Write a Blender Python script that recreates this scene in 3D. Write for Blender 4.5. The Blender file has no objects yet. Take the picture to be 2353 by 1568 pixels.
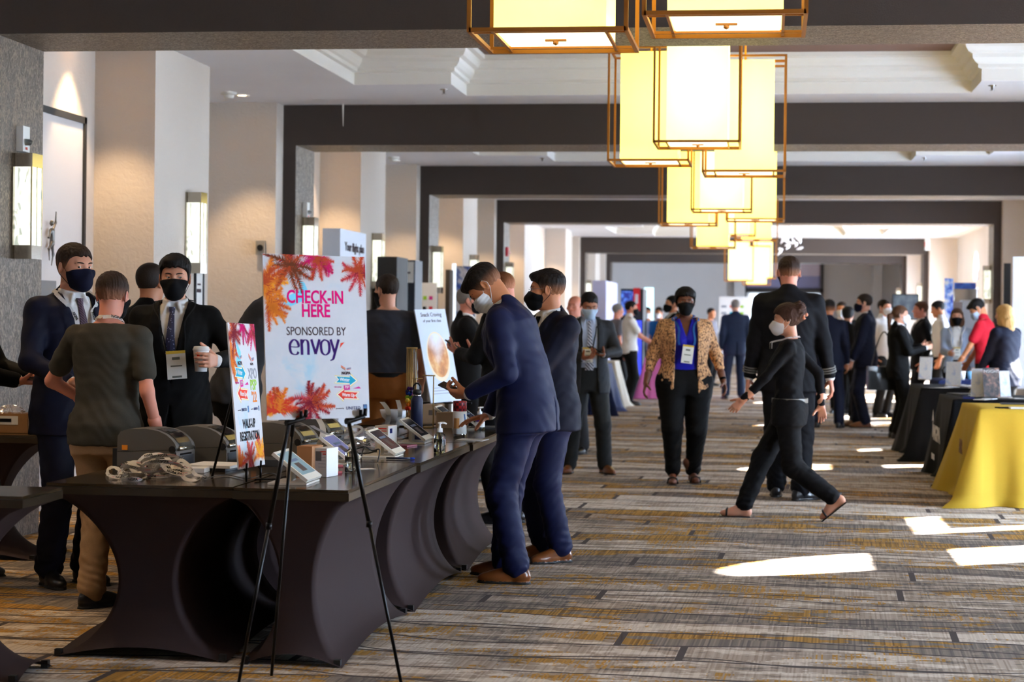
import bpy, bmesh, math, random
import numpy as np
from mathutils import Vector, Matrix, Euler
random.seed(7); np.random.seed(7)
SC = bpy.context.scene
COL = SC.collection
PI = math.pi
R = math.radians

# ------------------------------------------------------------------ camera model
F = 4369.0; CX, CY = 1176.5, 731.5; YAW = .1346; ROLL = .0106; H = 1.42
_c, _s = math.cos(YAW), math.sin(YAW)
def ray(px, py):
    dx, dy = px - CX, py - CY
    c, s = math.cos(ROLL), math.sin(ROLL)
    x = (dx*c + dy*s)/F; y = (-dx*s + dy*c)/F
    return Vector((x*_c - _s, x*_s + _c, -y))
def onY(px, py, Y):
    r = ray(px, py); t = Y/r.y; return Vector((r.x*t, Y, H + r.z*t))
def onZ(px, py, z=0.0):
    r = ray(px, py); t = (z - H)/r.z; return Vector((r.x*t, r.y*t, z))
def onX(px, py, X):
    r = ray(px, py); t = X/r.x; return Vector((X, r.y*t, H + r.z*t))

# ------------------------------------------------------------------ objects
def tag(o, label=None, cat=None, group=None, kind=None):
    if label: o['label'] = label
    if cat: o['category'] = cat
    if group: o['group'] = group
    if kind: o['kind'] = kind
    return o
def empty(name, loc=(0, 0, 0), rz=0.0, label=None, cat=None, group=None):
    o = bpy.data.objects.new(name, None); COL.objects.link(o)
    o.location = loc; o.rotation_euler = (0, 0, rz); o.empty_display_size = .1
    return tag(o, label, cat, group)
def link(name, me, mats, parent=None, loc=(0, 0, 0), rot=(0, 0, 0)):
    if mats is not None:
        for m in (mats if isinstance(mats, (list, tuple)) else [mats]): me.materials.append(m)
    o = bpy.data.objects.new(name, me); COL.objects.link(o)
    o.location = loc; o.rotation_euler = rot
    if parent: o.parent = parent
    return o
def copy_tree(o, parent=None):
    c = o.copy(); COL.objects.link(c)
    if parent: c.parent = parent
    for ch in list(o.children): copy_tree(ch, c)
    return c

class MB:
    """collects simple shapes into one mesh"""
    def __init__(s): s.bm = bmesh.new(); s.mi = 0
    def face(s, pts):
        vs = [s.bm.verts.new(p) for p in pts]
        f = s.bm.faces.new(vs); f.material_index = s.mi; return f
    def box(s, x0, x1, y0, y1, z0, z1, M=None):
        c = [(x0,y0,z0),(x1,y0,z0),(x1,y1,z0),(x0,y1,z0),(x0,y0,z1),(x1,y0,z1),(x1,y1,z1),(x0,y1,z1)]
        if M is not None: c = [M @ Vector(p) for p in c]
        v = [s.bm.verts.new(p) for p in c]
        for q in ((3,2,1,0),(4,5,6,7),(0,1,5,4),(1,2,6,5),(2,3,7,6),(3,0,4,7)):
            s.bm.faces.new([v[i] for i in q]).material_index = s.mi
        return s
    def bar(s, a, b, w, h=None, up=(0, 0, 1)):
        a, b = Vector(a), Vector(b); h = h or w
        d = (b - a); L = d.length; d.normalize()
        u = Vector(up)
        if abs(d.dot(u)) > .98: u = Vector((0, 1, 0))
        r = d.cross(u).normalized(); u = r.cross(d)
        M = Matrix(((r.x, d.x, u.x, a.x), (r.y, d.y, u.y, a.y), (r.z, d.z, u.z, a.z), (0, 0, 0, 1)))
        return s.box(-w/2, w/2, 0, L, -h/2, h/2, M)
    def tube(s, pts, r, n=10, cap=True):
        pts = [Vector(p) for p in pts]; rs = r if isinstance(r, (list, tuple)) else [r]*len(pts)
        rings = []; prev = None
        for i, p in enumerate(pts):
            t = (pts[min(i+1, len(pts)-1)] - pts[max(i-1, 0)]).normalized()
            if prev is None:
                u = t.orthogonal().normalized()
            else:
                u = (prev - t*prev.dot(t)).normalized()
            prev = u; w = t.cross(u)
            rings.append([s.bm.verts.new(p + (u*math.cos(2*PI*k/n) + w*math.sin(2*PI*k/n))*rs[i]) for k in range(n)])
        for a, b in zip(rings, rings[1:]):
            for k in range(n):
                f = s.bm.faces.new((a[k], a[(k+1) % n], b[(k+1) % n], b[k])); f.material_index = s.mi; f.smooth = True
        if cap:
            s.bm.faces.new(rings[0][::-1]).material_index = s.mi; s.bm.faces.new(rings[-1]).material_index = s.mi
        return s
    def lathe(s, prof, c=(0, 0, 0), n=24, sx=1, sy=1):
        rings = []
        for r, z in prof:
            rings.append([s.bm.verts.new((c[0] + sx*r*math.cos(2*PI*k/n), c[1] + sy*r*math.sin(2*PI*k/n), c[2] + z)) for k in range(n)])
        for a, b in zip(rings, rings[1:]):
            for k in range(n):
                f = s.bm.faces.new((a[k], a[(k+1) % n], b[(k+1) % n], b[k])); f.material_index = s.mi; f.smooth = True
        if prof[0][0] > 1e-5: s.bm.faces.new(rings[0][::-1]).material_index = s.mi
        if prof[-1][0] > 1e-5: s.bm.faces.new(rings[-1]).material_index = s.mi
        return s
    def prism(s, poly, y0, y1, M=None):
        """polygon in x,z extruded along y"""
        a = [Vector((x, y0, z)) for x, z in poly]; b = [Vector((x, y1, z)) for x, z in poly]
        if M is not None: a = [M @ p for p in a]; b = [M @ p for p in b]
        va = [s.bm.verts.new(p) for p in a]; vb = [s.bm.verts.new(p) for p in b]
        n = len(va)
        s.bm.faces.new(va).material_index = s.mi; s.bm.faces.new(vb[::-1]).material_index = s.mi
        for i in range(n):
            s.bm.faces.new((va[(i+1) % n], va[i], vb[i], vb[(i+1) % n])).material_index = s.mi
        return s
    def grid(s, fn, nu, nv, closed_u=False):
        vs = [[s.bm.verts.new(fn(i/nu, j/nv)) for j in range(nv+1)] for i in range(nu + (0 if closed_u else 1))]
        m = len(vs)
        for i in range(nu):
            for j in range(nv):
                f = s.bm.faces.new((vs[i][j], vs[(i+1) % m][j], vs[(i+1) % m][j+1], vs[i][j+1])); f.material_index = s.mi; f.smooth = True
        return s
    def sphere(s, c, r, n=12, m=8):
        rx, ry, rz = r if isinstance(r, (tuple, list)) else (r, r, r)
        prof = [(math.sin(PI*i/m), -math.cos(PI*i/m)) for i in range(m+1)]
        top = s.bm.verts.new((c[0], c[1], c[2]+rz)); bot = s.bm.verts.new((c[0], c[1], c[2]-rz))
        rings = [[s.bm.verts.new((c[0]+rx*a*math.cos(2*PI*k/n), c[1]+ry*a*math.sin(2*PI*k/n), c[2]+rz*b)) for k in range(n)] for a, b in prof[1:-1]]
        for k in range(n):
            f = s.bm.faces.new((bot, rings[0][(k+1) % n], rings[0][k])); f.smooth = True; f.material_index = s.mi
            f = s.bm.faces.new((top, rings[-1][k], rings[-1][(k+1) % n])); f.smooth = True; f.material_index = s.mi
        for a, b in zip(rings, rings[1:]):
            for k in range(n):
                f = s.bm.faces.new((a[k], a[(k+1) % n], b[(k+1) % n], b[k])); f.smooth = True; f.material_index = s.mi
        return s
    def bevel(s, w, seg=2, ang=35):
        es = [e for e in s.bm.edges if len(e.link_faces) == 2 and e.calc_face_angle(0) > R(ang)]
        bmesh.ops.bevel(s.bm, geom=es, offset=w, segments=seg, affect='EDGES', profile=.6, clamp_overlap=True)
        return s
    def out(s, name, mats, parent=None, loc=(0, 0, 0), rot=(0, 0, 0), fix=True):
        if fix: bmesh.ops.recalc_face_normals(s.bm, faces=s.bm.faces)
        me = bpy.data.meshes.new(name); s.bm.to_mesh(me); s.bm.free()
        return link(name, me, mats, parent, loc, rot)
def bx(name, m, x0, x1, y0, y1, z0, z1, parent=None, bev=0, loc=(0, 0, 0), rot=(0, 0, 0)):
    b = MB().box(x0, x1, y0, y1, z0, z1)
    if bev: b.bevel(bev)
    return b.out(name, m, parent, loc, rot)
def struct(o, kind='structure'): o['kind'] = kind; return o

# ------------------------------------------------------------------ materials
class NT:
    def __init__(s, name):
        s.m = bpy.data.materials.new(name); s.m.use_nodes = True
        s.t = s.m.node_tree; s.b = s.t.nodes['Principled BSDF']; s.o = s.t.nodes['Material Output']
    def n(s, typ, **kw):
        nd = s.t.nodes.new(typ)
        for k, v in kw.items():
            if k.startswith('i_'):
                key = k[2:]; key = int(key) if key.isdigit() else key.replace('_', ' ')
                s.put(nd, key, v)
            else: setattr(nd, k, v)
        return nd
    def put(s, nd, key, v):
        if hasattr(v, 'is_output') : s.t.links.new(v, nd.inputs[key])
        elif hasattr(v, 'outputs'): s.t.links.new(v.outputs[0], nd.inputs[key])
        else: nd.inputs[key].default_value = v
    def math(s, op, a, b=0.0, c=0.0, clamp=False):
        nd = s.t.nodes.new('ShaderNodeMath'); nd.operation = op; nd.use_clamp = clamp
        s.put(nd, 0, a); s.put(nd, 1, b); s.put(nd, 2, c); return nd.outputs[0]
    def mix(s, f, a, b, mode='MIX'):
        nd = s.t.nodes.new('ShaderNodeMix'); nd.data_type = 'RGBA'; nd.blend_type = mode
        for i, v in ((0, f), (6, a), (7, b)):
            if hasattr(v, 'is_output'): s.t.links.new(v, nd.inputs[i])
            else: nd.inputs[i].default_value = v if i == 0 else c4(v)
        return nd.outputs[2]
    def ramp(s, f, stops, interp='LINEAR'):
        nd = s.t.nodes.new('ShaderNodeValToRGB'); nd.color_ramp.interpolation = interp
        el = nd.color_ramp.elements
        el[0].position, el[0].color = stops[0][0], c4(stops[0][1]); el[1].position, el[1].color = stops[-1][0], c4(stops[-1][1])
        for p, c in stops[1:-1]:
            e = el.new(p); e.color = c4(c)
        s.put(nd, 0, f); return nd.outputs[0]
    def coord(s, kind='Object', scale=(1, 1, 1), rot=(0, 0, 0), loc=(0, 0, 0)):
        tc = s.n('ShaderNodeTexCoord'); mp = s.n('ShaderNodeMapping')
        s.t.links.new(tc.outputs[kind], mp.inputs[0])
        mp.inputs['Scale'].default_value = scale; mp.inputs['Rotation'].default_value = rot; mp.inputs['Location'].default_value = loc
        return mp.outputs[0]
    def noise(s, vec, scale, detail=3, rough=.55, dist=0, dim='3D'):
        nd = s.n('ShaderNodeTexNoise'); s.t.links.new(vec, nd.inputs['Vector'])
        nd.inputs['Scale'].default_value = scale; nd.inputs['Detail'].default_value = detail
        nd.inputs['Roughness'].default_value = rough; nd.inputs['Distortion'].default_value = dist
        return nd.outputs[0]
    def bump(s, h, strength=.3, dist=.01):
        nd = s.n('ShaderNodeBump'); s.t.links.new(h, nd.inputs['Height'])
        nd.inputs['Strength'].default_value = strength; nd.inputs['Distance'].default_value = dist
        s.t.links.new(nd.outputs[0], s.b.inputs['Normal'])
    def set(s, **kw):
        for k, v in kw.items(): s.put(s.b, k.replace('_', ' '), v)
        return s
def c4(c): return tuple(c) + (1.0,) if len(c) == 3 else tuple(c)
def srgb(h):
    """'#rrggbb' or 0-255 triple to linear"""
    if isinstance(h, str): h = [int(h[i:i+2], 16) for i in (1, 3, 5)]
    return tuple((v/255/12.92) if v/255 <= .04045 else ((v/255+.055)/1.055)**2.4 for v in h)
_mc = {}
def mat(name, col, rough=.6, metal=0.0, spec=.5, noise=0.0, nscale=30, bump=0.0, bscale=60, emit=None, est=1.0, sheen=0.0, alpha=None, trans=0.0, ior=1.45, coat=0.0):
    if name in _mc: return _mc[name]
    t = NT(name); col = srgb(col) if isinstance(col, str) or max(col) > 1 else col
    t.set(Roughness=rough, Metallic=metal, Specular_IOR_Level=spec, Sheen_Weight=sheen, Transmission_Weight=trans, IOR=ior, Coat_Weight=coat)
    if noise or bump:
        v = t.coord()
    if noise:
        f = t.noise(v, nscale, 4)
        t.put(t.b, 'Base Color', t.mix(f, [c*(1-noise) for c in col], [min(1, c*(1+noise)) for c in col]))
    else: t.set(Base_Color=c4(col))
    if bump: t.bump(t.noise(v, bscale, 3), bump)
    if emit:
        t.set(Emission_Color=c4(srgb(emit) if isinstance(emit, str) else emit), Emission_Strength=est)
    _mc[name] = t.m
    return t.m

# ------------------------------------------------------------------ lettering
def text(name, body, size, m, parent, loc, rot=(PI/2, 0, 0), align='CENTER', sx=1.0, bold=0.0, space=1.0, depth=.0006, shear=0.0):
    cu = bpy.data.curves.new(name, 'FONT'); cu.body = body; cu.size = size; cu.align_x = align; cu.align_y = 'CENTER'
    cu.offset = bold; cu.space_character = space; cu.extrude = depth; cu.shear = shear; cu.resolution_u = 3
    o = bpy.data.objects.new(name, cu)
    COL.objects.link(o)
    dg = bpy.context.evaluated_depsgraph_get()
    me = bpy.data.meshes.new_from_object(o.evaluated_get(dg))
    bpy.data.objects.remove(o)
    if sx != 1.0: me.transform(Matrix.Diagonal((sx, 1, 1, 1)))
    me.materials.clear()
    return link(name, me, m, parent, loc, rot)
SKY = 44.0; EXPO = .6
# ------------------------------------------------------------------ the corridor
XL, XR, XLi, XRi = -4.82, 3.925, -4.69, 3.796
ZC, ZB, TB = 3.52, 3.12, .77
ARCH = [3.62, 11.06, 18.47, 25.97, 33.43, 48.49, 56.3]
Y0, Y1 = -4.5, 63.0
BAYC = [.25, 7.70, 15.15, 22.6, 30.05, 37.5, 44.95, 52.6]

def plaster(name, col, b=.25):
    t = NT(name); v = t.coord()
    n1 = t.noise(v, 22, 4, .6, .6); n2 = t.noise(v, 1.2, 2)
    col = srgb(col)
    t.put(t.b, 'Base Color', t.mix(n2, [c*.94 for c in col], [min(1, c*1.05) for c in col]))
    t.set(Roughness=.8, Specular_IOR_Level=.25); t.bump(n1, b, .02); return t.m
M_PL = plaster('greige_plaster', (198, 187, 176))
M_PLL = plaster('pale_plaster', (222, 219, 218), .18)
M_CEIL = plaster('white_ceiling', (226, 226, 230), .06)
M_MOLD = mat('white_moulding', (232, 230, 226), .5)
M_BEAM = mat('dark_brown_paint', (56, 46, 41), .7, noise=.1, nscale=90, bump=.15, bscale=140)
M_TRAY = mat('brown_tray_paint', (118, 92, 84), .8)
def wallpaper():
    t = NT('flecked_grey_wallpaper'); v = t.coord(scale=(1, 1, .55))
    a = t.noise(v, 60, 4, .65, 1.2); b = t.noise(v, 14, 3)
    f = t.math('ADD', t.math('MULTIPLY', a, .75), t.math('MULTIPLY', b, .25))
    t.put(t.b, 'Base Color', t.ramp(f, [(.3, srgb((62, 53, 45))), (.5, srgb((100, 87, 76))), (.62, srgb((146, 128, 104))), (.75, srgb((98, 80, 56)))]))
    t.put(t.b, 'Roughness', t.ramp(a, [(.4, (.55,)*3), (.6, (.32,)*3)])); t.set(Metallic=.08, Specular_IOR_Level=.5)
    t.bump(a, .5, .01); return t.m
M_WP = wallpaper()

def carpet():
    t = NT('striated_carpet'); P = t.coord('Object', rot=(0, 0, .035))
    sep = t.n('ShaderNodeSeparateXYZ'); t.t.links.new(P, sep.inputs[0]); x, y = sep.outputs[0], sep.outputs[1]
    def vec(a, b, c=0.0):
        k = t.n('ShaderNodeCombineXYZ'); t.put(k, 0, a); t.put(k, 1, b); t.put(k, 2, c); return k.outputs[0]
    M = t.math
    # slow wander of the dark lines, different for two families so that they pinch and part
    def wander(fx, fy, amp, off):
        n = t.noise(vec(M('MULTIPLY', x, fx), M('MULTIPLY', y, fy), off), 1.0, 1.5, .5)
        return M('MULTIPLY', M('SUBTRACT', n, .5), amp)
    ya = M('ADD', y, wander(.45, .5, .75, 0.0)); yb = M('ADD', y, wander(.6, .35, 1.0, 7.3))
    def line(yy, period, w, ph=0.0):
        u = M('FRACT', M('ADD', M('DIVIDE', yy, period), ph))
        return M('LESS_THAN', u, w/period), M('FLOOR', M('ADD', M('DIVIDE', yy, period), ph)), u
    la, ia, ua = line(ya, .33, .022); lb, ib, ub = line(yb, .62, .022, .3)
    wn = t.n('ShaderNodeTexWhiteNoise', noise_dimensions='1D'); t.put(wn, 'W', ia); rnd = wn.outputs[0]
    xs = M('ADD', x, M('MULTIPLY', rnd, 9.0))
    cu = M('FRACT', M('DIVIDE', xs, 3.1)); cross = M('LESS_THAN', cu, .0105)
    # blocks of tone within each band
    wb = t.n('ShaderNodeTexWhiteNoise', noise_dimensions='2D')
    t.put(wb, 'Vector', vec(ia, M('FLOOR', M('DIVIDE', xs, 3.1)))); blk = wb.outputs[0]
    stripe = t.n('ShaderNodeTexWhiteNoise', noise_dimensions='2D')
    t.put(stripe, 'Vector', vec(M('FLOOR', M('MULTIPLY', x, 130.0)), M('FLOOR', M('MULTIPLY', y, 4.0)))); st = stripe.outputs[0]
    fleck = t.noise(vec(M('MULTIPLY', x, 2.6), M('MULTIPLY', y, 8.5)), 1.0, 5, .68)
    gold = t.noise(vec(M('MULTIPLY', x, 1.3), M('MULTIPLY', y, 2.4), 3.0), 1.0, 3, .6)
    base = t.mix(st, srgb((146, 130, 114)), srgb((178, 162, 146)))
    dark = t.mix(st, srgb((98, 90, 86)), srgb((138, 126, 114)))
    gcol = t.mix(st, srgb((112, 84, 40)), srgb((178, 134, 66)))
    pale = t.mix(st, srgb((186, 172, 156)), srgb((212, 200, 186)))
    fb = M('ADD', fleck, M('MULTIPLY', M('SUBTRACT', blk, .5), .34))
    c = t.mix(M('GREATER_THAN', fb, .53), base, dark)
    c = t.mix(M('LESS_THAN', fb, .40), c, pale)
    gm = M('MULTIPLY', M('GREATER_THAN', gold, .53), M('GREATER_THAN', M('ADD', fb, M('MULTIPLY', st, .22)), .58))
    c = t.mix(gm, c, gcol)
    lines = M('MAXIMUM', M('MAXIMUM', la, lb), cross)
    c = t.mix(lines, c, srgb((74, 66, 64)))
    t.put(t.b, 'Base Color', c); t.set(Roughness=.95, Specular_IOR_Level=.12, Sheen_Weight=.0)
    t.bump(t.noise(P, 260, 2), .35, .004); return t.m
M_CARPET = carpet()

struct(bx('floor', M_CARPET, -7.2, 5.2, Y0, Y1, -.06, 0))
# ceiling with stepped tray recesses
def tray_poly(yc, inset=0.0):
    cx, a, b, p, q = -.53, 2.33 - inset, 3.22 - inset, 2.6 - inset, 1.72 - inset
    return [(cx-a, yc-p), (cx+a, yc-p), (cx+a, yc-q), (cx+b, yc-q), (cx+b, yc+q), (cx+a, yc+q), (cx+a, yc+p), (cx-a, yc+p), (cx-a, yc+q), (cx-b, yc+q), (cx-b, yc-q), (cx-a, yc-q)]
cb = MB()
ys = sorted(ARCH + [41.0]); TR = BAYC[:]
edges = [Y0] + [(TR[i] + TR[i+1])/2 for i in range(len(TR)-1)] + [Y1]
for i, yc in enumerate(TR):
    o = [(-7.2, edges[i]), (5.2, edges[i]), (5.2, edges[i+1]), (-7.2, edges[i+1])]
    t = tray_poly(yc); v = lambda p: (p[0], p[1], ZC)
    # plane around the plus-shaped hole, split into rectangles
    cx, a, b, p, q = -.53, 2.33, 3.22, 2.6, 1.72
    e0, e1 = edges[i], edges[i+1]
    for (x0, x1, y0, y1) in ((-7.2, 5.2, e0, yc-p), (-7.2, 5.2, yc+p, e1), (-7.2, cx-b, yc-p, yc+p), (cx+b, 5.2, yc-p, yc+p),
                             (cx-b, cx-a, yc-p, yc-q), (cx-b, cx-a, yc+q, yc+p), (cx+a, cx+b, yc-p, yc-q), (cx+a, cx+b, yc+q, yc+p)):
        cb.face([(x0, y0, ZC), (x0, y1, ZC), (x1, y1, ZC), (x1, y0, ZC)])
ceil = struct(cb.out('ceiling', M_CEIL, fix=False))
PROF = [(0, 3.52), (0, 3.625), (.035, 3.635), (.035, 3.665), (.06, 3.68), (.085, 3.715), (.09, 3.75), (.13, 3.765), (.15, 3.80), (.155, 3.83), (.2, 3.84), (.2, 3.88)]
for i, yc in enumerate(TR):
    mb = MB(); rings = [[mb.bm.verts.new((x, y, z)) for x, y in tray_poly(yc, ins)] for ins, z in PROF]
    for r0, r1 in zip(rings, rings[1:]):
        for k in range(12): mb.bm.faces.new((r0[k], r0[(k+1) % 12], r1[(k+1) % 12], r1[k]))
    mb.mi = 1; mb.bm.faces.new(rings[-1][::-1]).material_index = 1
    struct(mb.out('trim_%d' % (i+1), [M_MOLD, M_TRAY]))
# arches: beam, dark jambs with papered inner faces
for i, d in enumerate(ARCH):
    b = MB(); b.box(XL, XR, d, d+TB, ZB, ZC+.02)
    b.box(XL, XLi, d, d+TB, 0, ZB); b.box(XRi, XR, d, d+TB, 0, ZB)
    for f in b.bm.faces:
        n = f.normal if f.normal.length else None
        f.normal_update(); c = f.calc_center_median(); n = f.normal
        if (n.z < -.9 and c.z > 3) or (abs(n.x) > .9 and XL+.05 < c.x < XR-.05): f.material_index = 1
    struct(b.out('beam_%d' % (i+1), [M_BEAM, M_WP]))
wl = MB(); wr = MB()
for i, d in enumerate(ARCH):
    wl.box(-6.6, XL, d-.27, d+TB+.27, 0, ZC); wr.box(XR, 5.0, d-.27, d+TB+.27, 0, ZC)
for yc in BAYC:
    wl.box(-6.6, -4.715, yc-.98, yc+.45, 0, ZC)                      # the pale pillar of each bay
wl.box(-6.6, -5.62, Y0, Y1, 0, ZC)
for yc in BAYC: wl.box(-5.62, -5.2, yc-3.6, yc-.98, 0, ZC)
struct(wl.out('wall_left', M_PL))
# right wall with arched clerestory lights over glazed doors
def wall_openings(name, X0, X1, yc):
    """one bay of the right wall around its openings; returns pane rectangles"""
    b = MB(); ya, yb = edges[TR.index(yc)], edges[TR.index(yc)+1]
    if yc < 2: return b.box(X0, X1, ya, yb, 0, ZC), None
    w0, w1 = yc-1.58, yc-.62; d0, d1 = yc+.1, yc+(1.35 if yc < 34 else 2.1)
    zs, za, zd = 2.38, 3.03, 2.2
    b.box(X0, X1, ya, w0, 0, ZC); b.box(X0, X1, w1, d0, 0, ZC); b.box(X0, X1, d1, yb, 0, ZC)
    b.box(X0, X1, d0, d1, 2.28, ZC); b.box(X0, X1, w0, w1, zd, zs)
    n = 10; m = (w0+w1)/2; r = (w1-w0)/2; rise = .42; z0 = za-rise
    for k in range(n):
        a0, a1 = PI*k/n, PI*(k+1)/n
        ya_, yb_ = m - r*math.cos(a0), m - r*math.cos(a1); z_a, z_b = z0 + rise*math.sin(a0), z0 + rise*math.sin(a1)
        c = [(ya_, z_a), (yb_, z_b), (yb_, ZC), (ya_, ZC)]
        va = [b.bm.verts.new((X0, y, z)) for y, z in c]; vb = [b.bm.verts.new((X1, y, z)) for y, z in c]
        b.bm.faces.new(va); b.bm.faces.new(vb[::-1])
        for j in range(4): b.bm.faces.new((va[j], vb[j], vb[(j+1) % 4], va[(j+1) % 4]))
    return b, (w0, w1, d0, d1, zs, za, zd)
M_FRAME = mat('dark_bronze_frame', (46, 42, 44), .45, .4)
M_GLASS = NT('window_glass'); M_GLASS.set(Base_Color=(1, 1, 1, 1), Roughness=0, IOR=1.0, Transmission_Weight=1, Specular_IOR_Level=0)
# clear panes that let the sun through unbent
_g = M_GLASS; tr = _g.n('ShaderNodeBsdfTransparent'); gl = _g.n('ShaderNodeBsdfGlossy', i_Roughness=.02); mx = _g.n('ShaderNodeMixShader'); mx.inputs[0].default_value = .05
_g.t.links.new(tr.outputs[0], mx.inputs[1]); _g.t.links.new(gl.outputs[0], mx.inputs[2]); _g.t.links.new(mx.outputs[0], _g.o.inputs[0]); M_GLASS = _g.m
for i, yc in enumerate(TR):
    b, op = wall_openings('w', 4.6, 4.85, yc)
    struct(b.out('wall_right_%d' % (i+1), M_PLL))
    if not op: continue
    w0, w1, d0, d1, zs, za, zd = op
    fr = MB(); X = 4.72
    fr.box(X-.03, X+.03, w0, w0+.05, 0, zd); fr.box(X-.03, X+.03, w1-.05, w1, 0, zd); fr.box(X-.03, X+.03, w0, w1, zd-.06, zd)
    fr.box(X-.03, X+.03, w0, w0+.04, zs, za-.4); fr.box(X-.03, X+.03, w1-.04, w1, zs, za-.4); fr.box(X-.03, X+.03, w0, w1, zs, zs+.04)
    fr.box(X-.03, X+.03, d0, d0+.06, 0, 2.28); fr.box(X-.03, X+.03, d1-.06, d1, 0, 2.28); fr.box(X-.03, X+.03, d0, d1, 2.22, 2.28)
    win = struct(fr.out('window_%d' % (i+1), M_FRAME))
    g = MB(); g.box(X-.004, X+.004, w0+.05, w1-.05, 0.02, zd-.06); g.box(X-.004, X+.004, w0+.04, w1-.04, zs+.04, za); g.box(X-.004, X+.004, d0+.06, d1-.06, .02, 2.22)
    g.out('pane', M_GLASS, win)
    if yc > 34: continue
    sh = MB(); sh.box(X-.09, X-.05, d0+.32, d1+.02, 0.0, 2.02); sh.box(X-.09, X-.05, d0+.1, d1, .0, .5)  # unseen panels added inside the doors to cut their sun patch to an L
    sh.out('sun_block_panel', mat('grey_block_panel', (92, 96, 110), .9), win)
struct(wr.out('wall_right_piers', M_PL)); bpy.data.objects['wall_right_piers'].name = 'wall_right'
struct(bx('wall_back', M_PLL, -6.6, 5.0, Y1, Y1+.2, 0, ZC+.5))
struct(bx('wall_front', M_PL, -6.6, 5.0, Y0-.2, Y0, 0, ZC))

# door in the first recess on the left and the doors at the far end
M_DOOR = mat('off_white_door', (206, 200, 198), .45); M_DKGREY = mat('dark_grey_trim', (38, 38, 38), .6)
dr = struct(bx('door_1', M_DOOR, -5.2, -5.17, 12.4, 13.84, 0, 2.86))
b = MB(); b.box(-5.2, -5.155, 13.84, 13.885, 0, 2.91); b.box(-5.2, -5.155, 12.35, 13.885, 2.86, 2.91); b.box(-5.2, -5.155, 12.35, 12.4, 0, 2.91); b.out('door_frame', M_DKGREY, dr)
def far_doors():
    X0, X1 = onY(1708, 700, 62.8).x, onY(1892, 700, 62.8).x
    d = struct(MB().box(X0, X0+.1, 62.75, 62.99, 0, 3.5).box(X1-.1, X1, 62.75, 62.99, 0, 3.5).box(X0, X1, 62.75, 62.99, 2.35, 2.5).out('door_2', M_FRAME))
    bx('transom', mat('pale_pink_panel', (206, 190, 200), .8), X0+.1, X1-.1, 62.9, 62.97, 2.9, 3.5, d)
    bx('lavender_band', mat('lavender_panel', (150, 148, 184), .8), X0+.1, X1-.1, 62.9, 62.97, 2.5, 2.9, d)
    b = MB()
    for k in range(2): b.box(X0+.2+k*(X1-X0)/2, X0+(k+1)*(X1-X0)/2-.1, 62.9, 62.96, .1, 2.3)
    b.out('lit_glass', mat('bright_outdoor_glass', (225, 238, 250), .4, emit=(.75, .88, 1.0), est=2.0), d)
    b = MB(); b.box(-1.15, -.8, 62.6, 62.99, 0, ZC); b.box(3.3, 3.6, 62.6, 62.99, 0, ZC); struct(b.out('trim_20', M_PLL))
far_doors()

# ------------------------------------------------------------------ light: sun, sky through the windows
w = bpy.data.worlds.new('World'); SC.world = w; w.use_nodes = True
bg = w.node_tree.nodes['Background']; bg.inputs[0].default_value = (.60, .77, 1.0, 1); bg.inputs[1].default_value = SKY if 'SKY' in globals() else 5.0
sl = bpy.data.lights.new('sun', 'SUN'); sl.energy = 120; sl.angle = R(.53); sl.color = (1, .98, .95)
so = bpy.data.objects.new('sun', sl); COL.objects.link(so)
sd = Vector((-1.11, -.70, -1.312*.502)); so.rotation_euler = sd.to_track_quat('-Z', 'Y').to_euler(); so.location = (12, 20, 8)
for yc in TR[1:]:
    for (y0, y1, z0, z1) in ((yc-1.58, yc-.62, 0, 3.03), (yc+.1, yc+(1.35 if yc < 34 else 2.1), 0, 2.28)):
        L = bpy.data.lights.new('window_portal', 'AREA'); L.shape = 'RECTANGLE'; L.size = y1-y0; L.size_y = z1-z0; L.cycles.is_portal = True
        o = bpy.data.objects.new('window_portal', L); COL.objects.link(o); o.location = (4.9, (y0+y1)/2, (z0+z1)/2)
        o.rotation_euler = Vector((-1, 0, 0)).to_track_quat('-Z', 'Z').to_euler()
# recessed downlights over the left recesses, each with its trim ring
M_CAN = mat('downlight_trim', (235, 232, 225), .4); M_BULB = mat('downlight_lens', (255, 240, 214), .4, emit=(1, .8, .52), est=6)
def downlight(x, y, power=95, ang=75, tilt=(0, 0)):
    d = empty('recessed_downlight', (x, y, ZC), 0, 'small round recessed downlight in the ceiling at %.1f m along the left recesses' % y, 'light', 'recessed downlights along the left wall')
    d['label'] = 'small round recessed downlight in the ceiling by the left wall'
    MB().lathe([(.045, -.002), (.07, -.012), (.075, 0.0)]).out('trim_ring', M_CAN, d)
    MB().lathe([(0, -.004), (.044, -.004)]).out('lens', M_BULB, d)
    L = bpy.data.lights.new('downlight_spot', 'SPOT'); L.energy = power; L.color = (1, .70, .38); L.spot_size = R(ang); L.spot_blend = .5; L.shadow_soft_size = .04
    o = bpy.data.objects.new('downlight_spot', L); COL.objects.link(o); o.location = (x, y, ZC-.03); o.rotation_euler = (R(tilt[0]), R(tilt[1]), 0)
downlight(-4.25, 8.4, 60, 52, (0, -28)); downlight(-4.25, 6.9, 45, 52, (14, -30)); downlight(-4.25, 10.0, 45, 60, (-6, -12))
for yc in BAYC[1:7]:
    downlight(-4.98, yc-1.55); downlight(-4.98, yc-3.0); downlight(-5.0, yc+2.45)
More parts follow.
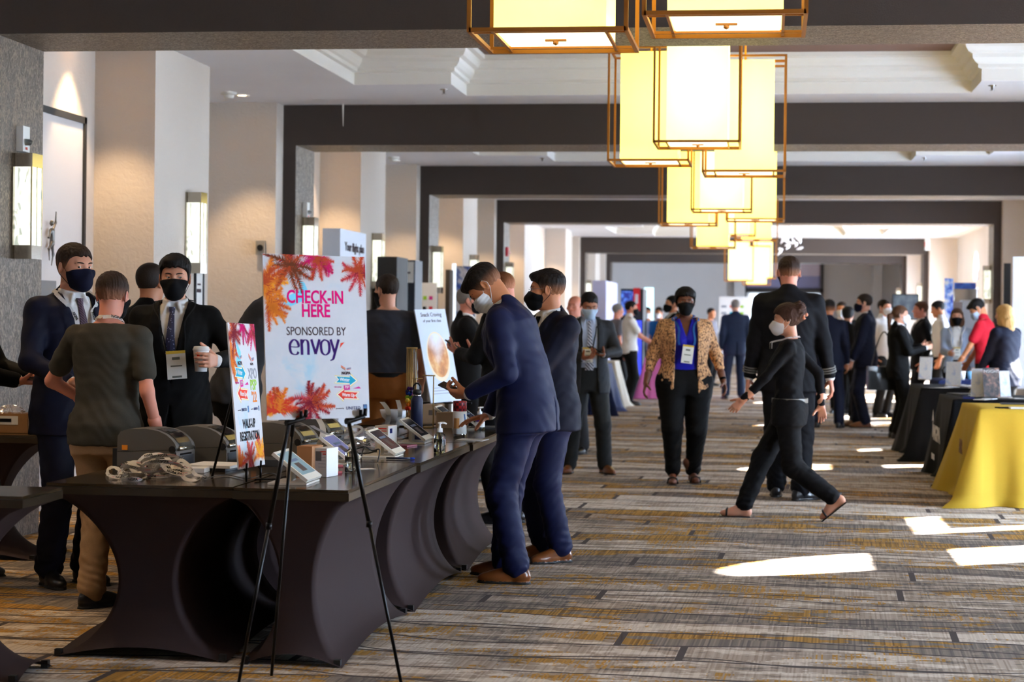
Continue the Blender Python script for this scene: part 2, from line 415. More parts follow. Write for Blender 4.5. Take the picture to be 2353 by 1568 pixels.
# ------------------------------------------------------------------ smooth organic surfaces: distance fields meshed by surface nets
A = lambda *v: np.array(v, float)
def cap(P, a, b, ra, rb):
    a = np.asarray(a, float); b = np.asarray(b, float); ab = b - a
    t = np.clip(((P - a) @ ab)/max(ab @ ab, 1e-12), 0, 1)
    return np.sqrt((((P - a) - t[:, None]*ab)**2).sum(1)) - (ra + (rb - ra)*t)
def ell(P, c, r, M=None):
    q = P - np.asarray(c, float)
    if M is not None: q = q @ M
    r = np.asarray(r, float)
    k0 = np.sqrt(((q/r)**2).sum(1)) + 1e-9; k1 = np.sqrt(((q/(r*r))**2).sum(1)) + 1e-9
    return k0*(k0 - 1)/k1
def smin(a, b, k):
    h = np.clip(.5 + .5*(b - a)/k, 0, 1); return b + (a - b)*h - k*h*(1 - h)
def smax(a, b, k): return -smin(-a, -b, k)
def sst(a, b, x): t = np.clip((x - a)/(b - a), 0, 1); return t*t*(3 - 2*t)
def RX(a): c, s = math.cos(a), math.sin(a); return np.array([[1,0,0],[0,c,-s],[0,s,c]])
def RY(a): c, s = math.cos(a), math.sin(a); return np.array([[c,0,s],[0,1,0],[-s,0,c]])
def RZ(a): c, s = math.cos(a), math.sin(a); return np.array([[c,-s,0],[s,c,0],[0,0,1]])
def folds(P, f, ph=0.0, k=(1, .3, 2.2)):
    k = np.asarray(k); u = P @ k*f
    w = 1.7*np.sin(P[:, 0]*f*.9 + ph) + 1.5*np.sin(P[:, 1]*f*1.1 + 1.3*ph) + 1.2*np.sin(P[:, 2]*f*.5 + 2*ph)
    return .6*np.sin(u + w) + .4*np.sin(1.9*u - 1.6*w + 1.0)

def nets(fn, lo, hi, h):
    lo = np.asarray(lo, float); hi = np.asarray(hi, float); B = 4
    nb = np.maximum(1, np.ceil((hi - lo)/(h*B)).astype(int)); n = nb*B + 1
    g = [lo[i] + (np.arange(nb[i]) + .5)*h*B for i in range(3)]
    C = np.stack(np.meshgrid(*g, indexing='ij'), -1).reshape(-1, 3)
    dc = fn(C).reshape(nb)
    act = np.abs(dc) < h*B*1.35
    D = np.empty(n, np.float32)
    up = np.where(dc < 0, -9.0, 9.0).astype(np.float32)
    idx = [np.minimum(np.arange(n[i])//B, nb[i]-1) for i in range(3)]
    D[:] = up[np.ix_(*idx)]
    m = np.zeros(n, bool)
    am = np.zeros(nb + 1, bool); am[:-1, :-1, :-1] = act
    am[1:, :-1, :-1] |= act; am[:-1, 1:, :-1] |= act; am[:-1, :-1, 1:] |= act; am[1:, 1:, :-1] |= act; am[1:, :-1, 1:] |= act; am[:-1, 1:, 1:] |= act; am[1:, 1:, 1:] |= act
    a0 = act[np.ix_(*idx)]; m |= a0
    for ax in range(3):           # the far faces of active blocks too
        sh = np.zeros_like(m); sl1 = [slice(None)]*3; sl2 = [slice(None)]*3; sl1[ax] = slice(1, None); sl2[ax] = slice(0, -1)
        sh[tuple(sl1)] = m[tuple(sl2)]; m |= sh
    ii = np.argwhere(m)
    D[m] = fn(lo + ii*h)
    s = D < 0
    cells = np.zeros(n - 1, np.int8); cnt = np.zeros(n - 1, np.int8); pos = np.zeros(tuple(n - 1) + (3,), np.float32)
    for dx in (0, 1):
        for dy in (0, 1):
            for dz in (0, 1):
                cells += s[dx:n[0]-1+dx, dy:n[1]-1+dy, dz:n[2]-1+dz]
    mixed = (cells > 0) & (cells < 8)
    cc = np.argwhere(mixed)
    if len(cc) == 0: return np.zeros((0, 3)), np.zeros((0, 4), int)
    vid = -np.ones(n - 1, np.int64); vid[mixed] = np.arange(len(cc))
    acc = np.zeros((len(cc), 3)); num = np.zeros(len(cc))
    corners = [(0,0,0),(1,0,0),(0,1,0),(1,1,0),(0,0,1),(1,0,1),(0,1,1),(1,1,1)]
    val = [D[cc[:, 0]+c[0], cc[:, 1]+c[1], cc[:, 2]+c[2]] for c in corners]
    for i in range(8):
        for j in range(i+1, 8):
            if sum(abs(corners[i][k]-corners[j][k]) for k in range(3)) != 1: continue
            a, b = val[i], val[j]; x = (a < 0) != (b < 0)
            t = np.where(x, a/np.where(x, a - b, 1), 0)
            p = np.array(corners[i])[None] + t[:, None]*(np.array(corners[j]) - np.array(corners[i]))[None]
            acc += p*x[:, None]; num += x
    V = lo + (cc + acc/num[:, None])*h
    Q = []
    for ax in range(3):
        b1, b2 = (ax+1) % 3, (ax+2) % 3
        sa = [slice(None)]*3; sb = [slice(None)]*3; sa[ax] = slice(0, -1); sb[ax] = slice(1, None)
        e = s[tuple(sa)] != s[tuple(sb)]
        k = np.argwhere(e)
        k = k[(k[:, b1] > 0) & (k[:, b2] > 0) & (k[:, b1] < n[b1]-1) & (k[:, b2] < n[b2]-1)]
        if not len(k): continue
        def at(o1, o2):
            q = k.copy(); q[:, b1] += o1; q[:, b2] += o2; return vid[q[:, 0], q[:, 1], q[:, 2]]
        q = np.stack([at(-1, -1), at(0, -1), at(0, 0), at(-1, 0)], 1)
        fl = ~s[k[:, 0], k[:, 1], k[:, 2]]
        q[fl] = q[fl][:, ::-1]
        q = q[(q >= 0).all(1)]; Q.append(q)
    return V, np.concatenate(Q)
def np_mesh(name, V, Q, mi=None, attr=None):
    me = bpy.data.meshes.new(name); nq = len(Q)
    me.vertices.add(len(V)); me.vertices.foreach_set('co', np.asarray(V, np.float32).ravel())
    me.loops.add(nq*4); me.polygons.add(nq)
    me.loops.foreach_set('vertex_index', Q.ravel().astype(np.int32))
    me.polygons.foreach_set('loop_start', np.arange(0, nq*4, 4, dtype=np.int32))
    me.polygons.foreach_set('loop_total', np.full(nq, 4, np.int32))
    me.polygons.foreach_set('use_smooth', np.ones(nq, bool))
    if mi is not None: me.polygons.foreach_set('material_index', mi.astype(np.int32))
    if attr is not None:
        a = me.attributes.new('fade', 'FLOAT', 'POINT'); a.data.foreach_set('value', np.asarray(attr, np.float32))
    me.update(calc_edges=True); me.validate()
    return me
def sdf_out(name, parts, mats, parent, mfn=None, afn=None, smooth=1):
    """parts: list of (fn, lo, hi, h); one mesh"""
    Vs, Qs, k = [], [], 0
    for fn, lo, hi, h in parts:
        V, Q = nets(fn, lo, hi, h)
        for _ in range(smooth):
            if not len(V): break
            acc = np.zeros_like(V); cn = np.zeros(len(V))
            for a, b in ((0, 1), (1, 2), (2, 3), (3, 0)):
                np.add.at(acc, Q[:, a], V[Q[:, b]]); np.add.at(cn, Q[:, a], 1)
            V = .5*V + .5*acc/np.maximum(cn, 1)[:, None]
        Vs.append(V); Qs.append(Q + k); k += len(V)
    V = np.concatenate(Vs); Q = np.concatenate(Qs)
    mi = mfn(V[Q].mean(1)) if mfn else None
    me = np_mesh(name, V, Q, mi, afn(V) if afn else None)
    return link(name, me, mats, parent)
# ------------------------------------------------------------------ people
_tc = {}
def cloth(name, col, rough=.75, sheen=.0, noise=.08, ns=160, bump=.12):
    if name not in _tc:
        t = NT(name); v = t.coord(); n = t.noise(v, ns, 3); col = srgb(col)
        t.put(t.b, 'Base Color', t.mix(n, [c*(1-noise*2) for c in col], [min(1, c*(1+noise*2)) for c in col]))
        t.set(Roughness=rough, Sheen_Weight=sheen, Specular_IOR_Level=.14); t.bump(n, bump, .002); _tc[name] = t.m
    return _tc[name]
def skin(name, col):
    if name not in _tc:
        t = NT(name); v = t.coord(); n = t.noise(v, 28, 3); col = srgb(col)
        t.put(t.b, 'Base Color', t.mix(n, [c*.9 for c in col], [min(1, col[0]*1.08), min(1, col[1]*1.04), min(1, col[2]*1.03)]))
        t.set(Roughness=.5, Specular_IOR_Level=.4, Subsurface_Weight=.12, Subsurface_Radius=(.012, .005, .003), Subsurface_Scale=.4); _tc[name] = t.m
    return _tc[name]
def hairmat(name, col, fade=None):
    if name not in _tc:
        t = NT(name); v = t.coord(scale=(1, 1, .25)); n = t.noise(v, 260, 4); col = srgb(col)
        c = t.mix(n, [x*.55 for x in col], [min(1, x*1.6) for x in col])
        if fade:
            at = t.n('ShaderNodeAttribute'); at.attribute_name = 'fade'
            n2 = t.noise(t.coord(), 420, 2)
            f = t.math('ADD', at.outputs['Fac'], t.math('MULTIPLY', t.math('SUBTRACT', n2, .5), .5), clamp=True)
            c = t.mix(f, c, srgb(fade))
        t.put(t.b, 'Base Color', c); t.set(Roughness=.6, Specular_IOR_Level=.16); t.bump(n, .5, .004); _tc[name] = t.m
    return _tc[name]
M_EYE = mat('eye_white', (226, 218, 212), .2); M_IRIS = mat('dark_iris', (38, 26, 20), .15)
M_WHITE = cloth('white_cotton', (226, 224, 222), .8, 0, .03, 90, .1)
M_BLKW = cloth('black_wool', (13, 13, 15), .8)
M_SOLE = mat('black_sole', (20, 18, 18), .7)
M_SHOEB = mat('black_leather', (20, 20, 24), .3, coat=.3); M_SHOET = mat('tan_leather', (112, 62, 26), .3, noise=.2, nscale=20, coat=.3)
M_MASKK = cloth('black_mask_cloth', (14, 14, 17), .8); M_MASKN = cloth('navy_mask_cloth', (16, 18, 38), .8)
M_MASKW = cloth('white_mask_paper', (226, 226, 228), .8, 0, .02, 60, .1); M_MASKB = cloth('pale_blue_mask_paper', (172, 192, 214), .8, 0, .02, 60, .1)
M_CORD = mat('white_cord', (220, 220, 222), .7); M_BCORD = mat('black_cord', (16, 16, 18), .7)

TZ  = np.array([.74, .80, .88, .95, 1.08, 1.20, 1.30, 1.38, 1.43, 1.47, 1.51])
T_M = dict(w=np.array([.15, .158, .170, .172, .152, .165, .182, .186, .160, .105, .062]), d=np.array([.10, .108, .12, .122, .108, .115, .124, .116, .098, .075, .06]))
T_F = dict(w=np.array([.15, .165, .178, .176, .136, .142, .158, .158, .140, .092, .05]), d=np.array([.10, .112, .122, .118, .098, .112, .126, .110, .088, .066, .05]))
T_J = dict(w=np.array([.204, .204, .202, .196, .178, .184, .203, .208, .180, .118, .07]), d=np.array([.158, .158, .157, .152, .132, .130, .138, .132, .112, .088, .07]))
HW = (np.array([-.14, -.07, -.04, -.014, .012, .03, .045, .065, .12]), np.array([-.062, -.062, -.035, .005, -.012, .012, .045, .062, .072]))

class Fig:
    def __init__(s, h=1.75, female=False, build=1.0, lean=0, lean2=0, side=0, twist=0, hip=(0, 0, 0), head=(0, 0, 0), armR=None, armL=None, poleR=None, poleL=None,
                 footR=(.10, -.03, 0), footL=(-.10, -.03, 0), kneeR=None, kneeL=None, toeR=-8, toeL=8, liftR=0, liftL=0, depth=1.0, neck=0):
        s.k = h/1.75; s.f = female; s.build = build; s.depth = depth
        s.T = T_F if female else T_M
        s.pv = A(0, 0, .93) + A(*hip)
        s.Rt = RZ(R(twist)) @ RY(R(side)) @ RX(-R(lean)); s.l2 = R(lean2); s.bend = 1.12
        s.Rh = s.Rt @ RX(-s.l2)
        sw = .165 if female else .185
        s.sh = {+1: s.fw(A(sw*(.5+.5*build), -.015, 1.415)), -1: s.fw(A(-sw*(.5+.5*build), -.015, 1.415))}
        s.nb = s.fw(A(0, -.018, 1.46))
        hy, hp, hr = head
        s.Hd = s.Rh @ RX(R(neck)) @ RZ(R(hy)) @ RX(-R(hp)) @ RY(R(hr))
        s.hc = s.fw(A(0, -.005, 1.535)) + (s.Rh @ RX(R(neck)*.5) @ RZ(R(hy)*.5) @ RX(-R(hp)*.5)) @ A(0, .022, .095)
        s.hip = {+1: s.pv + A(.088*build, 0, -.03), -1: s.pv + A(-.088*build, 0, -.03)}
        s.ank = {+1: A(footR[0], footR[1], footR[2] + .085), -1: A(footL[0], footL[1], footL[2] + .085)}
        s.toe = {+1: toeR, -1: toeL}; s.lift = {+1: liftR, -1: liftL}
        s.ey = s.facey(.031, .0105) - .0060
        s.knee = {}
        for d, kn in ((1, kneeR), (-1, kneeL)):
            s.knee[d] = s.ik(s.hip[d], s.ank[d], .43, .405, A(*(kn or (d*.12, 1, 0))))
        s.wr, s.el = {}, {}
        for d, w, p in ((1, armR, poleR), (-1, armL, poleL)):
            w = A(*w) if w is not None else s.sh[d] + A(d*.065, .03, -.53)
            p = A(*p) if p is not None else A(d*.35, -1, -.25)
            s.el[d] = s.ik(s.sh[d], w, .295, .26, p)
            v = w - s.sh[d]; L = np.linalg.norm(v)
            s.wr[d] = s.sh[d] + v*min(1, .553/L)
    def ik(s, a, b, l1, l2, pole):
        v = b - a; L = min(np.linalg.norm(v), (l1+l2)*.997); u = v/np.linalg.norm(v)
        x = (l1*l1 - l2*l2 + L*L)/(2*L); y = math.sqrt(max(0, l1*l1 - x*x))
        p = pole - u*(pole @ u); p /= np.linalg.norm(p) + 1e-9
        return a + u*x + p*y
    def fw(s, p):
        """rest torso coordinates to posed"""
        q = p - A(0, 0, .93)
        b = s.bend - .93
        if q[2] > b: q = A(0, 0, b) + RX(-s.l2) @ (q - A(0, 0, b))
        return s.pv + s.Rt @ q
    def bw(s, P):
        q = (P - s.pv) @ s.Rt
        b = s.bend - .93
        if abs(s.l2) > 1e-4:
            t = sst(b - .12, b + .12, q[:, 2] + .25*np.abs(s.l2)*q[:, 1]); a = s.l2*t
            y, z = q[:, 1], q[:, 2] - b
            q = np.stack([q[:, 0], np.cos(a)*y - np.sin(a)*z, b + np.sin(a)*y + np.cos(a)*z], 1)
        return q + A(0, 0, .93)
    def torso(s, q, T, infl=0.0, zmin=.74, ex=2.35):
        z = np.clip(q[:, 2], TZ[0], TZ[-1])
        bz = 1 + (s.build - 1)*(1 - sst(1.36, 1.5, z)*.6)
        w = np.interp(z, TZ, T['w'])*bz; d = np.interp(z, TZ, T['d'])*bz*s.depth
        yo = np.interp(z, [.8, .95, 1.1, 1.3, 1.42, 1.5], [-.005, -.012, .0, .004, -.012, -.015])
        x, y = np.abs(q[:, 0]), np.abs(q[:, 1] - yo)
        if s.f: d = np.where(q[:, 1] > yo, d + .028*np.exp(-((z-1.27)/.07)**2)*np.exp(-((x-.07)/.07)**2)*s.build, d)
        r = ((x/w)**ex + (y/d)**ex)**(1/ex)
        e = (r - 1)*np.minimum(w, d)
        return smax(smax(e - infl, q[:, 2] - 1.52 - infl, .03), zmin - q[:, 2], .008)
    def shoulders(s, P, q, r):
        m = np.stack([np.abs(q[:, 0]), q[:, 1], q[:, 2]], 1); sw = abs((.165 if s.f else .185)*(.5+.5*s.build))
        return cap(m, (.06, -.015, 1.452), (sw, -.015, 1.41), r*.85, r)
    def hd(s, P): return (P/1.0 - s.hc) @ s.Hd
    def headbase(s, q):
        d = ell(q, (0, -.012, .036), (.077, .098, .085))
        d = smin(d, ell(q, (0, .028, -.018), (.061, .066, .082)), .035)
        return smin(d, ell(q, (0, .036, -.077), (.044, .050, .038)), .03)
    def head(s, q, fine=True):
        d = s.headbase(q); m = np.stack([np.abs(q[:, 0]), q[:, 1], q[:, 2]], 1)
        d = smin(d, cap(m, (0, .086, .030), (.038, .078, .034), .010, .009), .018)
        d = smax(d, -ell(m, (.031, .101, .010), (.022, .018, .013)), .012)
        d = smin(d, cap(q, (0, .088, .012), (0, .114, -.026), .007, .011), .012)
        d = smin(d, ell(m, (.013, .098, -.030), (.009, .011, .008)), .008)
        d = smin(d, ell(m, (.045, .068, -.02), (.022, .02, .018)), .03)
        d = smin(d, ell(q, (0, .094, -.060), (.022, .009, .006)), .007); d = smin(d, ell(q, (0, .092, -.071), (.020, .009, .007)), .007)
        d = smin(d, ell(q, (0, .082, -.100), (.020, .016, .014)), .02)
        if fine:   # upper and lower lids
            ev = ell(m, (.031, s.ey, .0105), (.0146, .0142, .0142))
            d = smin(d, np.maximum(ev, .0140 - q[:, 2]), .003); d = smin(d, np.maximum(ev, q[:, 2] - .0050), .003)
        ear = smax(ell(m, (.079, -.014, .0), (.009, .020, .032), RZ(-.35)), -ell(m, (.088, -.010, .003), (.007, .011, .020), RZ(-.35)), .004)
        return smin(d, ear, .008)
    def facey(s, x, z, y1=.15):
        """front of the bare face at x, z in head coordinates"""
        ys = np.linspace(y1, 0, 151); d = s.head(np.stack([np.full(151, x), ys, np.full(151, z)], 1), False)
        k = np.argmax(d < 0); return ys[k]
    def neckd(s, P): return cap(P, s.nb + (s.nb - s.hc)*.25, s.hc + s.Hd @ A(0, -.022, -.05), .060 if not s.f else .052, .0535 if not s.f else .046)
    # --- hands
    def hand(s, d, f=None, n=None, curl=(.35, .5, .4), spread=.06, thumb=(.55, .55, .5), k=None):
        k = k or (.88 if s.f else 1.0)
        W = s.wr[d]; f = A(*f) if f is not None else W - s.el[d]; f = f/np.linalg.norm(f)
        n = A(*n) if n is not None else A(-d, 0, 0); n = n - f*(n @ f); n /= np.linalg.norm(n)
        t = np.cross(f, n)*d
        seg = []; meta = []
        for i, (o, L, c0, cm) in enumerate(((.030, .074, .092, .9), (.010, .082, .096, 1.0), (-.011, .076, .092, 1.08), (-.030, .060, .084, 1.15))):
            kn = W + (f*c0 + t*o)*k
            meta.append((W + f*.012*k + t*o*.55*k, kn))
            a = 0; p = kn; dirv = f + t*spread*(1.2 - i*.8)
            for j, (fr, cj) in enumerate(((.44, curl[0]), (.31, curl[1]), (.25, curl[2]))):
                a += cj*cm
                v = dirv*math.cos(a) + n*math.sin(a); v /= np.linalg.norm(v)
                p2 = p + v*L*fr*k; seg.append((p, p2, (.0092 - .0008*j)*k, (.0086 - .0009*j)*k)); p = p2
        b = W + (f*.022 + t*.026 + n*.006)*k
        v1 = t*math.sin(thumb[0]+.35) + f*math.cos(thumb[0]+.35) + n*thumb[1]; v1 /= np.linalg.norm(v1)
        v2 = v1*.8 + f*.5*(1-thumb[2]) + n*thumb[2]*.6 - t*.25*thumb[2]; v2 /= np.linalg.norm(v2)
        p1 = b + v1*.042*k; p2 = p1 + v2*.03*k; p3 = p2 + (v2*.8 + v1*.2)*.025*k
        th = [(W + f*.01*k + t*.012*k, b, .016*k, .0155*k), (b, p1, .015*k, .0115*k), (p1, p2, .0112*k, .0102*k), (p2, p3, .0102*k, .0085*k)]
        s.hinfo = getattr(s, 'hinfo', {}); s.hinfo[d] = dict(W=W, f=f, n=n, t=t, grip=W + (f*.075 + n*.03)*k)
        el = s.el[d]
        def fn(P):
            e = cap(P, el*.35 + W*.65, W, .036, .027)
            for a, b_ in meta: e = smin(e, cap(P, a, b_, .0150*k, .0122*k), .012)
            for a, b_, r0, r1 in th[:2]: e = smin(e, cap(P, a, b_, r0, r1), .012)
            for a, b_, r0, r1 in seg: e = smin(e, cap(P, a, b_, r0, r1), .0035)
            for a, b_, r0, r1 in th[2:]: e = smin(e, cap(P, a, b_, r0, r1), .004)
            return e
        pts = np.array([W, el*.35 + W*.65] + [x for q in seg + th for x in q[:2]])
        return fn, pts.min(0) - .045, pts.max(0) + .045
    def arm(s, P, d, r0, r1, r2, t=1.0):
        e = cap(P, s.sh[d], s.el[d], r0, r1)
        if t <= 0: return e
        w = s.el[d] + (s.wr[d] - s.el[d])*t
        return smin(e, cap(P, s.el[d], w, r1, r2), .02)
    def leg(s, P, d, r0, r1, r2, t=1.0):
        k = s.knee[d]; a = k + (s.ank[d] - k)*t
        return smin(cap(P, s.hip[d], k, r0, r1), cap(P, k, a, r1, r2), .03)

QH = {1: (.0072, .0036, .0044), 2: (.011, .0052, .0058), 3: (.016, .0085, .0085), 4: (.022, .012, .012)}
def person(label, x, y, face, q=2, skin_='light', hair='dark_brown', style='short', top='suit', outfit=None, mask=None, handR=None, handL=None, fig=None, cat='person',
           group=None, bottom='trousers', shoes='black', extras=(), name='person'):
    """x, y on the floor; face: heading in degrees, 0 looks down the corridor, 90 towards the windows, 180 at the camera"""
    g = Fig(**(fig or {})); o = outfit or {}; hc, hh, hn = QH[q]
    root = empty(name, (x, y, 0), -R(face), label, cat, group); root.scale = (g.k,)*3
    MS = SKINS[skin_]; out = {}
    # ---- body: one skin, fine where it shows
    bare_arm = top in ('tee', 'polo') or bool(o.get('slv')); tmin = .8
    def core(P):
        t = g.bw(P)
        e = smin(g.torso(t, g.T, -.02, zmin=.93), g.shoulders(P, t, .044), .04)
        for d in (1, -1):
            e = smin(e, g.arm(P, d, .044, .036, .026, 1.0), .02)
            e = smin(e, g.leg(P, d, .07, .05, .036), .03)
            if shoes == 'bare': e = smin(e, footd(P, d, -.001), .02)
        return smin(e, g.neckd(P) + .004, .03)
    def footd(P, d, infl=0.0):
        a = A(g.ank[d][0], g.ank[d][1], g.ank[d][2]); M = RZ(R(g.toe[d])) @ RX(-R(g.lift[d]))
        p = (P - a) @ M + A(0, 0, .085)
        e = smin(ell(p, (0, -.028, .042), (.034, .042, .046)), ell(p, (0, .095, .026), (.043, .095, .034)), .03)
        e = smin(e, cap(p, (0, -.01, .10), (0, .10, .04), .036, .026), .03)
        return smax(e - infl, .0 - p[:, 2], .006)
    def headf(P):
        qq = g.hd(P); return smin(g.head(qq), g.neckd(P), .03)
    allp = np.array([g.hc, *g.wr.values(), *g.el.values(), *g.ank.values(), *g.sh.values(), *g.hip.values(), g.nb, *g.knee.values()])
    lo, hi = allp.min(0) - .26, allp.max(0) + .26; lo[2] = -.01
    parts = [(core, lo, hi, .012 if bare_arm and q < 3 else .02)]
    parts.append((headf, np.minimum(g.hc, g.nb) - A(.13, .13, .10), np.maximum(g.hc, g.nb) + A(.13, .14, .15), hn and hh))
    H = {}
    for d, hs in ((1, handR), (-1, handL)):
        if hs is None and o.get('nohand'): continue
        fn, l, u = g.hand(d, **(hs or {})); parts.append((fn, l, u, hn))
    if shoes in ('bare', 'sandal'):
        for d in (1, -1):
            a = g.ank[d]; parts.append((lambda P, d=d: smin(footd(P, d), cap(P, g.knee[d]*.25 + a*.75, a, .045, .034), .02), a - A(.2, .2, .12 + .14*(g.lift[d] != 0)), a + A(.2, .25, .18), max(.006, hn)))
    body = sdf_out('body', parts, MS, root)
    # eyes
    if q <= 2:
        for sx in (1, -1):
            b = MB(); b.sphere((0, 0, 0), .0122, 16, 10)
            for f_ in b.bm.faces:
                c = f_.calc_center_median()
                gx = o.get('gaze', 0)*.004
                if (c.x - gx)**2 + c.z**2 < .0064**2 and c.y > 0: f_.material_index = 1
            eo = b.out('eye', [M_EYE, M_IRIS], root); p = g.hc + g.Hd @ A(sx*.031, g.ey, .0105)
            eo.matrix_local = Matrix.Translation(Vector(p)) @ Matrix(g.Hd.tolist()).to_4x4()
            b = MB(); b.tube([Vector(g.hc + g.Hd @ A(sx*xx, g.facey(xx, zz) - .0005, zz)) for xx, zz in ((.012, .028), (.022, .0315), (.032, .033), (.042, .0325), (.052, .028))], [.0022, .0036, .0036, .003, .0014], 8)
            b.out('eyebrow', HAIRS[hair][0], root)
    # ---- hair
    if style != 'bald':
        thick = {'short': (.005, .012), 'crop': (.003, .006), 'quiff': (.006, .022), 'spiky': (.004, .016), 'long': (.016, .016), 'bun': (.014, .022), 'pony': (.008, .01), 'bob': (.018, .018), 'wrap': (.016, .03)}.get(style, (.005, .012))
        def hairf(P):
            p = g.hd(P); z = p[:, 2]
            th = thick[0] + (thick[1] - thick[0])*sst(.02, .105, z + (.25*p[:, 1] if style == 'quiff' else 0))
            e = g.headbase(p) - th - (.0026 if q < 3 else 0)*folds(p, 130, .5, (2, .6, .3))
            yl, zl = HW; hl = np.interp(p[:, 1], yl, zl)
            if style in ('bun', 'pony', 'wrap'): hl = np.interp(p[:, 1], [-.14, -.03, .01, .05, .12], [-.05, -.045, .0, .05, .07])
            e = smax(e, (hl - z)*.75 + .004*np.sin(p[:, 0]*140 + 2*np.sin(p[:, 0]*60)), .004)
            if style == 'quiff': e = smin(e, smax(ell(p, (.01, .055, .098), (.055, .05, .026)), -.9*(z - .07), .01), .02)
            if style == 'spiky': e = smin(e, ell(p, (0, .06, .092), (.056, .045, .026)) + .003*folds(p, 120, 1.0, (2, 1, 2)), .02)
            if style in ('long', 'bob'):
                L = {'long': .24, 'bob': .1}[style]
                e2 = smin(ell(p, (0, -.03, -.06), (.105, .085, .13)), cap(p, (0, -.05, -.06), (0, -.075, -L), .085, .07), .05) + .006*folds(p, 55, .7, (2.5, 1.5, .3))
                e2 = smax(e2, p[:, 1] - .035 + .25*(z + .02), .01)
                e = smin(e, e2, .02)
            if style == 'pony':
                e = smin(e, smin(cap(p, (0, -.10, .02), (0, -.145, -.02), .025, .036), cap(p, (0, -.145, -.02), (0, -.15, -.2), .036, .018), .02) + .003*folds(p, 70), .015)
            if style == 'bun': e = smin(e, ell(p, (0, -.108, .066), (.06, .05, .08)) + .006*folds(p, 60, .4, (1, 1, 2)), .025)
            return e
        ext = .28 if style in ('long', 'pony', 'bob') else .02
        c = g.hc; lo_, hi_ = c - A(.15, .2, .12 + ext), c + A(.15, .15, .17)
        fa = (lambda V: (1 - sst(-.03, .055, g.hd(V)[:, 2] - .25*g.hd(V)[:, 1]*0)) * .85) if HAIRS[hair][1] and style in ('short', 'crop', 'spiky') else (lambda V: np.zeros(len(V)))
        sdf_out('hair', [(hairf, lo_, hi_, hh*1.05)], HAIRS[hair][0], root, afn=fa)
    # ---- mask
    if mask:
        mm, kind, cord = MASKS[mask]
        def maskf(P):
            p = g.hd(P); m = np.stack([np.abs(p[:, 0]), p[:, 1], p[:, 2]], 1)
            b = smin(g.headbase(p), cap(p, (0, .085, .005), (0, .108, -.03), .012, .018), .03)
            b = smin(b, ell(p, (0, .075, -.065), (.045, .05, .05)), .02)
            b = smin(b, ell(m, (.045, .068, -.02), (.023, .022, .02)), .03)
            if kind == 'cone': b = smin(b, smin(cap(m, (0, .125, -.045), (.045, .06, -.02), .01, .02), cap(m, (0, .125, -.045), (.03, .06, -.09), .01, .02), .015), .02)
            e = b - .0055
            if kind == 'pleat': e = e - .0016*np.sin(p[:, 2]*330)
            top_ = np.interp(p[:, 1], [.0, .05, .08, .11], [-.02, -.014, -.004, .006] if kind != 'cone' else [-.03, -.02, -.006, .004])
            bot = np.interp(p[:, 1], [0, .05, .09], [-.085, -.108, -.122])
            yb = .018 + .25*np.abs(p[:, 2] + .045)
            return smax(smax(smax(e, p[:, 2] - top_, .004), bot - p[:, 2], .004), yb - p[:, 1], .004)
        mo = sdf_out('mask', [(maskf, g.hc - A(.11, .13, .14), g.hc + A(.11, .15, .05), hh*1.05)], mm, root)
        if q <= 3:
            cd = MB()
            for sx in (1, -1):
                T = lambda *v: Vector(g.hc + g.Hd @ A(*v))
                cd.tube([T(sx*.064, .030, -.028), T(sx*.074, .008, .010), T(sx*.083, -.022, .028), T(sx*.085, -.034, .0), T(sx*.078, -.022, -.03), T(sx*.064, .012, -.062), T(sx*.058, .030, -.078)], .0018 if q < 3 else .003, 6)
            cd.out('ear_loop', cord, root)
    # ---- legs
    MT = o.get('trousers', M_BLKW); hem = o.get('hem', (.102, .078, .072)); bl = g.build
    hz_ = max(.90, o.get('hemz', .86) + .06)
    def trou(P):
        p0 = P - (g.pv - A(0, 0, .93))
        e = smax(g.torso(p0, g.T, .024 if o.get('tuck') else .012, zmin=.80), p0[:, 2] - o.get('waist', 1.03 if top in ('suit', 'open', 'blazer', 'cardigan') else hz_), .01)
        am = (.0026 if q < 3 else .001)*(.7 + 1.6*np.exp(-((P[:, 2]-.12)/.13)**2) + 1.0*np.exp(-((P[:, 2]-.47)/.12)**2))
        l = np.minimum(g.leg(P, 1, hem[0]*bl, hem[1], hem[2], o.get('legt', .97)), g.leg(P, -1, hem[0]*bl, hem[1], hem[2], o.get('legt', .97)))
        e = smin(e, l, .05) - am*folds(P, 34, .3, (.9, .8, 1.7))
        return e
    sdf_out('trousers', [(trou, np.array([*g.ank.values(), *g.hip.values(), *g.knee.values()]).min(0) - A(.2, .2, .12), np.array([*g.ank.values(), *g.hip.values(), *g.knee.values()]).max(0) + A(.2, .2, .24), hc)], MT, root)
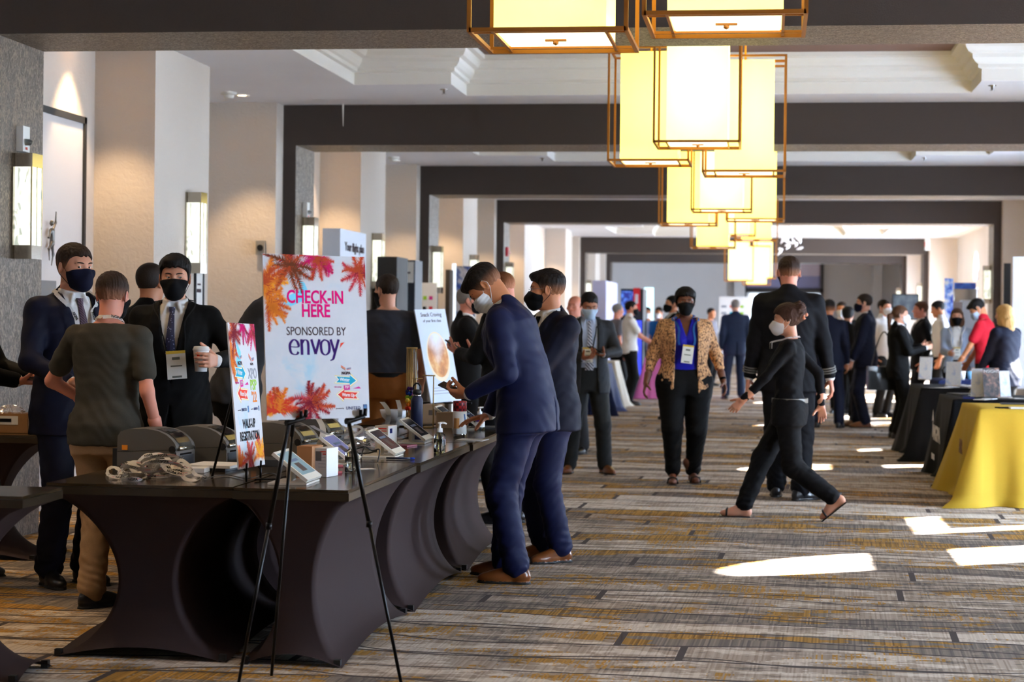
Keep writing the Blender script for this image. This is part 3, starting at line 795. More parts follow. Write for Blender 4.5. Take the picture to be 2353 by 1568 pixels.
    # ---- shoes
    if shoes in ('black', 'tan', 'sneaker'):
        for d in (1, -1):
            a = g.ank[d]; M_ = RZ(R(g.toe[d])) @ RX(-R(g.lift[d]))
            mf = lambda C: ((((C - a) @ M_)[:, 2] + .085) < (.014 if shoes != 'sneaker' else .03)).astype(int)
            def shoef(P, d=d):
                p = (P - a) @ M_ + A(0, 0, .085)
                e = smin(ell(p, (0, -.03, .04), (.039, .05, .05)), ell(p, (0, .105, .027), (.046, .105, .037)), .03)
                e = smin(e, cap(p, (0, -.015, .085), (0, .11, .04), .036, .028), .03)
                sole = np.maximum(smin(ell(p, (0, -.03, .0), (.042, .052, .03)), ell(p, (0, .10, 0), (.049, .115, .03)), .04), p[:, 2] - .013)
                return np.maximum(smax(np.minimum(e, sole), p[:, 2] - .10, .01), -p[:, 2])
            sdf_out('shoe', [(shoef, a - A(.25, .25, .13 + .1*(g.lift[d] != 0)), a + A(.25, .3, .1), max(.0065, hn))], [o.get('shoe', M_SHOET if shoes == 'tan' else M_SHOEB), o.get('sole', M_SOLE)], root, mfn=mf)
    if shoes == 'sandal':
        for d in (1, -1):
            a = g.ank[d]; M_ = RZ(R(g.toe[d])) @ RX(-R(g.lift[d])); T = lambda *v: Vector(a + M_ @ (A(*v) - A(0, 0, .085)))
            b = MB(); b.prism([(-.04, -.004), (.04, -.004), (.04, .006), (-.04, .006)], -.06, .19, Matrix.Translation(Vector(a)) @ Matrix(M_.tolist()).to_4x4() @ Matrix.Translation((0, 0, -.085)))
            for ring in ([(-.046, .13, .01), (-.036, .13, .055), (0, .13, .066), (.036, .13, .055), (.046, .13, .01)], [(-.042, -.02, .085), (-.03, .03, .1), (0, .045, .1), (.03, .03, .1), (.042, -.02, .085), (0, -.068, .082), (-.042, -.02, .085)]):
                b.tube([T(*v) for v in ring], .0085, 6)
            b.out('sandal', o.get('shoe', M_SHOEB), root)
    # ---- tops
    MTOP = o.get('top', M_BLKW); MSH = o.get('shirt', M_WHITE)
    am0 = (.0027 if q < 3 else .0012)
    def sleeve(P, d, infl, t): return g.arm(P, d, .058 + infl, .047 + infl, .035 + infl, t)
    bnd = np.array([*g.sh.values(), *g.el.values(), *g.wr.values(), g.pv, g.nb]); blo = bnd.min(0) - A(.2, .22, .26); bhi = bnd.max(0) + A(.2, .22, .12)
    if top in ('suit', 'open', 'blazer', 'cardigan'):
        opn = top in ('open', 'cardigan'); zb = o.get('button', 1.07); hemz = o.get('hemz', .775)
        vx = o.get('vx', .072)
        TJ = T_J if not g.f else dict(w=T_F['w'] + .022, d=T_F['d'] + .022)
        def jack(P):
            t = g.bw(P); x, z = np.abs(t[:, 0]), t[:, 2]
            v = (np.clip(z - zb, 0, .5))/(1.46 - zb)*vx
            if opn: v = np.maximum(v, o.get('gap', .055) + .05*np.clip(1.05 - z, 0, .4))
            elif hemz < zb: v = np.maximum(v, np.clip(zb - .12 - z, 0, 1)*.16)
            sl = np.minimum(sleeve(P, 1, .008, o.get('slv', .9)), sleeve(P, -1, .008, o.get('slv', .9)))
            e = g.torso(t, TJ, .006, zmin=hemz)
            e = smin(e, g.shoulders(P, t, .062), .03)
            col = cap(P, g.fw(A(0, -.018, 1.462)), g.fw(A(0, -.014, 1.494)), .084, .075)
            e = smin(e, np.maximum(col, t[:, 1] - .045 + 2*np.clip(1.44 - z, 0, 1)), .012)
            e = smin(e, sl, .028) - am0*folds(P, 26, .8, (1.1, .5, 1.6))
            wl_ = .058*sst(zb, zb + .16, z)*(1 - .35*sst(1.38, 1.47, z))
            if zb < 1.4: e = np.minimum(e, np.maximum(np.maximum(e - .006, x - v - wl_), np.maximum(zb - z, -t[:, 1])))
            e = np.maximum(e, -np.maximum(x - v, -t[:, 1] - .03*(z > 1.3)))
            e = np.maximum(e, -np.maximum(np.maximum(x - .004 - .02*np.clip(1.0 - z, 0, 1), t[:, 1] + .02), z - .98)) if not g.f else e
            return e
        g.sd = [jack]
        sdf_out('cardigan' if top == 'cardigan' else 'jacket', [(jack, blo, bhi, hc)], MTOP, root)
        def shirt(P):
            t = g.bw(P); e = g.torso(t, g.T, .006, zmin=.92)
            e = smax(smin(e, g.shoulders(P, t, .042), .03), t[:, 2] - 1.485, .01)
            if o.get('collar', True):
                e = smin(e, smax(cap(P, g.fw(A(0, -.016, 1.46)), g.fw(A(0, -.004, 1.525)), .074, .069), np.minimum(t[:, 2] - 1.522 + .22*(t[:, 1]), .5), .004), .008)
                m = np.stack([np.abs(t[:, 0]), t[:, 1], t[:, 2]], 1)
                e = smin(e, np.maximum(cap(m, (.030, .064, 1.488), (.050, .086, 1.438), .013, .006), .010 - m[:, 0]), .006)
            for d in ((1, -1) if not o.get('slv') else ()):
                w0, w1 = g.el[d] + (g.wr[d] - g.el[d])*.8, g.el[d] + (g.wr[d] - g.el[d])*o.get('cuff', .955)
                e = np.minimum(e, cap(P, w0, w1, .034, .0375))
            if o.get('vneck'): e = smax(e, np.minimum(.11*(.5) - np.abs(t[:, 0]) - (1.50 - t[:, 2])*.30, 1)*np.where(t[:, 1] > 0, 1, -1), .004)
            return e
        g.sd.append(shirt)
        sdf_out('shirt', [(shirt, blo, bhi, hc)], MSH, root)
        if o.get('tie'):
            b = MB(); zz = np.linspace(1.475, o.get('tiez', 1.06), 12)
            def ty(z, x=0):
                zc = min(z, 1.51); return np.interp(zc, TZ, g.T['d'])*(1 + (g.build-1)) * g.depth + np.interp(zc, [.95, 1.1, 1.3, 1.42, 1.5], [-.012, 0, .004, -.012, -.015]) + .016
            ya = [max(ty(z), .088 if z > 1.40 else 0) for z in zz]
            wd = [.017, .013] + [.016 + .026*(i/9) for i in range(10)]
            front = [(Vector(g.fw(A(-w_, y_, z_))), Vector(g.fw(A(0, y_ + .006, z_))), Vector(g.fw(A(w_, y_, z_)))) for w_, y_, z_ in zip(wd, ya, zz)]
            vs = [[b.bm.verts.new(p) for p in r] for r in front]; vb = [[b.bm.verts.new(p - Vector(g.Rh @ A(0, .012, 0))) for p in r] for r in front]
            for i in range(11):
                for j in range(2): b.bm.faces.new((vs[i][j], vs[i][j+1], vs[i+1][j+1], vs[i+1][j]))
                b.bm.faces.new((vs[i][0], vs[i+1][0], vb[i+1][0], vb[i][0])); b.bm.faces.new((vs[i][2], vb[i][2], vb[i+1][2], vs[i+1][2]))
            b.bm.faces.new(vs[0] + vb[0][::-1])
            b.out('tie', o['tie'], root)
    else:
        st = {'tee': -.0, 'polo': 0.0, 'long': .93}[top]; hemz = o.get('hemz', .86)
        def tee(P):
            t = g.bw(P); e = g.torso(t, g.T, (.009 if top != 'long' else .007) + (0 if o.get('tuck') else .012)*(1 - sst(.96, 1.06, t[:, 2])), zmin=hemz)
            e = smin(e, g.shoulders(P, t, .052), .03)
            if st > 0: sl = np.minimum(g.arm(P, 1, .05, .04, .032, st), g.arm(P, -1, .05, .04, .032, st))
            else: sl = np.minimum(*[cap(P, g.sh[d], g.sh[d] + (g.el[d]-g.sh[d])*.66, .060, .060) for d in (1, -1)])
            e = smin(e, sl, .025)
            e = smax(e, t[:, 2] - 1.482 + .28*np.clip(t[:, 1], 0, 1), .006)
            if top == 'polo' or o.get('collar'):
                e = smin(e, smax(cap(P, g.fw(A(0, -.016, 1.455)), g.fw(A(0, -.004, 1.51)), .078, .072), np.where(t[:, 1] > .04, .05, -.05), .01), .01)
            am = am0*(1 + .8*np.exp(-((t[:, 2]-1.0)/.1)**2))
            return e - am*folds(P, 30, 1.7, (.8, .6, 1.5))
        g.sd = [tee]
        sdf_out('shirt', [(tee, blo, bhi, hc)], MTOP, root)
        if o.get('belt'):
            b = MB(); b.grid(lambda u, v: Vector(g.fw(A(math.cos(2*PI*u)*(np.interp(.99, TZ, g.T['w'])*bl + .030), math.sin(2*PI*u)*(np.interp(.99, TZ, g.T['d'])*bl*g.depth + .031) - .010, o.get('beltz', .98) + .035*v))), 32, 1, True)
            b.out('belt', o['belt'], root)
    g.sd.append(lambda P: g.neckd(P))
    for ex in extras: ex(g, root)
    return root, g

# ---- worn and held details
M_LANY = mat('white_ribbon', (244, 242, 240), .6); M_INK = mat('black_ink', (22, 20, 22), .6)
M_BADGE = mat('badge_card', (232, 230, 222), .4); M_BADGEY = mat('yellow_badge_edge', (214, 178, 60), .4)
def lanyard(z=1.17, m=None, badge=True, back=False, w=.012, yo=.03, size=(.1, .14), tilt=0.0, halfw=.05, xoff=0.0, nw=.078, up=0.0, words=False):
    def f(g, root):
        mm = m or M_LANY
        for sx in (1, -1):
            pts = []
            for t in np.linspace(0, 1, 24):
                if t < .45: a = t/.45; p = A(sx*nw*math.sin(PI*a*.5 + 0)*1.0, -.085 + .10*a, 1.50 + up - .012*a)
                else: a = (t-.45)/.55; p = A(sx*(nw - (nw-halfw)*a) + xoff*a, .015 + (.115 + yo - .015)*sst(0, .45, a), 1.488 + up + (z - 1.488 - up)*a)
                pts.append(p)
            b = MB(); rows = []
            fwp = []
            for p in pts:
                w_ = g.fw(p); n_ = g.Rh @ A(p[0]*3, p[1]*3, .1); n_ /= np.linalg.norm(n_)
                for _ in range(20):
                    d_ = min(f_(w_[None])[0] for f_ in g.sd)
                    if d_ > .007: break
                    w_ = w_ + n_*max(.002, .009 - d_)*.7
                fwp.append(w_)
            for i, p in enumerate(pts):
                tg = pts[min(i+1, 23)] - pts[max(i-1, 0)]; nrm = A(p[0]*.8, p[1] + .015, .05); sd = np.cross(tg, nrm); sd /= np.linalg.norm(sd) + 1e-9
                sd = g.Rh @ sd; rows.append([b.bm.verts.new(Vector(fwp[i] + sd*w*.5)), b.bm.verts.new(Vector(fwp[i] - sd*w*.5))])
            for r0, r1 in zip(rows, rows[1:]): b.bm.faces.new((r0[0], r0[1], r1[1], r1[0]))
            bmesh.ops.solidify(b.bm, geom=b.bm.faces[:], thickness=.0015)
            b.out('lanyard', mm, root)
            for j in (words or ()):
                i = j; tg = Vector(fwp[i+1] - fwp[i-1]).normalized(); no = Vector(g.Rh @ A(pts[i][0]*1.5, pts[i][1] + (.02 if pts[i][1] > 0 else -.02), .03)).normalized(); no = (no - tg*no.dot(tg)).normalized()
                if j < 3: tg = Vector(g.Rh @ A(-1, 0, 0)); no = Vector(g.Rh @ A(0, -1, .1)).normalized()
                z_ = no.cross(tg); M_ = Matrix(((tg.x, z_.x, no.x, 0), (tg.y, z_.y, no.y, 0), (tg.z, z_.z, no.z, 0), (0, 0, 0, 1))); M_.translation = Vector(fwp[i]) + no*.0018
                t_ = text('lettering', 'NGPA', w*.9, M_INK, root, (0, 0, 0), (0, 0, 0), bold=.0004); t_.matrix_local = M_
        if badge:
            p = fwp[-1]*1.0; p = p + g.Rh @ A(xoff - pts[-1][0], .006, -.004); M_ = Matrix.Translation(Vector(p)) @ Matrix(g.Rh.tolist()).to_4x4() @ Matrix.Rotation(tilt, 4, 'Y')
            bo = MB().box(-size[0]/2, size[0]/2, -.002, .002, -size[1], 0).out('badge', M_BADGE, root); bo.matrix_local = M_
            b2 = MB(); b2.box(-size[0]*.2, size[0]*.2, .002, .003, -size[1]*.3, -size[1]*.2); b2.box(-size[0]*.3, size[0]*.3, .002, .003, -size[1]*.55, -size[1]*.5); b2.box(-size[0]*.25, size[0]*.25, .002, .003, -size[1]*.95, -size[1]*.88)
            b2.out('print', mat('badge_print', (110, 110, 100), .5), bo)
            b3 = MB(); b3.box(-size[0]/2, size[0]/2, -.003, .003, -.012, .004).out('clip_edge', M_BADGEY, bo)
    return f
def glasses(m, col=True):
    def f(g, root):
        b = MB(); T = lambda *v: Vector(g.hc + g.Hd @ A(*v))
        for sx in (1, -1):
            b.tube([T(sx*(.033 + .022*math.cos(a)), .102 - .012*abs(math.cos(a))*.5 - (.006 if math.cos(a) > 0 else 0), .008 + .017*math.sin(a)) for a in np.linspace(0, 2*PI, 17)], .0014, 6, False)
            b.tube([T(sx*.055, .094, .013), T(sx*.074, .06, .014), T(sx*.080, -.01, .016), T(sx*.078, -.03, .005)], .0014, 6)
        b.tube([T(-.011, .108, .012), T(0, .110, .015), T(.011, .108, .012)], .0014, 6)
        b.out('glasses', m, root)
    return f
def cuffwatch(d, m=None):
    def f(g, root):
        w = Vector(g.wr[d]); e = Vector(g.el[d]); u = (e - w).normalized(); a = u.orthogonal().normalized(); c = u.cross(a)
        p = w + u*.028
        b = MB(); b.grid(lambda s_, t_: p + u*(t_-.5)*.022 + (a*math.cos(2*PI*s_) + c*math.sin(2*PI*s_))*.0315, 20, 1, True)
        bmesh.ops.solidify(b.bm, geom=b.bm.faces[:], thickness=-.004)
        b.out('watch', m or M_SHOEB, root)
    return f
SKINS = dict(light=skin('fair_skin', (206, 150, 122)), tan=skin('tan_skin', (190, 126, 88)), pink=skin('rosy_skin', (212, 142, 118)), dark=skin('deep_skin', (104, 62, 42)), brown=skin('brown_skin', (158, 100, 70)))
HAIRS = dict(dark_brown=(hairmat('dark_brown_hair', (38, 28, 22)), 0), black=(hairmat('black_hair', (18, 15, 15)), 0), black_fade=(hairmat('black_hair_faded_sides', (16, 14, 14), (150, 100, 70)), 1),
             brown_fade=(hairmat('brown_hair_faded_sides', (38, 25, 18), (150, 102, 76)), 1), ginger=(hairmat('short_ginger_hair', (112, 68, 40), (190, 128, 96)), 1),
             grey=(hairmat('grey_hair', (122, 116, 110)), 0), blonde=(hairmat('blonde_hair', (168, 132, 82)), 0), auburn=(hairmat('auburn_hair', (58, 36, 26)), 0), brown=(hairmat('brown_hair', (74, 48, 32)), 0))
MASKS = dict(black=(M_MASKK, 'plain', M_BCORD), navy=(M_MASKN, 'plain', M_BCORD), white=(M_MASKW, 'pleat', M_CORD), kn=(M_MASKW, 'cone', M_CORD), blackkn=(M_MASKK, 'cone', M_BCORD), blue=(M_MASKB, 'pleat', M_CORD))
# ------------------------------------------------------------------ tables in stretch covers
M_TOP = NT('dark_polished_table_top'); _v = M_TOP.coord(scale=(1, 1, 1)); _n = M_TOP.noise(_v, 9, 4)
M_TOP.put(M_TOP.b, 'Base Color', M_TOP.mix(_n, srgb((44, 34, 24)), srgb((70, 56, 38)))); M_TOP.set(Roughness=.16, Specular_IOR_Level=.7, Coat_Weight=.3, Coat_Roughness=.08); M_TOP = M_TOP.m
M_EDGE = mat('dark_plastic_edge', (50, 40, 28), .3, coat=.3); M_STRETCH = cloth('brown_stretch_fabric', (50, 38, 38), .8, 0, .04, 300, .05)
M_CHROME = mat('chrome', (200, 200, 200), .12, 1.0); M_BLACKP = mat('black_plastic', (20, 20, 22), .4); M_BLACKM = mat('black_enamel', (18, 18, 20), .3, .3)
def stretch_table(x0, x1, y0, y1, h=.72, label='', group=None, ix=None, iy=None, wall=None):
    cx, cy = (x0+x1)/2, (y0+y1)/2; t = empty('folding_table', (cx, cy, 0), 0, label, 'table', group)
    a, b = (x1-x0)/2, (y1-y0)/2
    bx('tabletop', M_TOP, -a, a, -b, b, h-.012, h, t, .004)
    m = MB(); m.box(-a-.004, a+.004, -b-.004, b+.004, h-.045, h-.013); m.bevel(.006).out('edge_band', M_EDGE, t)
    ix = .33*min(2*a, .8) if ix is None else ix; iy = (.10 if 2*b > 1 else .33*2*b) if iy is None else iy
    def prof(v):                      # 0 at floor .. 1 at top: how far the corner is drawn in
        return (math.sin(PI*min(1, max(0, v))**.92))**.62
    def fn(u, v):
        z = .0 + (h-.046)*v
        k = prof(v); fx = .045*(1 - v)  # feet sit a little inside the top
        A_, B_ = a - .004 - fx*.4, b - .004 - fx*.3
        px_, py_ = A_ - ix*k, B_ - iy*k
        # square ring with soft sides that bow out between corners
        s4 = (u*4) % 4; e = int(s4); f = s4 - e
        pts = [(-1, -1), (1, -1), (1, 1), (-1, 1)]; p, q = pts[e], pts[(e+1) % 4]
        x = p[0] + (q[0]-p[0])*f; y = p[1] + (q[1]-p[1])*f
        bow = math.sin(PI*f)*k*.16
        # the bottom hem arches up off the floor between feet
        zz = z + .05*math.sin(PI*f)*(1 - v)**3
        return Vector((x*px_*(1 + (bow if e % 2 == 0 else 0)*0) , y*py_, zz))
    m = MB(); m.grid(fn, 64, 26, True); c = m.out('stretch_cover', M_STRETCH, t)
    for sx in (-1, 1):
        for sy in (-1, 1): bx('foot_pocket', M_BLACKP, sx*(a-.045)-.014, sx*(a-.045)+.014, sy*(b-.04)-.014, sy*(b-.04)+.014, 0, .03, t, .004)
    for f in c.data.polygons: f.use_smooth = True
    return t
g_ = 'tables of the check-in counter'
stretch_table(-2.145, -1.672, 7.49, 8.96, label='near table of the check-in row under the upright check-in sign', group=g_)
stretch_table(-2.145, -1.655, 8.985, 10.49, label='middle table of the check-in row with hand sanitiser on its corner', group=g_)
stretch_table(-2.145, -1.640, 10.52, 12.02, label='far table of the check-in row where the bent man in blue suit stands', group=g_)
stretch_table(-2.95, -2.16, 7.52, 9.02, label='wide table holding the pile of white lanyards and two label printers', group=g_)
stretch_table(-4.2, -2.815, 6.93, 7.34, label='narrow dark covered table at the near corner, nothing on it', group=g_)
stretch_table(-5.1, -4.13, 10.40, 10.78, label='dark covered table by the grey papered pier holding cardboard boxes', group=g_)
stretch_table(-2.95, -2.16, 9.06, 10.2, label='wide table behind the middle check-in table holding printers and wrapped lanyards', group=g_)
stretch_table(-2.62, -2.16, 10.25, 11.75, label='narrow table behind the far check-in table', group=g_)
stretch_table(-2.66, -2.1, 12.06, 13.4, label='last table of the counter, with the white bowl and brown carton', group=g_)
# ------------------------------------------------------------------ printed boards
INK = {k: mat('ink_' + k, v, .65, spec=.08) for k, v in dict(magenta=(214, 0, 110), purple=(56, 26, 96), charcoal=(62, 44, 48), black=(20, 18, 20), teal=(40, 158, 186), red=(222, 66, 44), pink=(206, 52, 140), white=(240, 238, 238),
       navy=(40, 46, 96), orange=(226, 126, 40), brown=(112, 58, 34), maroon=(128, 30, 48), rust=(190, 76, 40), rose=(196, 62, 74), amber=(240, 168, 40), yellow=(232, 206, 90), green=(150, 196, 60), grey=(150, 152, 160), blue=(30, 70, 190), sky=(130, 190, 235), lilac=(120, 110, 170)).items()}
def skyprint(name, blue=(150, 196, 214), scale=3.2, seed=0.0):
    t = NT(name); v = t.coord(loc=(seed, 0, seed)); n = t.noise(v, scale*2.2, 5, .6, .4); m = t.noise(v, scale, 2)
    f = t.math('MULTIPLY', t.ramp(n, [(.50, (0, 0, 0)), (.66, (1, 1, 1))]), t.ramp(m, [(.52, (0, 0, 0)), (.72, (1, 1, 1))]))
    c = t.mix(t.noise(v, 12, 4), srgb((196, 197, 202)), srgb((212, 210, 210)))
    t.put(t.b, 'Base Color', t.mix(f, c, srgb(blue))); t.set(Roughness=.6, Specular_IOR_Level=.12); return t.m
M_SKYP = skyprint('cloudy_sky_print'); M_FOAM = mat('white_foam_board', (232, 230, 228), .6)
def palm(name, parent, cx, cz, r, cols, y, clip, n=11, a0=0.0, a1=2*PI, seed=1, dens=34):
    """a feathery palm crown seen from below, clipped to the board"""
    rg = random.Random(seed); b = MB(); W, Hh = clip
    def put(pts, mi):
        pts = [(min(max(x, -W), W), min(max(z, -Hh), Hh)) for x, z in pts]
        ar = abs(sum(pts[i][0]*pts[(i+1) % len(pts)][1] - pts[(i+1) % len(pts)][0]*pts[i][1] for i in range(len(pts))))
        if ar < 1e-7: return
        b.mi = mi; b.face([(x, y - .00002*mi, z) for x, z in pts])
    for k in range(n):
        a = a0 + (a1-a0)*(k + rg.random()*.6)/n; L = r*(.75 + .35*rg.random()); bend = rg.uniform(-.5, .5); mi = rg.randrange(len(cols))
        px_, pz_ = cx, cz
        for j in range(dens):
            t = j/dens; aa = a + bend*t; x = cx + math.cos(aa)*L*t; z = cz + math.sin(aa)*L*t - .12*L*t*t
            l = L*.33*(1 - t)**.55*(.6 + .5*rg.random()) + .004
            for sd in (-1, 1):
                ang = aa + sd*(.75 + .35*rg.random()); w = L/dens*1.25
                put([(x - math.cos(aa)*w*.6, z - math.sin(aa)*w*.6), (x + math.cos(aa)*w*.6, z + math.sin(aa)*w*.6), (x + math.cos(ang)*l, z + math.sin(ang)*l)], mi if rg.random() < .7 else rg.randrange(len(cols)))
    put([(cx + r*.10*math.cos(i), cz + r*.10*math.sin(i)) for i in np.linspace(0, 2*PI, 9)[:-1]], 0)
    return b.out(name, [INK[c] for c in cols], parent, fix=False)
def poly(parent, name, pts, m, y=-.0045):
    b = MB(); b.face([(x, y, z) for x, z in pts]); return b.out(name, m, parent, fix=False)
def nib(parent, name, strokes, m, y, s, ox, oz, w=(.16, .055), ang=.0):
    """broad-nib lettering: each stroke is a list of points"""
    b = MB()
    for st in strokes:
        # smooth the stroke
        P_ = []
        for i in range(len(st)-1):
            p0, p1, p2, p3 = st[max(i-1, 0)], st[i], st[i+1], st[min(i+2, len(st)-1)]
            for k in range(6):
                t = k/6; f = lambda a, b_, c, d: .5*((2*b_) + (-a+c)*t + (2*a-5*b_+4*c-d)*t*t + (-a+3*b_-3*c+d)*t**3)
                P_.append((f(p0[0], p1[0], p2[0], p3[0]), f(p0[1], p1[1], p2[1], p3[1])))
        P_.append(st[-1])
        L, R_ = [], []
        for i, p in enumerate(P_):
            a, c = P_[max(i-1, 0)], P_[min(i+1, len(P_)-1)]; dx, dz = c[0]-a[0], c[1]-a[1]; n = math.hypot(dx, dz) or 1; dx /= n; dz /= n
            ww = w[1] + (w[0]-w[1])*abs(dz)**1.3
            L.append((p[0]-dz*ww/2, p[1]+dx*ww/2)); R_.append((p[0]+dz*ww/2, p[1]-dx*ww/2))
        for i in range(len(P_)-1): b.face([(ox+s*x, y, oz+s*z) for x, z in (R_[i], R_[i+1], L[i+1], L[i])])
    return b.out(name, m, parent, fix=False)
ENV = [[(.08, .52), (.66, .52), (.62, .82), (.36, .97), (.10, .75), (.05, .45), (.14, .14), (.38, .02), (.58, .06), (.68, .2)],
       [(.92, 1.0), (.94, .5), (.94, 0)], [(.94, .72), (1.12, .94), (1.32, .92), (1.42, .7), (1.42, 0)],
       [(1.66, 1), (1.96, .06)], [(1.96, .06), (2.28, 1)],
       [(2.66, .98), (2.42, .8), (2.38, .48), (2.46, .14), (2.7, .0), (2.96, .16), (3.02, .5), (2.94, .84), (2.66, .98)],
       [(3.12, 1), (3.42, .1)], [(3.74, 1), (3.42, .1), (3.28, -.26), (3.06, -.36)]]
def arrow(parent, name, x, z, w, h, m, right=True, tilt=0.0, y=-.0046):
    s = 1 if right else -1
    pts = [(-w/2, -h*.32), (w*.18, -h*.32), (w*.18, -h*.55), (w/2, 0), (w*.18, h*.55), (w*.18, h*.32), (-w/2, h*.32), (-w*.36, 0)]
    c, sn = math.cos(tilt), math.sin(tilt)
    pts = [(x + s*(px_*c) - pz_*sn, z + s*px_*sn + pz_*c) for px_, pz_ in pts]
    return poly(parent, name, pts if right else pts[::-1], m, y)
def wings(parent, x, z, s, y=-.0046):
    cols = ('red', 'orange', 'maroon'), ('purple', 'navy', 'red')
    for k in range(3):
        poly(parent, 'wing_stripe', [(x - s*.5, z + s*(.24 - .07*k)), (x - s*.04, z - s*(.02 + .08*k)), (x - s*.04, z - s*(.07 + .08*k)), (x - s*.46, z + s*(.16 - .07*k))], INK[cols[0][k]], y)
        poly(parent, 'wing_stripe', [(x + s*.06, z - s*(.07 + .06*k)), (x + s*.5, z - s*(.0 + .06*k)), (x + s*.5, z + s*(.03 - .06*k)), (x + s*.06, z - s*(.03 + .06*k))], INK[cols[1][k]], y)
def event_logo(r, x, z, s):
    """the winter warm up arrows, about s wide"""
    wings(r, x, z + s*.80, s*.5); text('lettering', 'NGPA', s*.16, INK['charcoal'], r, (x, -.0046, z + s*.58), bold=.0006)
    arrow(r, 'arrow_border', x, z + s*.30, s*1.16, s*.50, INK['yellow'], True, -.06, -.0044); arrow(r, 'arrow_border', x, z + s*.30, s*1.10, s*.44, INK['white'], True, -.06, -.00445)
    arrow(r, 'arrow_print', x, z + s*.30, s*.98, s*.38, INK['teal'], True, -.06, -.0047)
    text('lettering', 'Winter', s*.20, INK['white'], r, (x - s*.08, -.0050, z + s*.31), (PI/2, .06, 0), sx=.8, bold=.0004)
    poly(r, 'square_print', [(x - s*.12, z - s*.12), (x + s*.18, z - s*.10), (x + s*.16, z + s*.10), (x - s*.14, z + s*.08)], INK['pink'], -.0047); text('lettering', 'PSP', s*.16, INK['white'], r, (x + s*.02, -.0050, z), sx=.8)
    text('lettering', 'Palm Springs', s*.07, INK['pink'], r, (x - s*.42, -.0047, z + s*.02), shear=.3); poly(r, 'hill_print', [(x + s*.3, z - s*.06), (x + s*.72, z - s*.06), (x + s*.62, z + s*.03)], INK['pink'], -.0047)
    arrow(r, 'arrow_border', x + s*.06, z - s*.32, s*1.14, s*.52, INK['yellow'], False, -.06, -.0044); arrow(r, 'arrow_border', x + s*.06, z - s*.32, s*1.08, s*.46, INK['white'], False, -.06, -.00445)
    arrow(r, 'arrow_print', x + s*.06, z - s*.32, s*.98, s*.40, INK['red'], False, -.06, -.0047)
    text('lettering', 'Warm Up', s*.20, INK['white'], r, (x + s*.08, -.0050, z - s*.32), (PI/2, .06, 0), sx=.75, bold=.0004)
def sponsor(r, x, z, s):
    text('lettering', 'presented by', s*.045, INK['charcoal'], r, (x - s*.34, -.0046, z)); text('lettering', 'UNITED', s*.11, INK['navy'], r, (x + s*.06, -.0046, z), space=1.15, bold=.0003)
    poly(r, 'globe_mark', [(x + s*.36, z - s*.07), (x + s*.48, z - s*.07), (x + s*.48, z + s*.09), (x + s*.36, z + s*.09)], INK['navy'], -.0046)
    for k in range(3): poly(r, 'globe_line', [(x + s*(.37 + .03*k), z - s*.06), (x + s*(.385 + .03*k), z - s*.06), (x + s*(.40 + .03*k), z + s*.08), (x + s*(.39 + .03*k), z + s*.08)], INK['sky'], -.0048)
def frame_of(bl, br, tl):
    x = (br - bl); w = x.length; x.normalize(); z = (tl - bl); z = (z - x*z.dot(x)); h = z.length; z.normalize(); y = z.cross(x)
    c = (bl + br)/2 + z*h/2
    return Matrix(((x.x, y.x, z.x, c.x), (x.y, y.y, z.y, c.y), (x.z, y.z, z.z, c.z), (0, 0, 0, 1))), w, h
def at(px, py, fw): p = ray(px, py)*fw; p.z += H; return p
def board(name, M_, w, h, label, cat='sign', mface=None, th=.005):
    r = empty(name, (0, 0, 0), 0, label, cat); r.matrix_world = M_
    b = MB(); b.box(-w/2, w/2, -.004, th - .004, -h/2, h/2); b.out('foam_board', M_FOAM, r)
    poly(r, 'print', [(-w/2, -h/2), (w/2, -h/2), (w/2, h/2), (-w/2, h/2)], mface or M_SKYP, -.0042)
    return r
# check-in sign
bl, br, tl = at(612, 966, 6.98), at(848, 960, 7.26), at(612, 583, 7.03)
MS_, w_, h_ = frame_of(bl, br, tl)
sg = board('check_in_sign', MS_, w_, h_, 'tall white check-in sign with pink heading and palm trees, standing on the black easel')
S = w_/236.0
lx = lambda px: (px - 730)*S; lz = lambda py: (775 - py)*h_/380
CL = (w_/2, h_/2)
poly(sg, 'blue_patch', [(lx(688), lz(640)), (lx(705), lz(650)), (lx(712), lz(668)), (lx(706), lz(690)), (lx(672), lz(705)), (lx(655), lz(700)), (lx(664), lz(682)), (lx(694), lz(668))], mat('sky_blue_ink', (96, 198, 226), .5), -.00425)
palm('palm_print', sg, lx(672), lz(610), .115, ('maroon', 'brown', 'rust', 'brown'), -.0044, CL, 11, seed=3)
palm('palm_print', sg, lx(612), lz(655), .12, ('orange', 'amber', 'orange', 'rust'), -.0044, CL, 10, -1.5, 1.6, 5); palm('palm_print', sg, lx(622), lz(700), .09, ('orange', 'rust', 'orange'), -.0044, CL, 8, -1.7, .9, 6)
palm('palm_print', sg, lx(735), lz(588), .085, ('magenta', 'maroon', 'magenta', 'rust'), -.0044, CL, 9, PI, 2*PI, 8); palm('palm_print', sg, lx(752), lz(590), .075, ('magenta', 'rose'), -.0044, CL, 6, PI*1.2, 1.9*PI, 9)
palm('palm_print', sg, lx(832), lz(622), .10, ('rose', 'rose', 'maroon', 'rust'), -.0044, CL, 11, seed=12)
palm('palm_print', sg, lx(640), lz(945), .10, ('rust', 'red', 'orange'), -.0044, CL, 11, 0, PI, 14); palm('palm_print', sg, lx(612), lz(950), .09, ('amber', 'amber', 'orange'), -.0043, CL, 9, 0, PI*.7, 15)
palm('palm_print', sg, lx(714), lz(926), .095, ('maroon', 'rose', 'rust', 'maroon'), -.0044, CL, 13, seed=17)
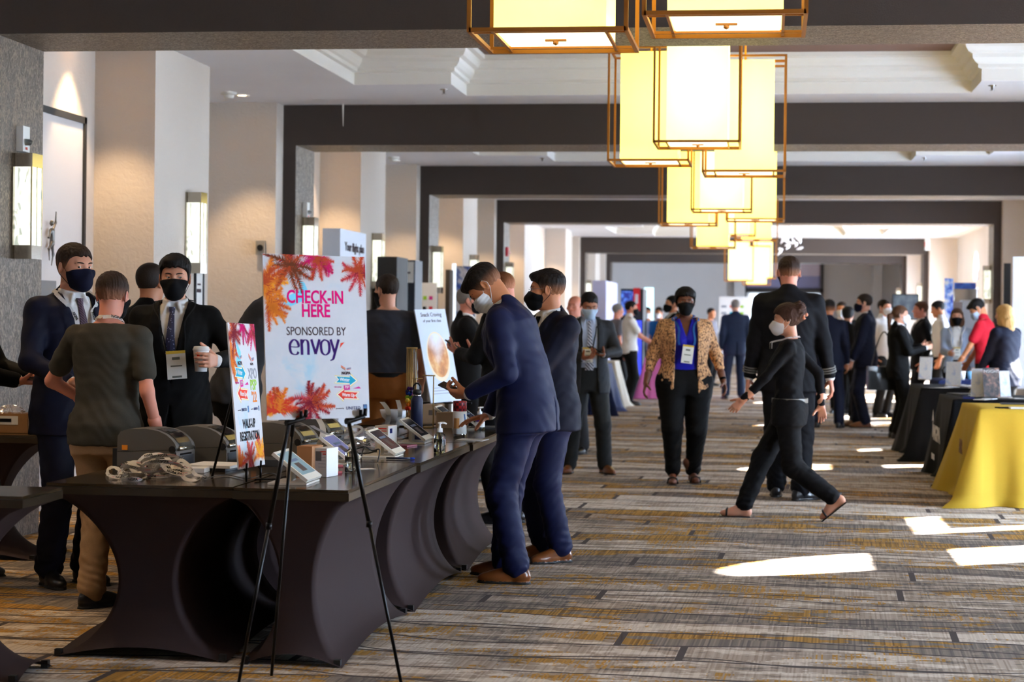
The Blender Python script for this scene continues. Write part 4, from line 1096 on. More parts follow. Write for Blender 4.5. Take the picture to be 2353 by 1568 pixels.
for bdy, y_ in (('CHECK-IN', 684), ('HERE', 716)): text('lettering', bdy, .068, INK['magenta'], sg, (lx(729), -.0046, lz(y_)), bold=.0016, sx=.80)
text('lettering', 'SPONSORED BY', .0455, INK['charcoal'], sg, (lx(729), -.0046, lz(763)), sx=.81)
nib(sg, 'wordmark', ENV, INK['purple'], -.0046, .0585, lx(666), lz(817), (.20, .06)); poly(sg, 'wordmark_accent', [(lx(786), lz(796)), (lx(782), lz(802)), (lx(784), lz(790)), (lx(794), lz(787))], INK['red'], -.0046)
event_logo(sg, lx(795), lz(893), .092); sponsor(sg, lx(805), lz(942), .15)
# its easel
M_EASEL = mat('black_easel_tube', (16, 15, 16), .28, .6)
apex = MS_ @ Vector((0, .06, h_/2 - .05)); fL, fR, fB = onZ(544, 1592), onZ(926, 1592), Vector((-1.93, 7.30, 0))
ez = empty('easel', ((fL.x+fR.x)/2, (fL.y+fR.y)/2, 0), 0, 'black telescoping easel holding up the check-in sign', 'easel'); o_ = ez.location
hl, hr = MS_ @ Vector((lx(668), .02, -h_/2 - .012)), MS_ @ Vector((lx(806), .02, -h_/2 - .012))
for hk, ft in ((hl, fL), (hr, fR)):
    m = MB(); k = ft + (hk - ft)*.62; m.tube([ft - o_, k - o_], .0065, 10); m.tube([k - o_, hk - o_], .0085, 10); m.tube([hk - o_, apex - o_], .0085, 10); m.tube([k - o_ + Vector((0, 0, -.012)), k - o_ + Vector((0, 0, .012))], .0115, 10); m.tube([ft - o_, ft - o_ + Vector((0, 0, .012))], .010, 10)
    m.out('leg', M_EASEL, ez)
m = MB(); k = fB + (apex - fB)*.6; m.tube([fB - o_, k - o_], .0065, 10); m.tube([k - o_, apex - o_], .0085, 10); m.out('leg', M_EASEL, ez)
for hk, sx in ((hl, 1), (hr, 1)):
    a = MS_.to_3x3(); m = MB(); X_, Y_, Z_ = a.col[0], a.col[1], a.col[2]
    p = hk - o_; q = p + X_*.045*sx - Y_*.045 + Z_*.018
    m.tube([p - X_*.012*sx, p, q], [.012, .011, .009], 8); m.tube([q, q + Z_*.028 + X_*.004], .008, 8); m.tube([q + X_*-.018 - Y_*0, q - X_*.018 + Z_*.024], .007, 8)
    m.out('holder', M_EASEL, ez)
# walk-up sign on the counter
bl, br, tl = at(547, 1080, 7.90), at(607, 1068, 8.28), at(524, 742, 7.94)
MW_, w2, h2 = frame_of(bl, br, tl)
wu = board('walk_up_sign', MW_, w2, h2, 'narrow looking walk-up registration sign turned sideways on the counter', th=.006)
lx2 = lambda u: (u - .5)*w2; lz2 = lambda v: (.5 - v)*h2; CL = (w2/2, h2/2)
poly(wu, 'blue_patch', [(lx2(.22), lz2(.1)), (lx2(.4), lz2(.2)), (lx2(.36), lz2(.3)), (lx2(.2), lz2(.36)), (lx2(.15), lz2(.3)), (lx2(.28), lz2(.2))], mat('sky_blue_ink', (96, 198, 226), .5), -.00425)
palm('palm_print', wu, lx2(.2), lz2(.06), .11, ('brown', 'rust', 'maroon'), -.0044, CL, 11, seed=3); palm('palm_print', wu, lx2(.02), lz2(.24), .11, ('rust', 'orange'), -.0044, CL, 9, -1.5, 1.5, 5)
palm('palm_print', wu, lx2(.55), lz2(.01), .08, ('maroon', 'magenta'), -.0044, CL, 8, PI, 2*PI, 8); palm('palm_print', wu, lx2(.92), lz2(.05), .11, ('magenta', 'rose', 'maroon'), -.0044, CL, 11, seed=12)
palm('palm_print', wu, lx2(.45), lz2(.93), .09, ('maroon', 'rust', 'rose'), -.0044, CL, 12, seed=17); palm('palm_print', wu, lx2(.85), lz2(.93), .11, ('orange', 'rose', 'amber'), -.0044, CL, 11, 0, PI, 18); palm('palm_print', wu, lx2(.05), lz2(.97), .09, ('red', 'orange'), -.0044, CL, 9, 0, PI, 19)
event_logo(wu, lx2(.33), lz2(.415), .145); wings(wu, lx2(.78), lz2(.24), .08); text('lettering', 'NGPA', .016, INK['charcoal'], wu, (lx2(.78), -.0046, lz2(.285)))
for tx, v_, c_ in (('XPO', .355, 'grey'), ('PSP', .435, 'green'), ("'22", .52, 'orange')): text('lettering', tx, .064, INK[c_], wu, (lx2(.78), -.0046, lz2(v_)), bold=.001)
sponsor(wu, lx2(.33), lz2(.60), .17); sponsor(wu, lx2(.78), lz2(.60), .13)
for tx, v_ in (('WALK-UP', .70), ('REGISTRATION', .785)): text('lettering', tx, .053, INK['black'], wu, (lx2(.5), -.0046, lz2(v_)), bold=.0016, sx=.78)
te = empty('tabletop_easel', tuple(onZ(560, 1092, .72)), 0, 'small black tabletop easel propping the walk-up sign', 'easel'); o_ = te.location
ap = MW_ @ Vector((0, .03, .08))
for u in (.2, .75):
    p = MW_ @ Vector((lx2(u), -.012, -h2/2 - .008)); g0 = Vector((p.x + .0, p.y, .721)); m = MB(); m.tube([g0 - o_, p - o_ + Vector((0, 0, -.004)), MW_ @ Vector((lx2(u), .02, -h2/2 + .02)) - o_, ap - o_], .006, 8)
    m.tube([p - o_, MW_ @ Vector((lx2(u), -.016, -h2/2 + .022)) - o_], .005, 8); m.out('leg', M_EASEL, te)
rr = onZ(487, 1097, .721); m = MB(); m.tube([rr - o_, ap - o_], .0058, 8); m.out('rear_leg', M_EASEL, te)
# ------------------------------------------------------------------ things on the check-in counter
T = .721
M_PGREY = mat('warm_grey_plastic', (92, 88, 82), .5); M_PDARK = mat('dark_grey_plastic', (52, 52, 54), .45); M_PSIL = mat('silver_band', (168, 160, 146), .22, .85); M_ORANGE = mat('orange_latch', (236, 142, 20), .5)
M_SCR = mat('dark_display', (28, 28, 34), .12); M_PAPER = mat('white_paper', (228, 226, 222), .7); M_CARD = mat('brown_cardboard', (150, 108, 62), .8, noise=.08, nscale=60)
M_CARDIN = mat('cardboard_inside', (120, 84, 46), .85); M_CLEAR = mat('clear_plastic', (245, 248, 250), .05, trans=1.0, ior=1.4); M_GEL = mat('clear_gel', (225, 240, 246), .03, trans=1.0, ior=1.36)
M_CREAM = mat('cream_plastic', (226, 220, 206), .35)
def printer(loc, rz, label, group):
    r = empty('label_printer', loc, rz, label, 'printer', group); W = .2
    low = [(-.145, .004), (.15, .004), (.15, .07), (.142, .082), (-.145, .068)]
    up = [(-.145, .070), (.142, .084), (.150, .094), (.143, .112), (.125, .132), (.098, .152), (.06, .168), (.0, .177), (-.09, .174), (-.128, .162), (-.143, .14)]
    MB().prism(low, -W/2, W/2).bevel(.006).out('lower_body', M_PGREY, r)
    MB().prism(up, -W/2, W/2).bevel(.012, 3, 50).out('lid', M_PGREY, r)
    b = MB(); pts = [(.152, .094), (.1455, .114), (.127, .135), (.10, .155), (.062, .1705), (.03, .1755)]
    for (a, c) in zip(pts, pts[1:]): b.face([(a[0], -.066, a[1]), (a[0], .066, a[1]), (c[0], .066, c[1]), (c[0], -.066, c[1])])
    bmesh.ops.solidify(b.bm, geom=b.bm.faces[:], thickness=.002); b.out('control_band', M_PSIL, r)
    b = MB()
    for (a, c) in (((.122, .1425), (.103, .157)), ((.09, .1625), (.066, .1725))): b.face([(a[0]+.003, -.045, a[1]), (a[0]+.003, .045, a[1]), (c[0]+.003, .045, c[1]), (c[0]+.003, -.045, c[1])])
    bmesh.ops.solidify(b.bm, geom=b.bm.faces[:], thickness=.002); b.out('display', M_SCR, r)
    MB().tube([(.146, -.075, .088), (.146, .075, .088)], .011, 12).out('tear_bar', M_PSIL, r)
    for sy in (-1, 1): MB().tube([(.132, sy*W/2, .085), (.132, sy*(W/2+.006), .085)], .017, 16).out('hinge_knob', M_BLACKP, r)
    for sy in (-1, 1): bx('latch', M_ORANGE, -.118, -.092, sy*(W/2+.002)-.004, sy*(W/2+.002)+.004, .078, .100, r, .003)
    bx('front_slot', M_SCR, .149, .152, -.06, .06, .058, .066, r); bx('front_panel', M_PDARK, .149, .1515, -.085, .085, .008, .056, r)
    bx('rear_cover', M_BLACKP, -.172, -.145, -W/2+.01, W/2-.01, 0, .082, r, .006)
    for sx in (-.12, .12):
        for sy in (-.08, .08): bx('foot', M_BLACKP, sx-.012, sx+.012, sy-.012, sy+.012, 0, .005, r)
    return r
gp = 'label printers on the counter'
pr = onZ(338, 1076, T); printer((pr.x, pr.y + .12, T), -.13, 'grey label printer with orange latch right behind the pile of white lanyards', gp)
pr = onZ(455, 1068, T); printer((pr.x, pr.y + .12, T), -.13, 'grey label printer standing behind the one with the orange latch', gp)
pr = onZ(648, 1058, T); printer((pr.x - .04, pr.y + .16, T), -.2, 'grey label printer behind the foot of the check-in sign, nearer of two', gp)
pr = onZ(700, 1034, T); printer((pr.x, pr.y + .12, T), -.2, 'grey label printer half hidden behind the check-in sign, further of two', gp)
# curled label strips coming out of printers
def strip(pts, w, label):
    r = empty('label_strip', pts[0], 0, label, 'label strip', 'curled strips of printed labels'); b = MB(); o = Vector(pts[0]); P_ = [Vector(p) - o for p in pts]
    d = Vector((.97, .22, 0))*w/2; n = 14; rows = []
    for i in range(n+1):
        t = i/n*(len(P_)-1); k = min(int(t), len(P_)-2); f = t - k
        q = [P_[max(k-1, 0)], P_[k], P_[k+1], P_[min(k+2, len(P_)-1)]]
        p = .5*((2*q[1]) + (q[2]-q[0])*f + (2*q[0]-5*q[1]+4*q[2]-q[3])*f*f + (3*q[1]-q[0]-3*q[2]+q[3])*f**3)
        rows.append((b.bm.verts.new(p - d), b.bm.verts.new(p + d)))
    for a, c in zip(rows, rows[1:]): f_ = b.bm.faces.new((a[0], a[1], c[1], c[0])); f_.smooth = True
    bmesh.ops.solidify(b.bm, geom=b.bm.faces[:], thickness=.0006); b.out('paper', M_PAPER, r); return r
strip([onZ(716, 1045, T), at(738, 1012, 9.0), at(742, 985, 9.0), at(732, 963, 9.05)], .028, 'curled white label strip rising behind the black easel leg')
strip([onZ(886, 985, T), at(893, 960, 11.0), at(890, 940, 11.0), at(878, 924, 11.05)], .03, 'curled white label strip leaning away from its neighbour by the white bowl')
strip([onZ(912, 983, T), at(919, 955, 11.2), at(918, 935, 11.2), at(914, 920, 11.25)], .026, 'upright curled white label strip just beside the navy bottle')
strip([at(756, 1000, 8.7), at(740, 992, 8.7), at(725, 984, 8.7), at(716, 978, 8.7)], .022, 'flat curled label strip lying before the wrapped lanyards')
# lanyards in a heap
def ribbon(parent_label, pts, w, group, words=(), loop=True, name='lanyard', normal_up=.6, mats=None, clip=True):
    n = len(pts)*8; P_ = [Vector(p) for p in pts]; m = len(P_); C_ = []
    for i in range(n + (0 if loop else 1)):
        t = i/8; k = int(t); f = t - k
        g = lambda j: P_[j % m] if loop else P_[min(max(j, 0), m-1)]
        q = [g(k-1), g(k), g(k+1), g(k+2)]
        C_.append(.5*((2*q[1]) + (q[2]-q[0])*f + (2*q[0]-5*q[1]+4*q[2]-q[3])*f*f + (3*q[1]-q[0]-3*q[2]+q[3])*f**3))
    o = Vector((sum(p.x for p in C_)/len(C_), sum(p.y for p in C_)/len(C_), T))
    r = empty(name, o, 0, parent_label, 'lanyard', group); b = MB(); rows = []; N = len(C_); fr = []
    for i, p in enumerate(C_):
        tg = (C_[(i+1) % N if loop else min(i+1, N-1)] - C_[(i-1) % N if loop else max(i-1, 0)]).normalized()
        nn = Vector((.15*math.sin(i*.7), -1, normal_up + .35*math.sin(i*.45))).normalized(); nn = (nn - tg*nn.dot(tg))
        nn = nn.normalized() if nn.length > .1 else Vector((0, -1, 0))
        sd = tg.cross(nn); fr.append((tg, nn, sd)); rows.append((b.bm.verts.new(p - o - sd*w/2), b.bm.verts.new(p - o + sd*w/2)))
    rg = range(N if loop else N-1)
    for i in rg:
        a, c = rows[i], rows[(i+1) % N]; f = b.bm.faces.new((a[0], a[1], c[1], c[0])); f.smooth = True
    bmesh.ops.solidify(b.bm, geom=b.bm.faces[:], thickness=.0008); b.out('ribbon', M_LANY, r)
    for j, (u, body) in enumerate(words):
        i = int(u*N) % N; tg, nn, sd = fr[i]
        if tg.x < 0: tg = -tg
        z = nn.cross(tg)
        M_ = Matrix(((tg.x, z.x, nn.x, 0), (tg.y, z.y, nn.y, 0), (tg.z, z.z, nn.z, 0), (0, 0, 0, 1))); M_.translation = C_[i] - o + nn*.0016
        tx = text('lettering', body, w*.88, M_INK, r, (0, 0, 0), (0, 0, 0), bold=.0004); tx.matrix_local = M_
        k = (i + 5) % N; tg, nn, sd = fr[k]; b = MB(); q = C_[k] - o + nn*.0014
        for cidx, off in ((0, -.003), (1, .002)):
            b.mi = cidx; b.face([q - tg*.014 + sd*(off+.002), q + tg*.010 + sd*(off-.001), q + tg*.014 + sd*(off-.003), q - tg*.010 + sd*off])
        b.out('feather_print', [INK['red'], INK['lilac']], r, fix=False)
    if clip:
        p = C_[0] - o; MB().tube([p + Vector((0, -.003, 0)), p + Vector((.012, -.006, -.004)), p + Vector((.022, -.006, 0)), p + Vector((.012, -.006, .006)), p + Vector((0, -.003, 0))], .0018, 6).out('clip', M_CHROME, r)
    return r
lc = onZ(352, 1100, T); rg = random.Random(11)
lsp = ['lanyard loop at the outer end of the heap of white lanyards', 'lanyard arching highest over the heap of white lanyards', 'lanyard with its printed word flat at the front of the heap', 'lanyard trailing its metal clip at the inner end of the heap']
for i in range(18):
    lay = i/17; sx = .20*(1 - .45*lay); px_ = lc.x - .005 + rg.uniform(-1, 1)*sx*.72; py_ = lc.y + .07 + rg.uniform(-.5, .6)*.09; zz = T + .012 + .055*lay*rg.uniform(.6, 1)
    L = rg.uniform(.05, .10); a = rg.uniform(-.5, .5); pts = []
    for k in range(6):
        t = k/6*2*PI; pts.append((px_ + math.cos(t)*L*math.cos(a), py_ - .02*(lay > .5) + math.sin(t)*.03 + math.cos(t)*L*math.sin(a)*.4, max(T + .009, zz + .022*math.sin(t + i) + .02*rg.uniform(-1, 1))))
    ribbon('white printed lanyard in the tangled heap before the printers', pts, .017, 'heap of white lanyards on the counter', ((.74, 'NGPA'), (.80, 'NGPA'), (.25, 'NGPA')) if i % 2 else ((.72, 'NGPA'), (.4, 'NGPA')), clip=i % 3 == 0)
ribbon(lsp[0], [onZ(250, 1092, T+.012), at(247, 1082, 8.35), at(258, 1074, 8.38), at(275, 1080, 8.36), onZ(290, 1094, T+.012), onZ(270, 1097, T+.012)], .016, None, ((.8, 'NGPA'),))
ribbon(lsp[1], [onZ(318, 1080, T+.03), at(322, 1062, 8.32), at(333, 1047, 8.32), at(346, 1047, 8.34), at(352, 1062, 8.35), onZ(345, 1078, T+.03)], .017, None, ((.15, 'NGPA'),))
ribbon(lsp[2], [onZ(284, 1101, T+.009), onZ(305, 1102.5, T+.009), onZ(326, 1101, T+.009), onZ(334, 1094, T+.012), onZ(306, 1092, T+.014), onZ(280, 1095, T+.012)], .0175, None, ((.18, 'NGPA'),), normal_up=.2)
ribbon(lsp[3], [onZ(465, 1096, T+.009), at(448, 1090, 8.25), at(432, 1068, 8.3), at(415, 1058, 8.33), at(408, 1072, 8.3), onZ(425, 1100, T+.009), onZ(450, 1103, T+.009)], .016, None, ((.6, 'NGPA'), (.9, 'NGPA')))
r0 = onZ(610, 1050, T); ribbon('folded white lanyard lying between the two signs', [r0 + Vector(v) for v in ((-.06, 0, .010), (0, -.01, .013), (.06, 0, .012), (.05, .05, .02), (-.05, .05, .02))], .017, None, ((.15, 'NGPA'), (.3, 'NGPA')))
# second heap, in plastic bags, further back
w0 = onZ(795, 1028, T)
for i in range(14):
    px_ = w0.x + rg.uniform(-.16, .16); py_ = w0.y + .12 + rg.uniform(-.08, .12); zz = T + .012 + .09*rg.random()*(1 - abs(px_ - w0.x)/.26); L = rg.uniform(.05, .1); a = rg.uniform(-.8, .8)
    ribbon('bagged white lanyard in the shiny heap behind the check-in sign', [(px_ + math.cos(t)*L, py_ + math.sin(t)*.05, max(T + .009, zz + .03*math.sin(t + a*3))) for t in np.linspace(0, 2*PI, 7)[:-1]], .016, 'bagged lanyards behind the check-in sign', ((.7, 'NGPA'),), clip=False)
def bag(loc, s, label, seed):
    r = empty('plastic_bag', loc, 0, label, 'bag'); rg2 = np.random.RandomState(seed); ph = rg2.uniform(0, 6, 12)
    def fn(u, v):
        a = 2*PI*u; e = math.sin(PI*.5*v); k = 1 + .18*math.sin(7*a + ph[0] + 5*v) + .12*math.sin(13*a + ph[1] - 9*v) + .08*math.sin(23*a + 14*v)
        return Vector((s[0]*math.cos(a)*math.cos(PI*.5*v)*k, s[1]*math.sin(a)*math.cos(PI*.5*v)*k, .004 + s[2]*e*(1 + .12*math.sin(9*a + ph[2]))))
    b = MB(); b.grid(fn, 60, 16, True)
    for f in b.bm.faces: f.smooth = False
    b.out('film', M_FILM, r); return r
_t = NT('crinkled_plastic_film'); _tr = _t.n('ShaderNodeBsdfTransparent'); _gl = _t.n('ShaderNodeBsdfGlossy', i_Roughness=.12, i_Color=(1, 1, 1, 1)); _mx = _t.n('ShaderNodeMixShader'); _mx.inputs[0].default_value = .30
_t.t.links.new(_tr.outputs[0], _mx.inputs[1]); _t.t.links.new(_gl.outputs[0], _mx.inputs[2]); _t.t.links.new(_mx.outputs[0], _t.o.inputs[0]); M_FILM = _t.m
bag((w0.x - .09, w0.y + .12, T), (.13, .10, .10), 'crinkled clear bag over lanyards beside the easel leg', 3); bag((w0.x + .12, w0.y + .15, T), (.13, .1, .09), 'crinkled clear bag over lanyards beside the slanted tablet', 5)
# tablets on slanted stands
def tablet(px, py, scr, label, L=.25, D=.185, tilt=37, yaw=0.0, dark=False):
    p = onZ(px, py, T + .012); r = empty('tablet_stand', (p.x, p.y, T), yaw, label, 'tablet', 'slanted check-in tablets')
    # local: x towards the guests, y along the row; front lower edge at x = 0
    c, s = math.cos(R(tilt)), math.sin(R(tilt)); M_ = Matrix(((-c, 0, s, 0), (0, 1, 0, 0), (s, 0, c, .012), (0, 0, 0, 1)))
    b = MB(); b.box(0, D, 0, L, 0, .014, M_); b.bevel(.004, 2).out('case', M_CREAM, r)
    b = MB(); b.box(.032, D-.014, .016, L-.016, .014, .0152, M_); b.out('screen', scr, r)
    b = MB(); b.box(.05, .10, L*.3, L*.62, .0153, .0156, M_); b.mi = 1; b.box(.11, .125, L*.2, L*.75, .0153, .0156, M_); b.out('screen_picture', [mat('screen_photo', (70, 52, 62), .2), mat('screen_bar', (96, 120, 150), .2)], r)
    b = MB(); b.box(-.165, -.0, .01, L-.01, 0, .008); b.box(-.105, -.085, L*.35, L*.65, .006, .075); b.out('stand', M_PDARK if dark else M_CREAM, r)
    b = MB(); b.tube([(-.1, L*.5, .03), (-.16, L*.5+.02, .012), (-.22, L*.5+.07, .006), (-.26, L*.5+.03, .006)], .004, 6); b.out('cable', M_BLACKP, r)
    return r
M_SC1 = mat('lit_screen_teal', (96, 118, 126), .12, emit=(.10, .17, .20), est=.6); M_SC2 = mat('lit_screen_violet', (86, 88, 128), .12, emit=(.10, .11, .22), est=.6); M_SC3 = mat('dim_screen', (44, 48, 60), .1)
tablet(703, 1110, M_SC1, 'cream tablet on the near corner of the counter showing a picture, by the easel leg')
tablet(801, 1064, M_SC2, 'cream tablet with bluish lit screen behind the first sanitiser bottle')
tablet(906, 1048, M_SC3, 'cream tablet with dark screen beside the blue pen')
tablet(975, 1016, M_SC3, 'cream tablet with dark screen right below the navy bottle')
tablet(1048, 980, M_SC3, 'cream tablet whose edge shows behind the red and white tumbler'); tablet(1098, 984, M_SC3, 'cream tablet furthest along, by the purple labelled sanitiser')
# bottles
def pump_bottle(px, py, h, label, wide=.034, lab=None):
    p = onZ(px, py, T); r = empty('sanitizer_bottle', (p.x, p.y, T), .3, label, 'bottle', 'pump bottles of hand sanitiser'); k = h/.17; w = wide
    MB().lathe([(0, 0), (w*.95, 0), (w, .004), (w, .082*k), (w*.9, .095*k), (w*.45, .106*k), (.013, .110*k), (.013, .118*k)], n=28, sy=.72).out('bottle', M_CLEAR, r)
    MB().lathe([(0, .003), (w*.93, .003), (w*.93, .070*k), (0, .070*k)], n=24, sy=.70).out('gel', M_GEL, r)
    b = MB(); b.lathe([(.0155, .108*k), (.0155, .128*k), (.008, .130*k), (.006, .150*k), (.011, .152*k), (.011, .160*k), (0, .162*k)], n=20); b.tube([(0, 0, .157*k), (.022, 0, .158*k), (.036, 0, .152*k)], [.006, .005, .004], 8); b.out('pump', mat('white_pump_plastic', (238, 240, 242), .35), r)
    MB().tube([(0, 0, .11*k), (.004, 0, .01)], .0025, 6).out('dip_tube', M_PAPER, r)
    if lab:
        b = MB(); b.grid(lambda u, v: Vector((math.cos(-PI*.85 + u*PI*.7)*(w+.0006), math.sin(-PI*.85 + u*PI*.7)*(w*.72+.0006), (.02 + .055*v)*k)), 12, 1); o = b.out('label', M_PAPER, r, fix=False)
        b = MB(); b.grid(lambda u, v: Vector((math.cos(-PI*.85 + u*PI*.7)*(w+.001), math.sin(-PI*.85 + u*PI*.7)*(w*.72+.001), (.058 + .012*v)*k)), 12, 1); b.out('label_band', INK['purple'], o, fix=False)
    else: bx('label_patch', INK['navy'], w*.72, w*.76, -.012, .006, .045*k, .07*k, r)
    return r
pump_bottle(808, 1085, .165, 'clear pump bottle of sanitiser at the near corner of the counter', .031)
pump_bottle(1010, 1040, .165, 'clear pump bottle of sanitiser on the edge beside the far tablets', .031)
pump_bottle(1102, 988, .15, 'pump bottle of sanitiser with purple and white label at the far end', .034, True)
def flask():
    p = onZ(957, 1003, T); r = empty('water_bottle', (p.x, p.y, T), 0, 'tall navy steel water bottle with black loop cap', 'bottle'); w = .036; m = mat('navy_powder_coat', (30, 36, 66), .5)
    MB().lathe([(0, 0), (w, 0), (w, .205), (w*.95, .218), (w*.75, .230), (w*.66, .236)], n=32).out('body', m, r)
    MB().lathe([(w*.66, .235), (w*.68, .237), (w*.68, .246), (w*.6, .247)], n=32).out('steel_neck', M_CHROME, r)
    MB().lathe([(w*.74, .246), (w*.74, .268), (w*.5, .275), (0, .275)], n=24).out('cap', M_BLACKP, r)
    MB().tube([(-.02, 0, .268), (-.02, 0, .295), (-.008, 0, .31), (.008, 0, .31), (.02, 0, .295), (.02, 0, .268)], .006, 8).out('loop_handle', M_BLACKP, r)
flask()
def tumbler():
    p = onZ(1056, 1004, T); r = empty('tumbler', (p.x, p.y, T), 0, 'steel tumbler with white printed wrap and red plaid top', 'cup'); w = .041
    MB().lathe([(0, 0), (w*.9, 0), (w*.93, .014), (w*.93, .03)], n=32).out('steel_base', M_CHROME, r)
    MB().lathe([(w, .018), (w, .150)], n=40).out('wrap', mat('printed_wrap', (226, 220, 210), .6), r)
    t = NT('red_plaid'); ck = t.n('ShaderNodeTexChecker', i_Scale=60.0); ck.inputs[1].default_value = c4(srgb((168, 24, 28))); ck.inputs[2].default_value = c4(srgb((70, 12, 18))); t.t.links.new(t.coord(), ck.inputs[0]); t.put(t.b, 'Base Color', ck.outputs[0])
    MB().lathe([(w*.98, .148), (w*1.0, .205), (w*.95, .21), (0, .212)], n=40).out('plaid_top', t.m, r)
    b = MB(); b.mi = 0; b.grid(lambda u, v: Vector((math.cos(-PI*.75 + u*.9)*(w+.001), math.sin(-PI*.75 + u*.9)*(w+.001), .05 + .06*v)), 8, 4); b.mi = 1; b.grid(lambda u, v: Vector((math.cos(-PI*.2 + .25*u - .2*v)*(w+.001), math.sin(-PI*.2 + .25*u - .2*v)*(w+.001), .085 + .05*v)), 3, 6)
    b.out('wrap_print', [mat('gold_stamp', (206, 150, 90), .5), mat('blue_stripe', (30, 92, 150), .5)], r, fix=False)
tumbler()
# boxes and papers
def carton(px, py, w, d, h, label, rz=0.0, front=None, name='cardboard_box', side=None, marks=True, open_=False, z=T):
    p = onZ(px, py, z); r = empty(name, (p.x, p.y, z), rz, label, 'box'); m = front or M_CARD
    if open_:
        b = MB(); t = .004
        for a in ((-w/2, w/2, 0, t, 0, h), (-w/2, w/2, d-t, d, 0, h), (-w/2, -w/2+t, 0, d, 0, h), (w/2-t, w/2, 0, d, 0, h), (-w/2, w/2, 0, d, 0, t)): b.box(*a)
        b.out('carton', m, r)
    else: MB().box(-w/2, w/2, 0, d, 0, h).bevel(.002).out('carton', m, r)
    return r
b1 = carton(737, 1097, .055, .12, .125, 'small white carton with red print and dark photo beside the near tablet', -.2, M_PAPER)
bx('red_print', INK['red'], -.005, .024, -.001, 0, .108, .113, b1); bx('red_print', INK['red'], .008, .024, -.001, 0, .098, .103, b1); bx('photo_print', mat('grey_photo', (110, 106, 100), .6), -.025, .002, -.001, 0, .07, .112, b1)
for k in range(4): bx('text_line', INK['grey'], -.012, .022, -.001, 0, .085 - .014*k, .0865 - .014*k, b1)
b1 = carton(699, 1082, .075, .12, .11, 'small brown carton tucked behind the near tablet', -.2, mat('tan_carton', (176, 126, 84), .8))
b1 = carton(876, 1036, .075, .11, .13, 'cream carton with orange print behind the dark tablet', -.25, mat('cream_carton', (222, 206, 186), .7))
bx('orange_print', INK['red'], -.025, .03, -.001, 0, .112, .118, b1); bx('orange_print', INK['red'], 0, .03, -.001, 0, .10, .105, b1); bx('white_end', M_PAPER, .0375, .0385, .004, .106, .004, .126, b1); bx('end_print', INK['navy'], .0385, .039, .02, .05, .09, .115, b1)
b1 = carton(988, 972, .11, .1, .12, 'brown carton with a printed square beside the navy bottle', -.1, mat('kraft_carton', (168, 140, 110), .8)); bx('printed_square', mat('dark_print', (92, 80, 70), .7), -.01, .025, -.001, 0, .05, .085, b1); bx('printed_square', mat('dark_print', (92, 80, 70), .7), .035, .048, -.001, 0, .05, .085, b1)
carton(1030, 985, .16, .12, .10, 'pale carton lying between the navy bottle and the tumbler', -.1, mat('kraft_carton', (168, 140, 110), .8))
def flat(px, py, w, d, h, m, label, rz=0, cat='paper', name='paper_sheet', z=T):
    p = onZ(px, py, z); r = bx(name, m, -w/2, w/2, -d/2, d/2, 0, h, None, 0, (p.x, p.y, z), (0, 0, rz)); return tag(r, label, cat)
flat(495, 1078, .20, .26, .014, M_PDARK, 'dark flat tray of papers beside the walk-up sign', -.1, 'tray', 'paper_tray'); flat(498, 1072, .22, .22, .012, M_PAPER, 'white paper stack lying in the dark tray by the walk-up sign', -.12, 'paper', 'paper_stack', T+.0145)
flat(440, 1085, .14, .1, .02, M_PAPER, 'long white carton lying behind the lanyard heap', .05, 'box', 'flat_carton')
flat(610, 1068, .2, .2, .03, M_PDARK, 'dark flat box lying between the walk-up sign and the near tablet', -.1, 'box', 'flat_box')
flat(772, 1088, .055, .09, .006, mat('pink_cards', (190, 92, 110), .6), 'small stack of pink cards beside the near sanitiser bottle', .2, 'cards', 'card_stack'); flat(776, 1072, .05, .09, .004, mat('pink_cards', (190, 92, 110), .6), 'thin pink card packet behind the stack of pink cards', .25, 'cards', 'card_packet')
flat(930, 1026, .09, .12, .008, mat('dark_pink_wallet', (140, 50, 66), .5), 'dark pink wallet lying beside the cream carton', -.3, 'wallet', 'wallet'); flat(838, 1078, .09, .07, .001, M_PAPER, 'loose white sheet by the near sanitiser bottle', .5)
flat(1085, 1012, .16, .16, .004, M_PAPER, 'white papers under the hand at the far end of the counter', -.1); flat(1120, 985, .2, .2, .012, M_PDARK, 'dark tray at the far end of the counter beside the bent man', 0, 'tray', 'paper_tray'); flat(860, 1008, .3, .2, .012, M_PDARK, 'dark folder lying before the wrapped lanyards', -.1, 'folder', 'folder')
def pen(px, py, a, m, label):
    p = onZ(px, py, T); r = empty('pen', (p.x, p.y, T + .0055), a, label, 'pen'); MB().tube([(-.07, 0, 0), (.05, 0, 0)], .0052, 10).out('barrel', m, r); MB().tube([(.05, 0, 0), (.066, 0, 0), (.072, 0, 0)], [.0054, .0054, .002], 10).out('cap', INK['blue'], r)
pen(920, 1056, .0, mat('dark_blue_barrel', (24, 34, 60), .35), 'dark blue marker pen lying on the counter edge')
def facemask():
    p = onZ(738, 1042, T+.04); fn = lambda P_: ell(P_, (0, 0, .03), (.035, .03, .03)) + .008*folds(P_, 90, .4) 
    o = sdf_out('folded_mask', [(fn, A(-.06, -.06, -.01), A(.06, .06, .08), .004)], M_MASKK, None); o.location = (p.x, p.y, p.z - .035); tag(o, 'crumpled black cloth mask lying on the small cartons', 'mask')
facemask()
def cable(label, pts, r=.003): o = MB().tube(pts, r, 6).out('cable', M_BLACKP); return tag(o, label, 'cable')
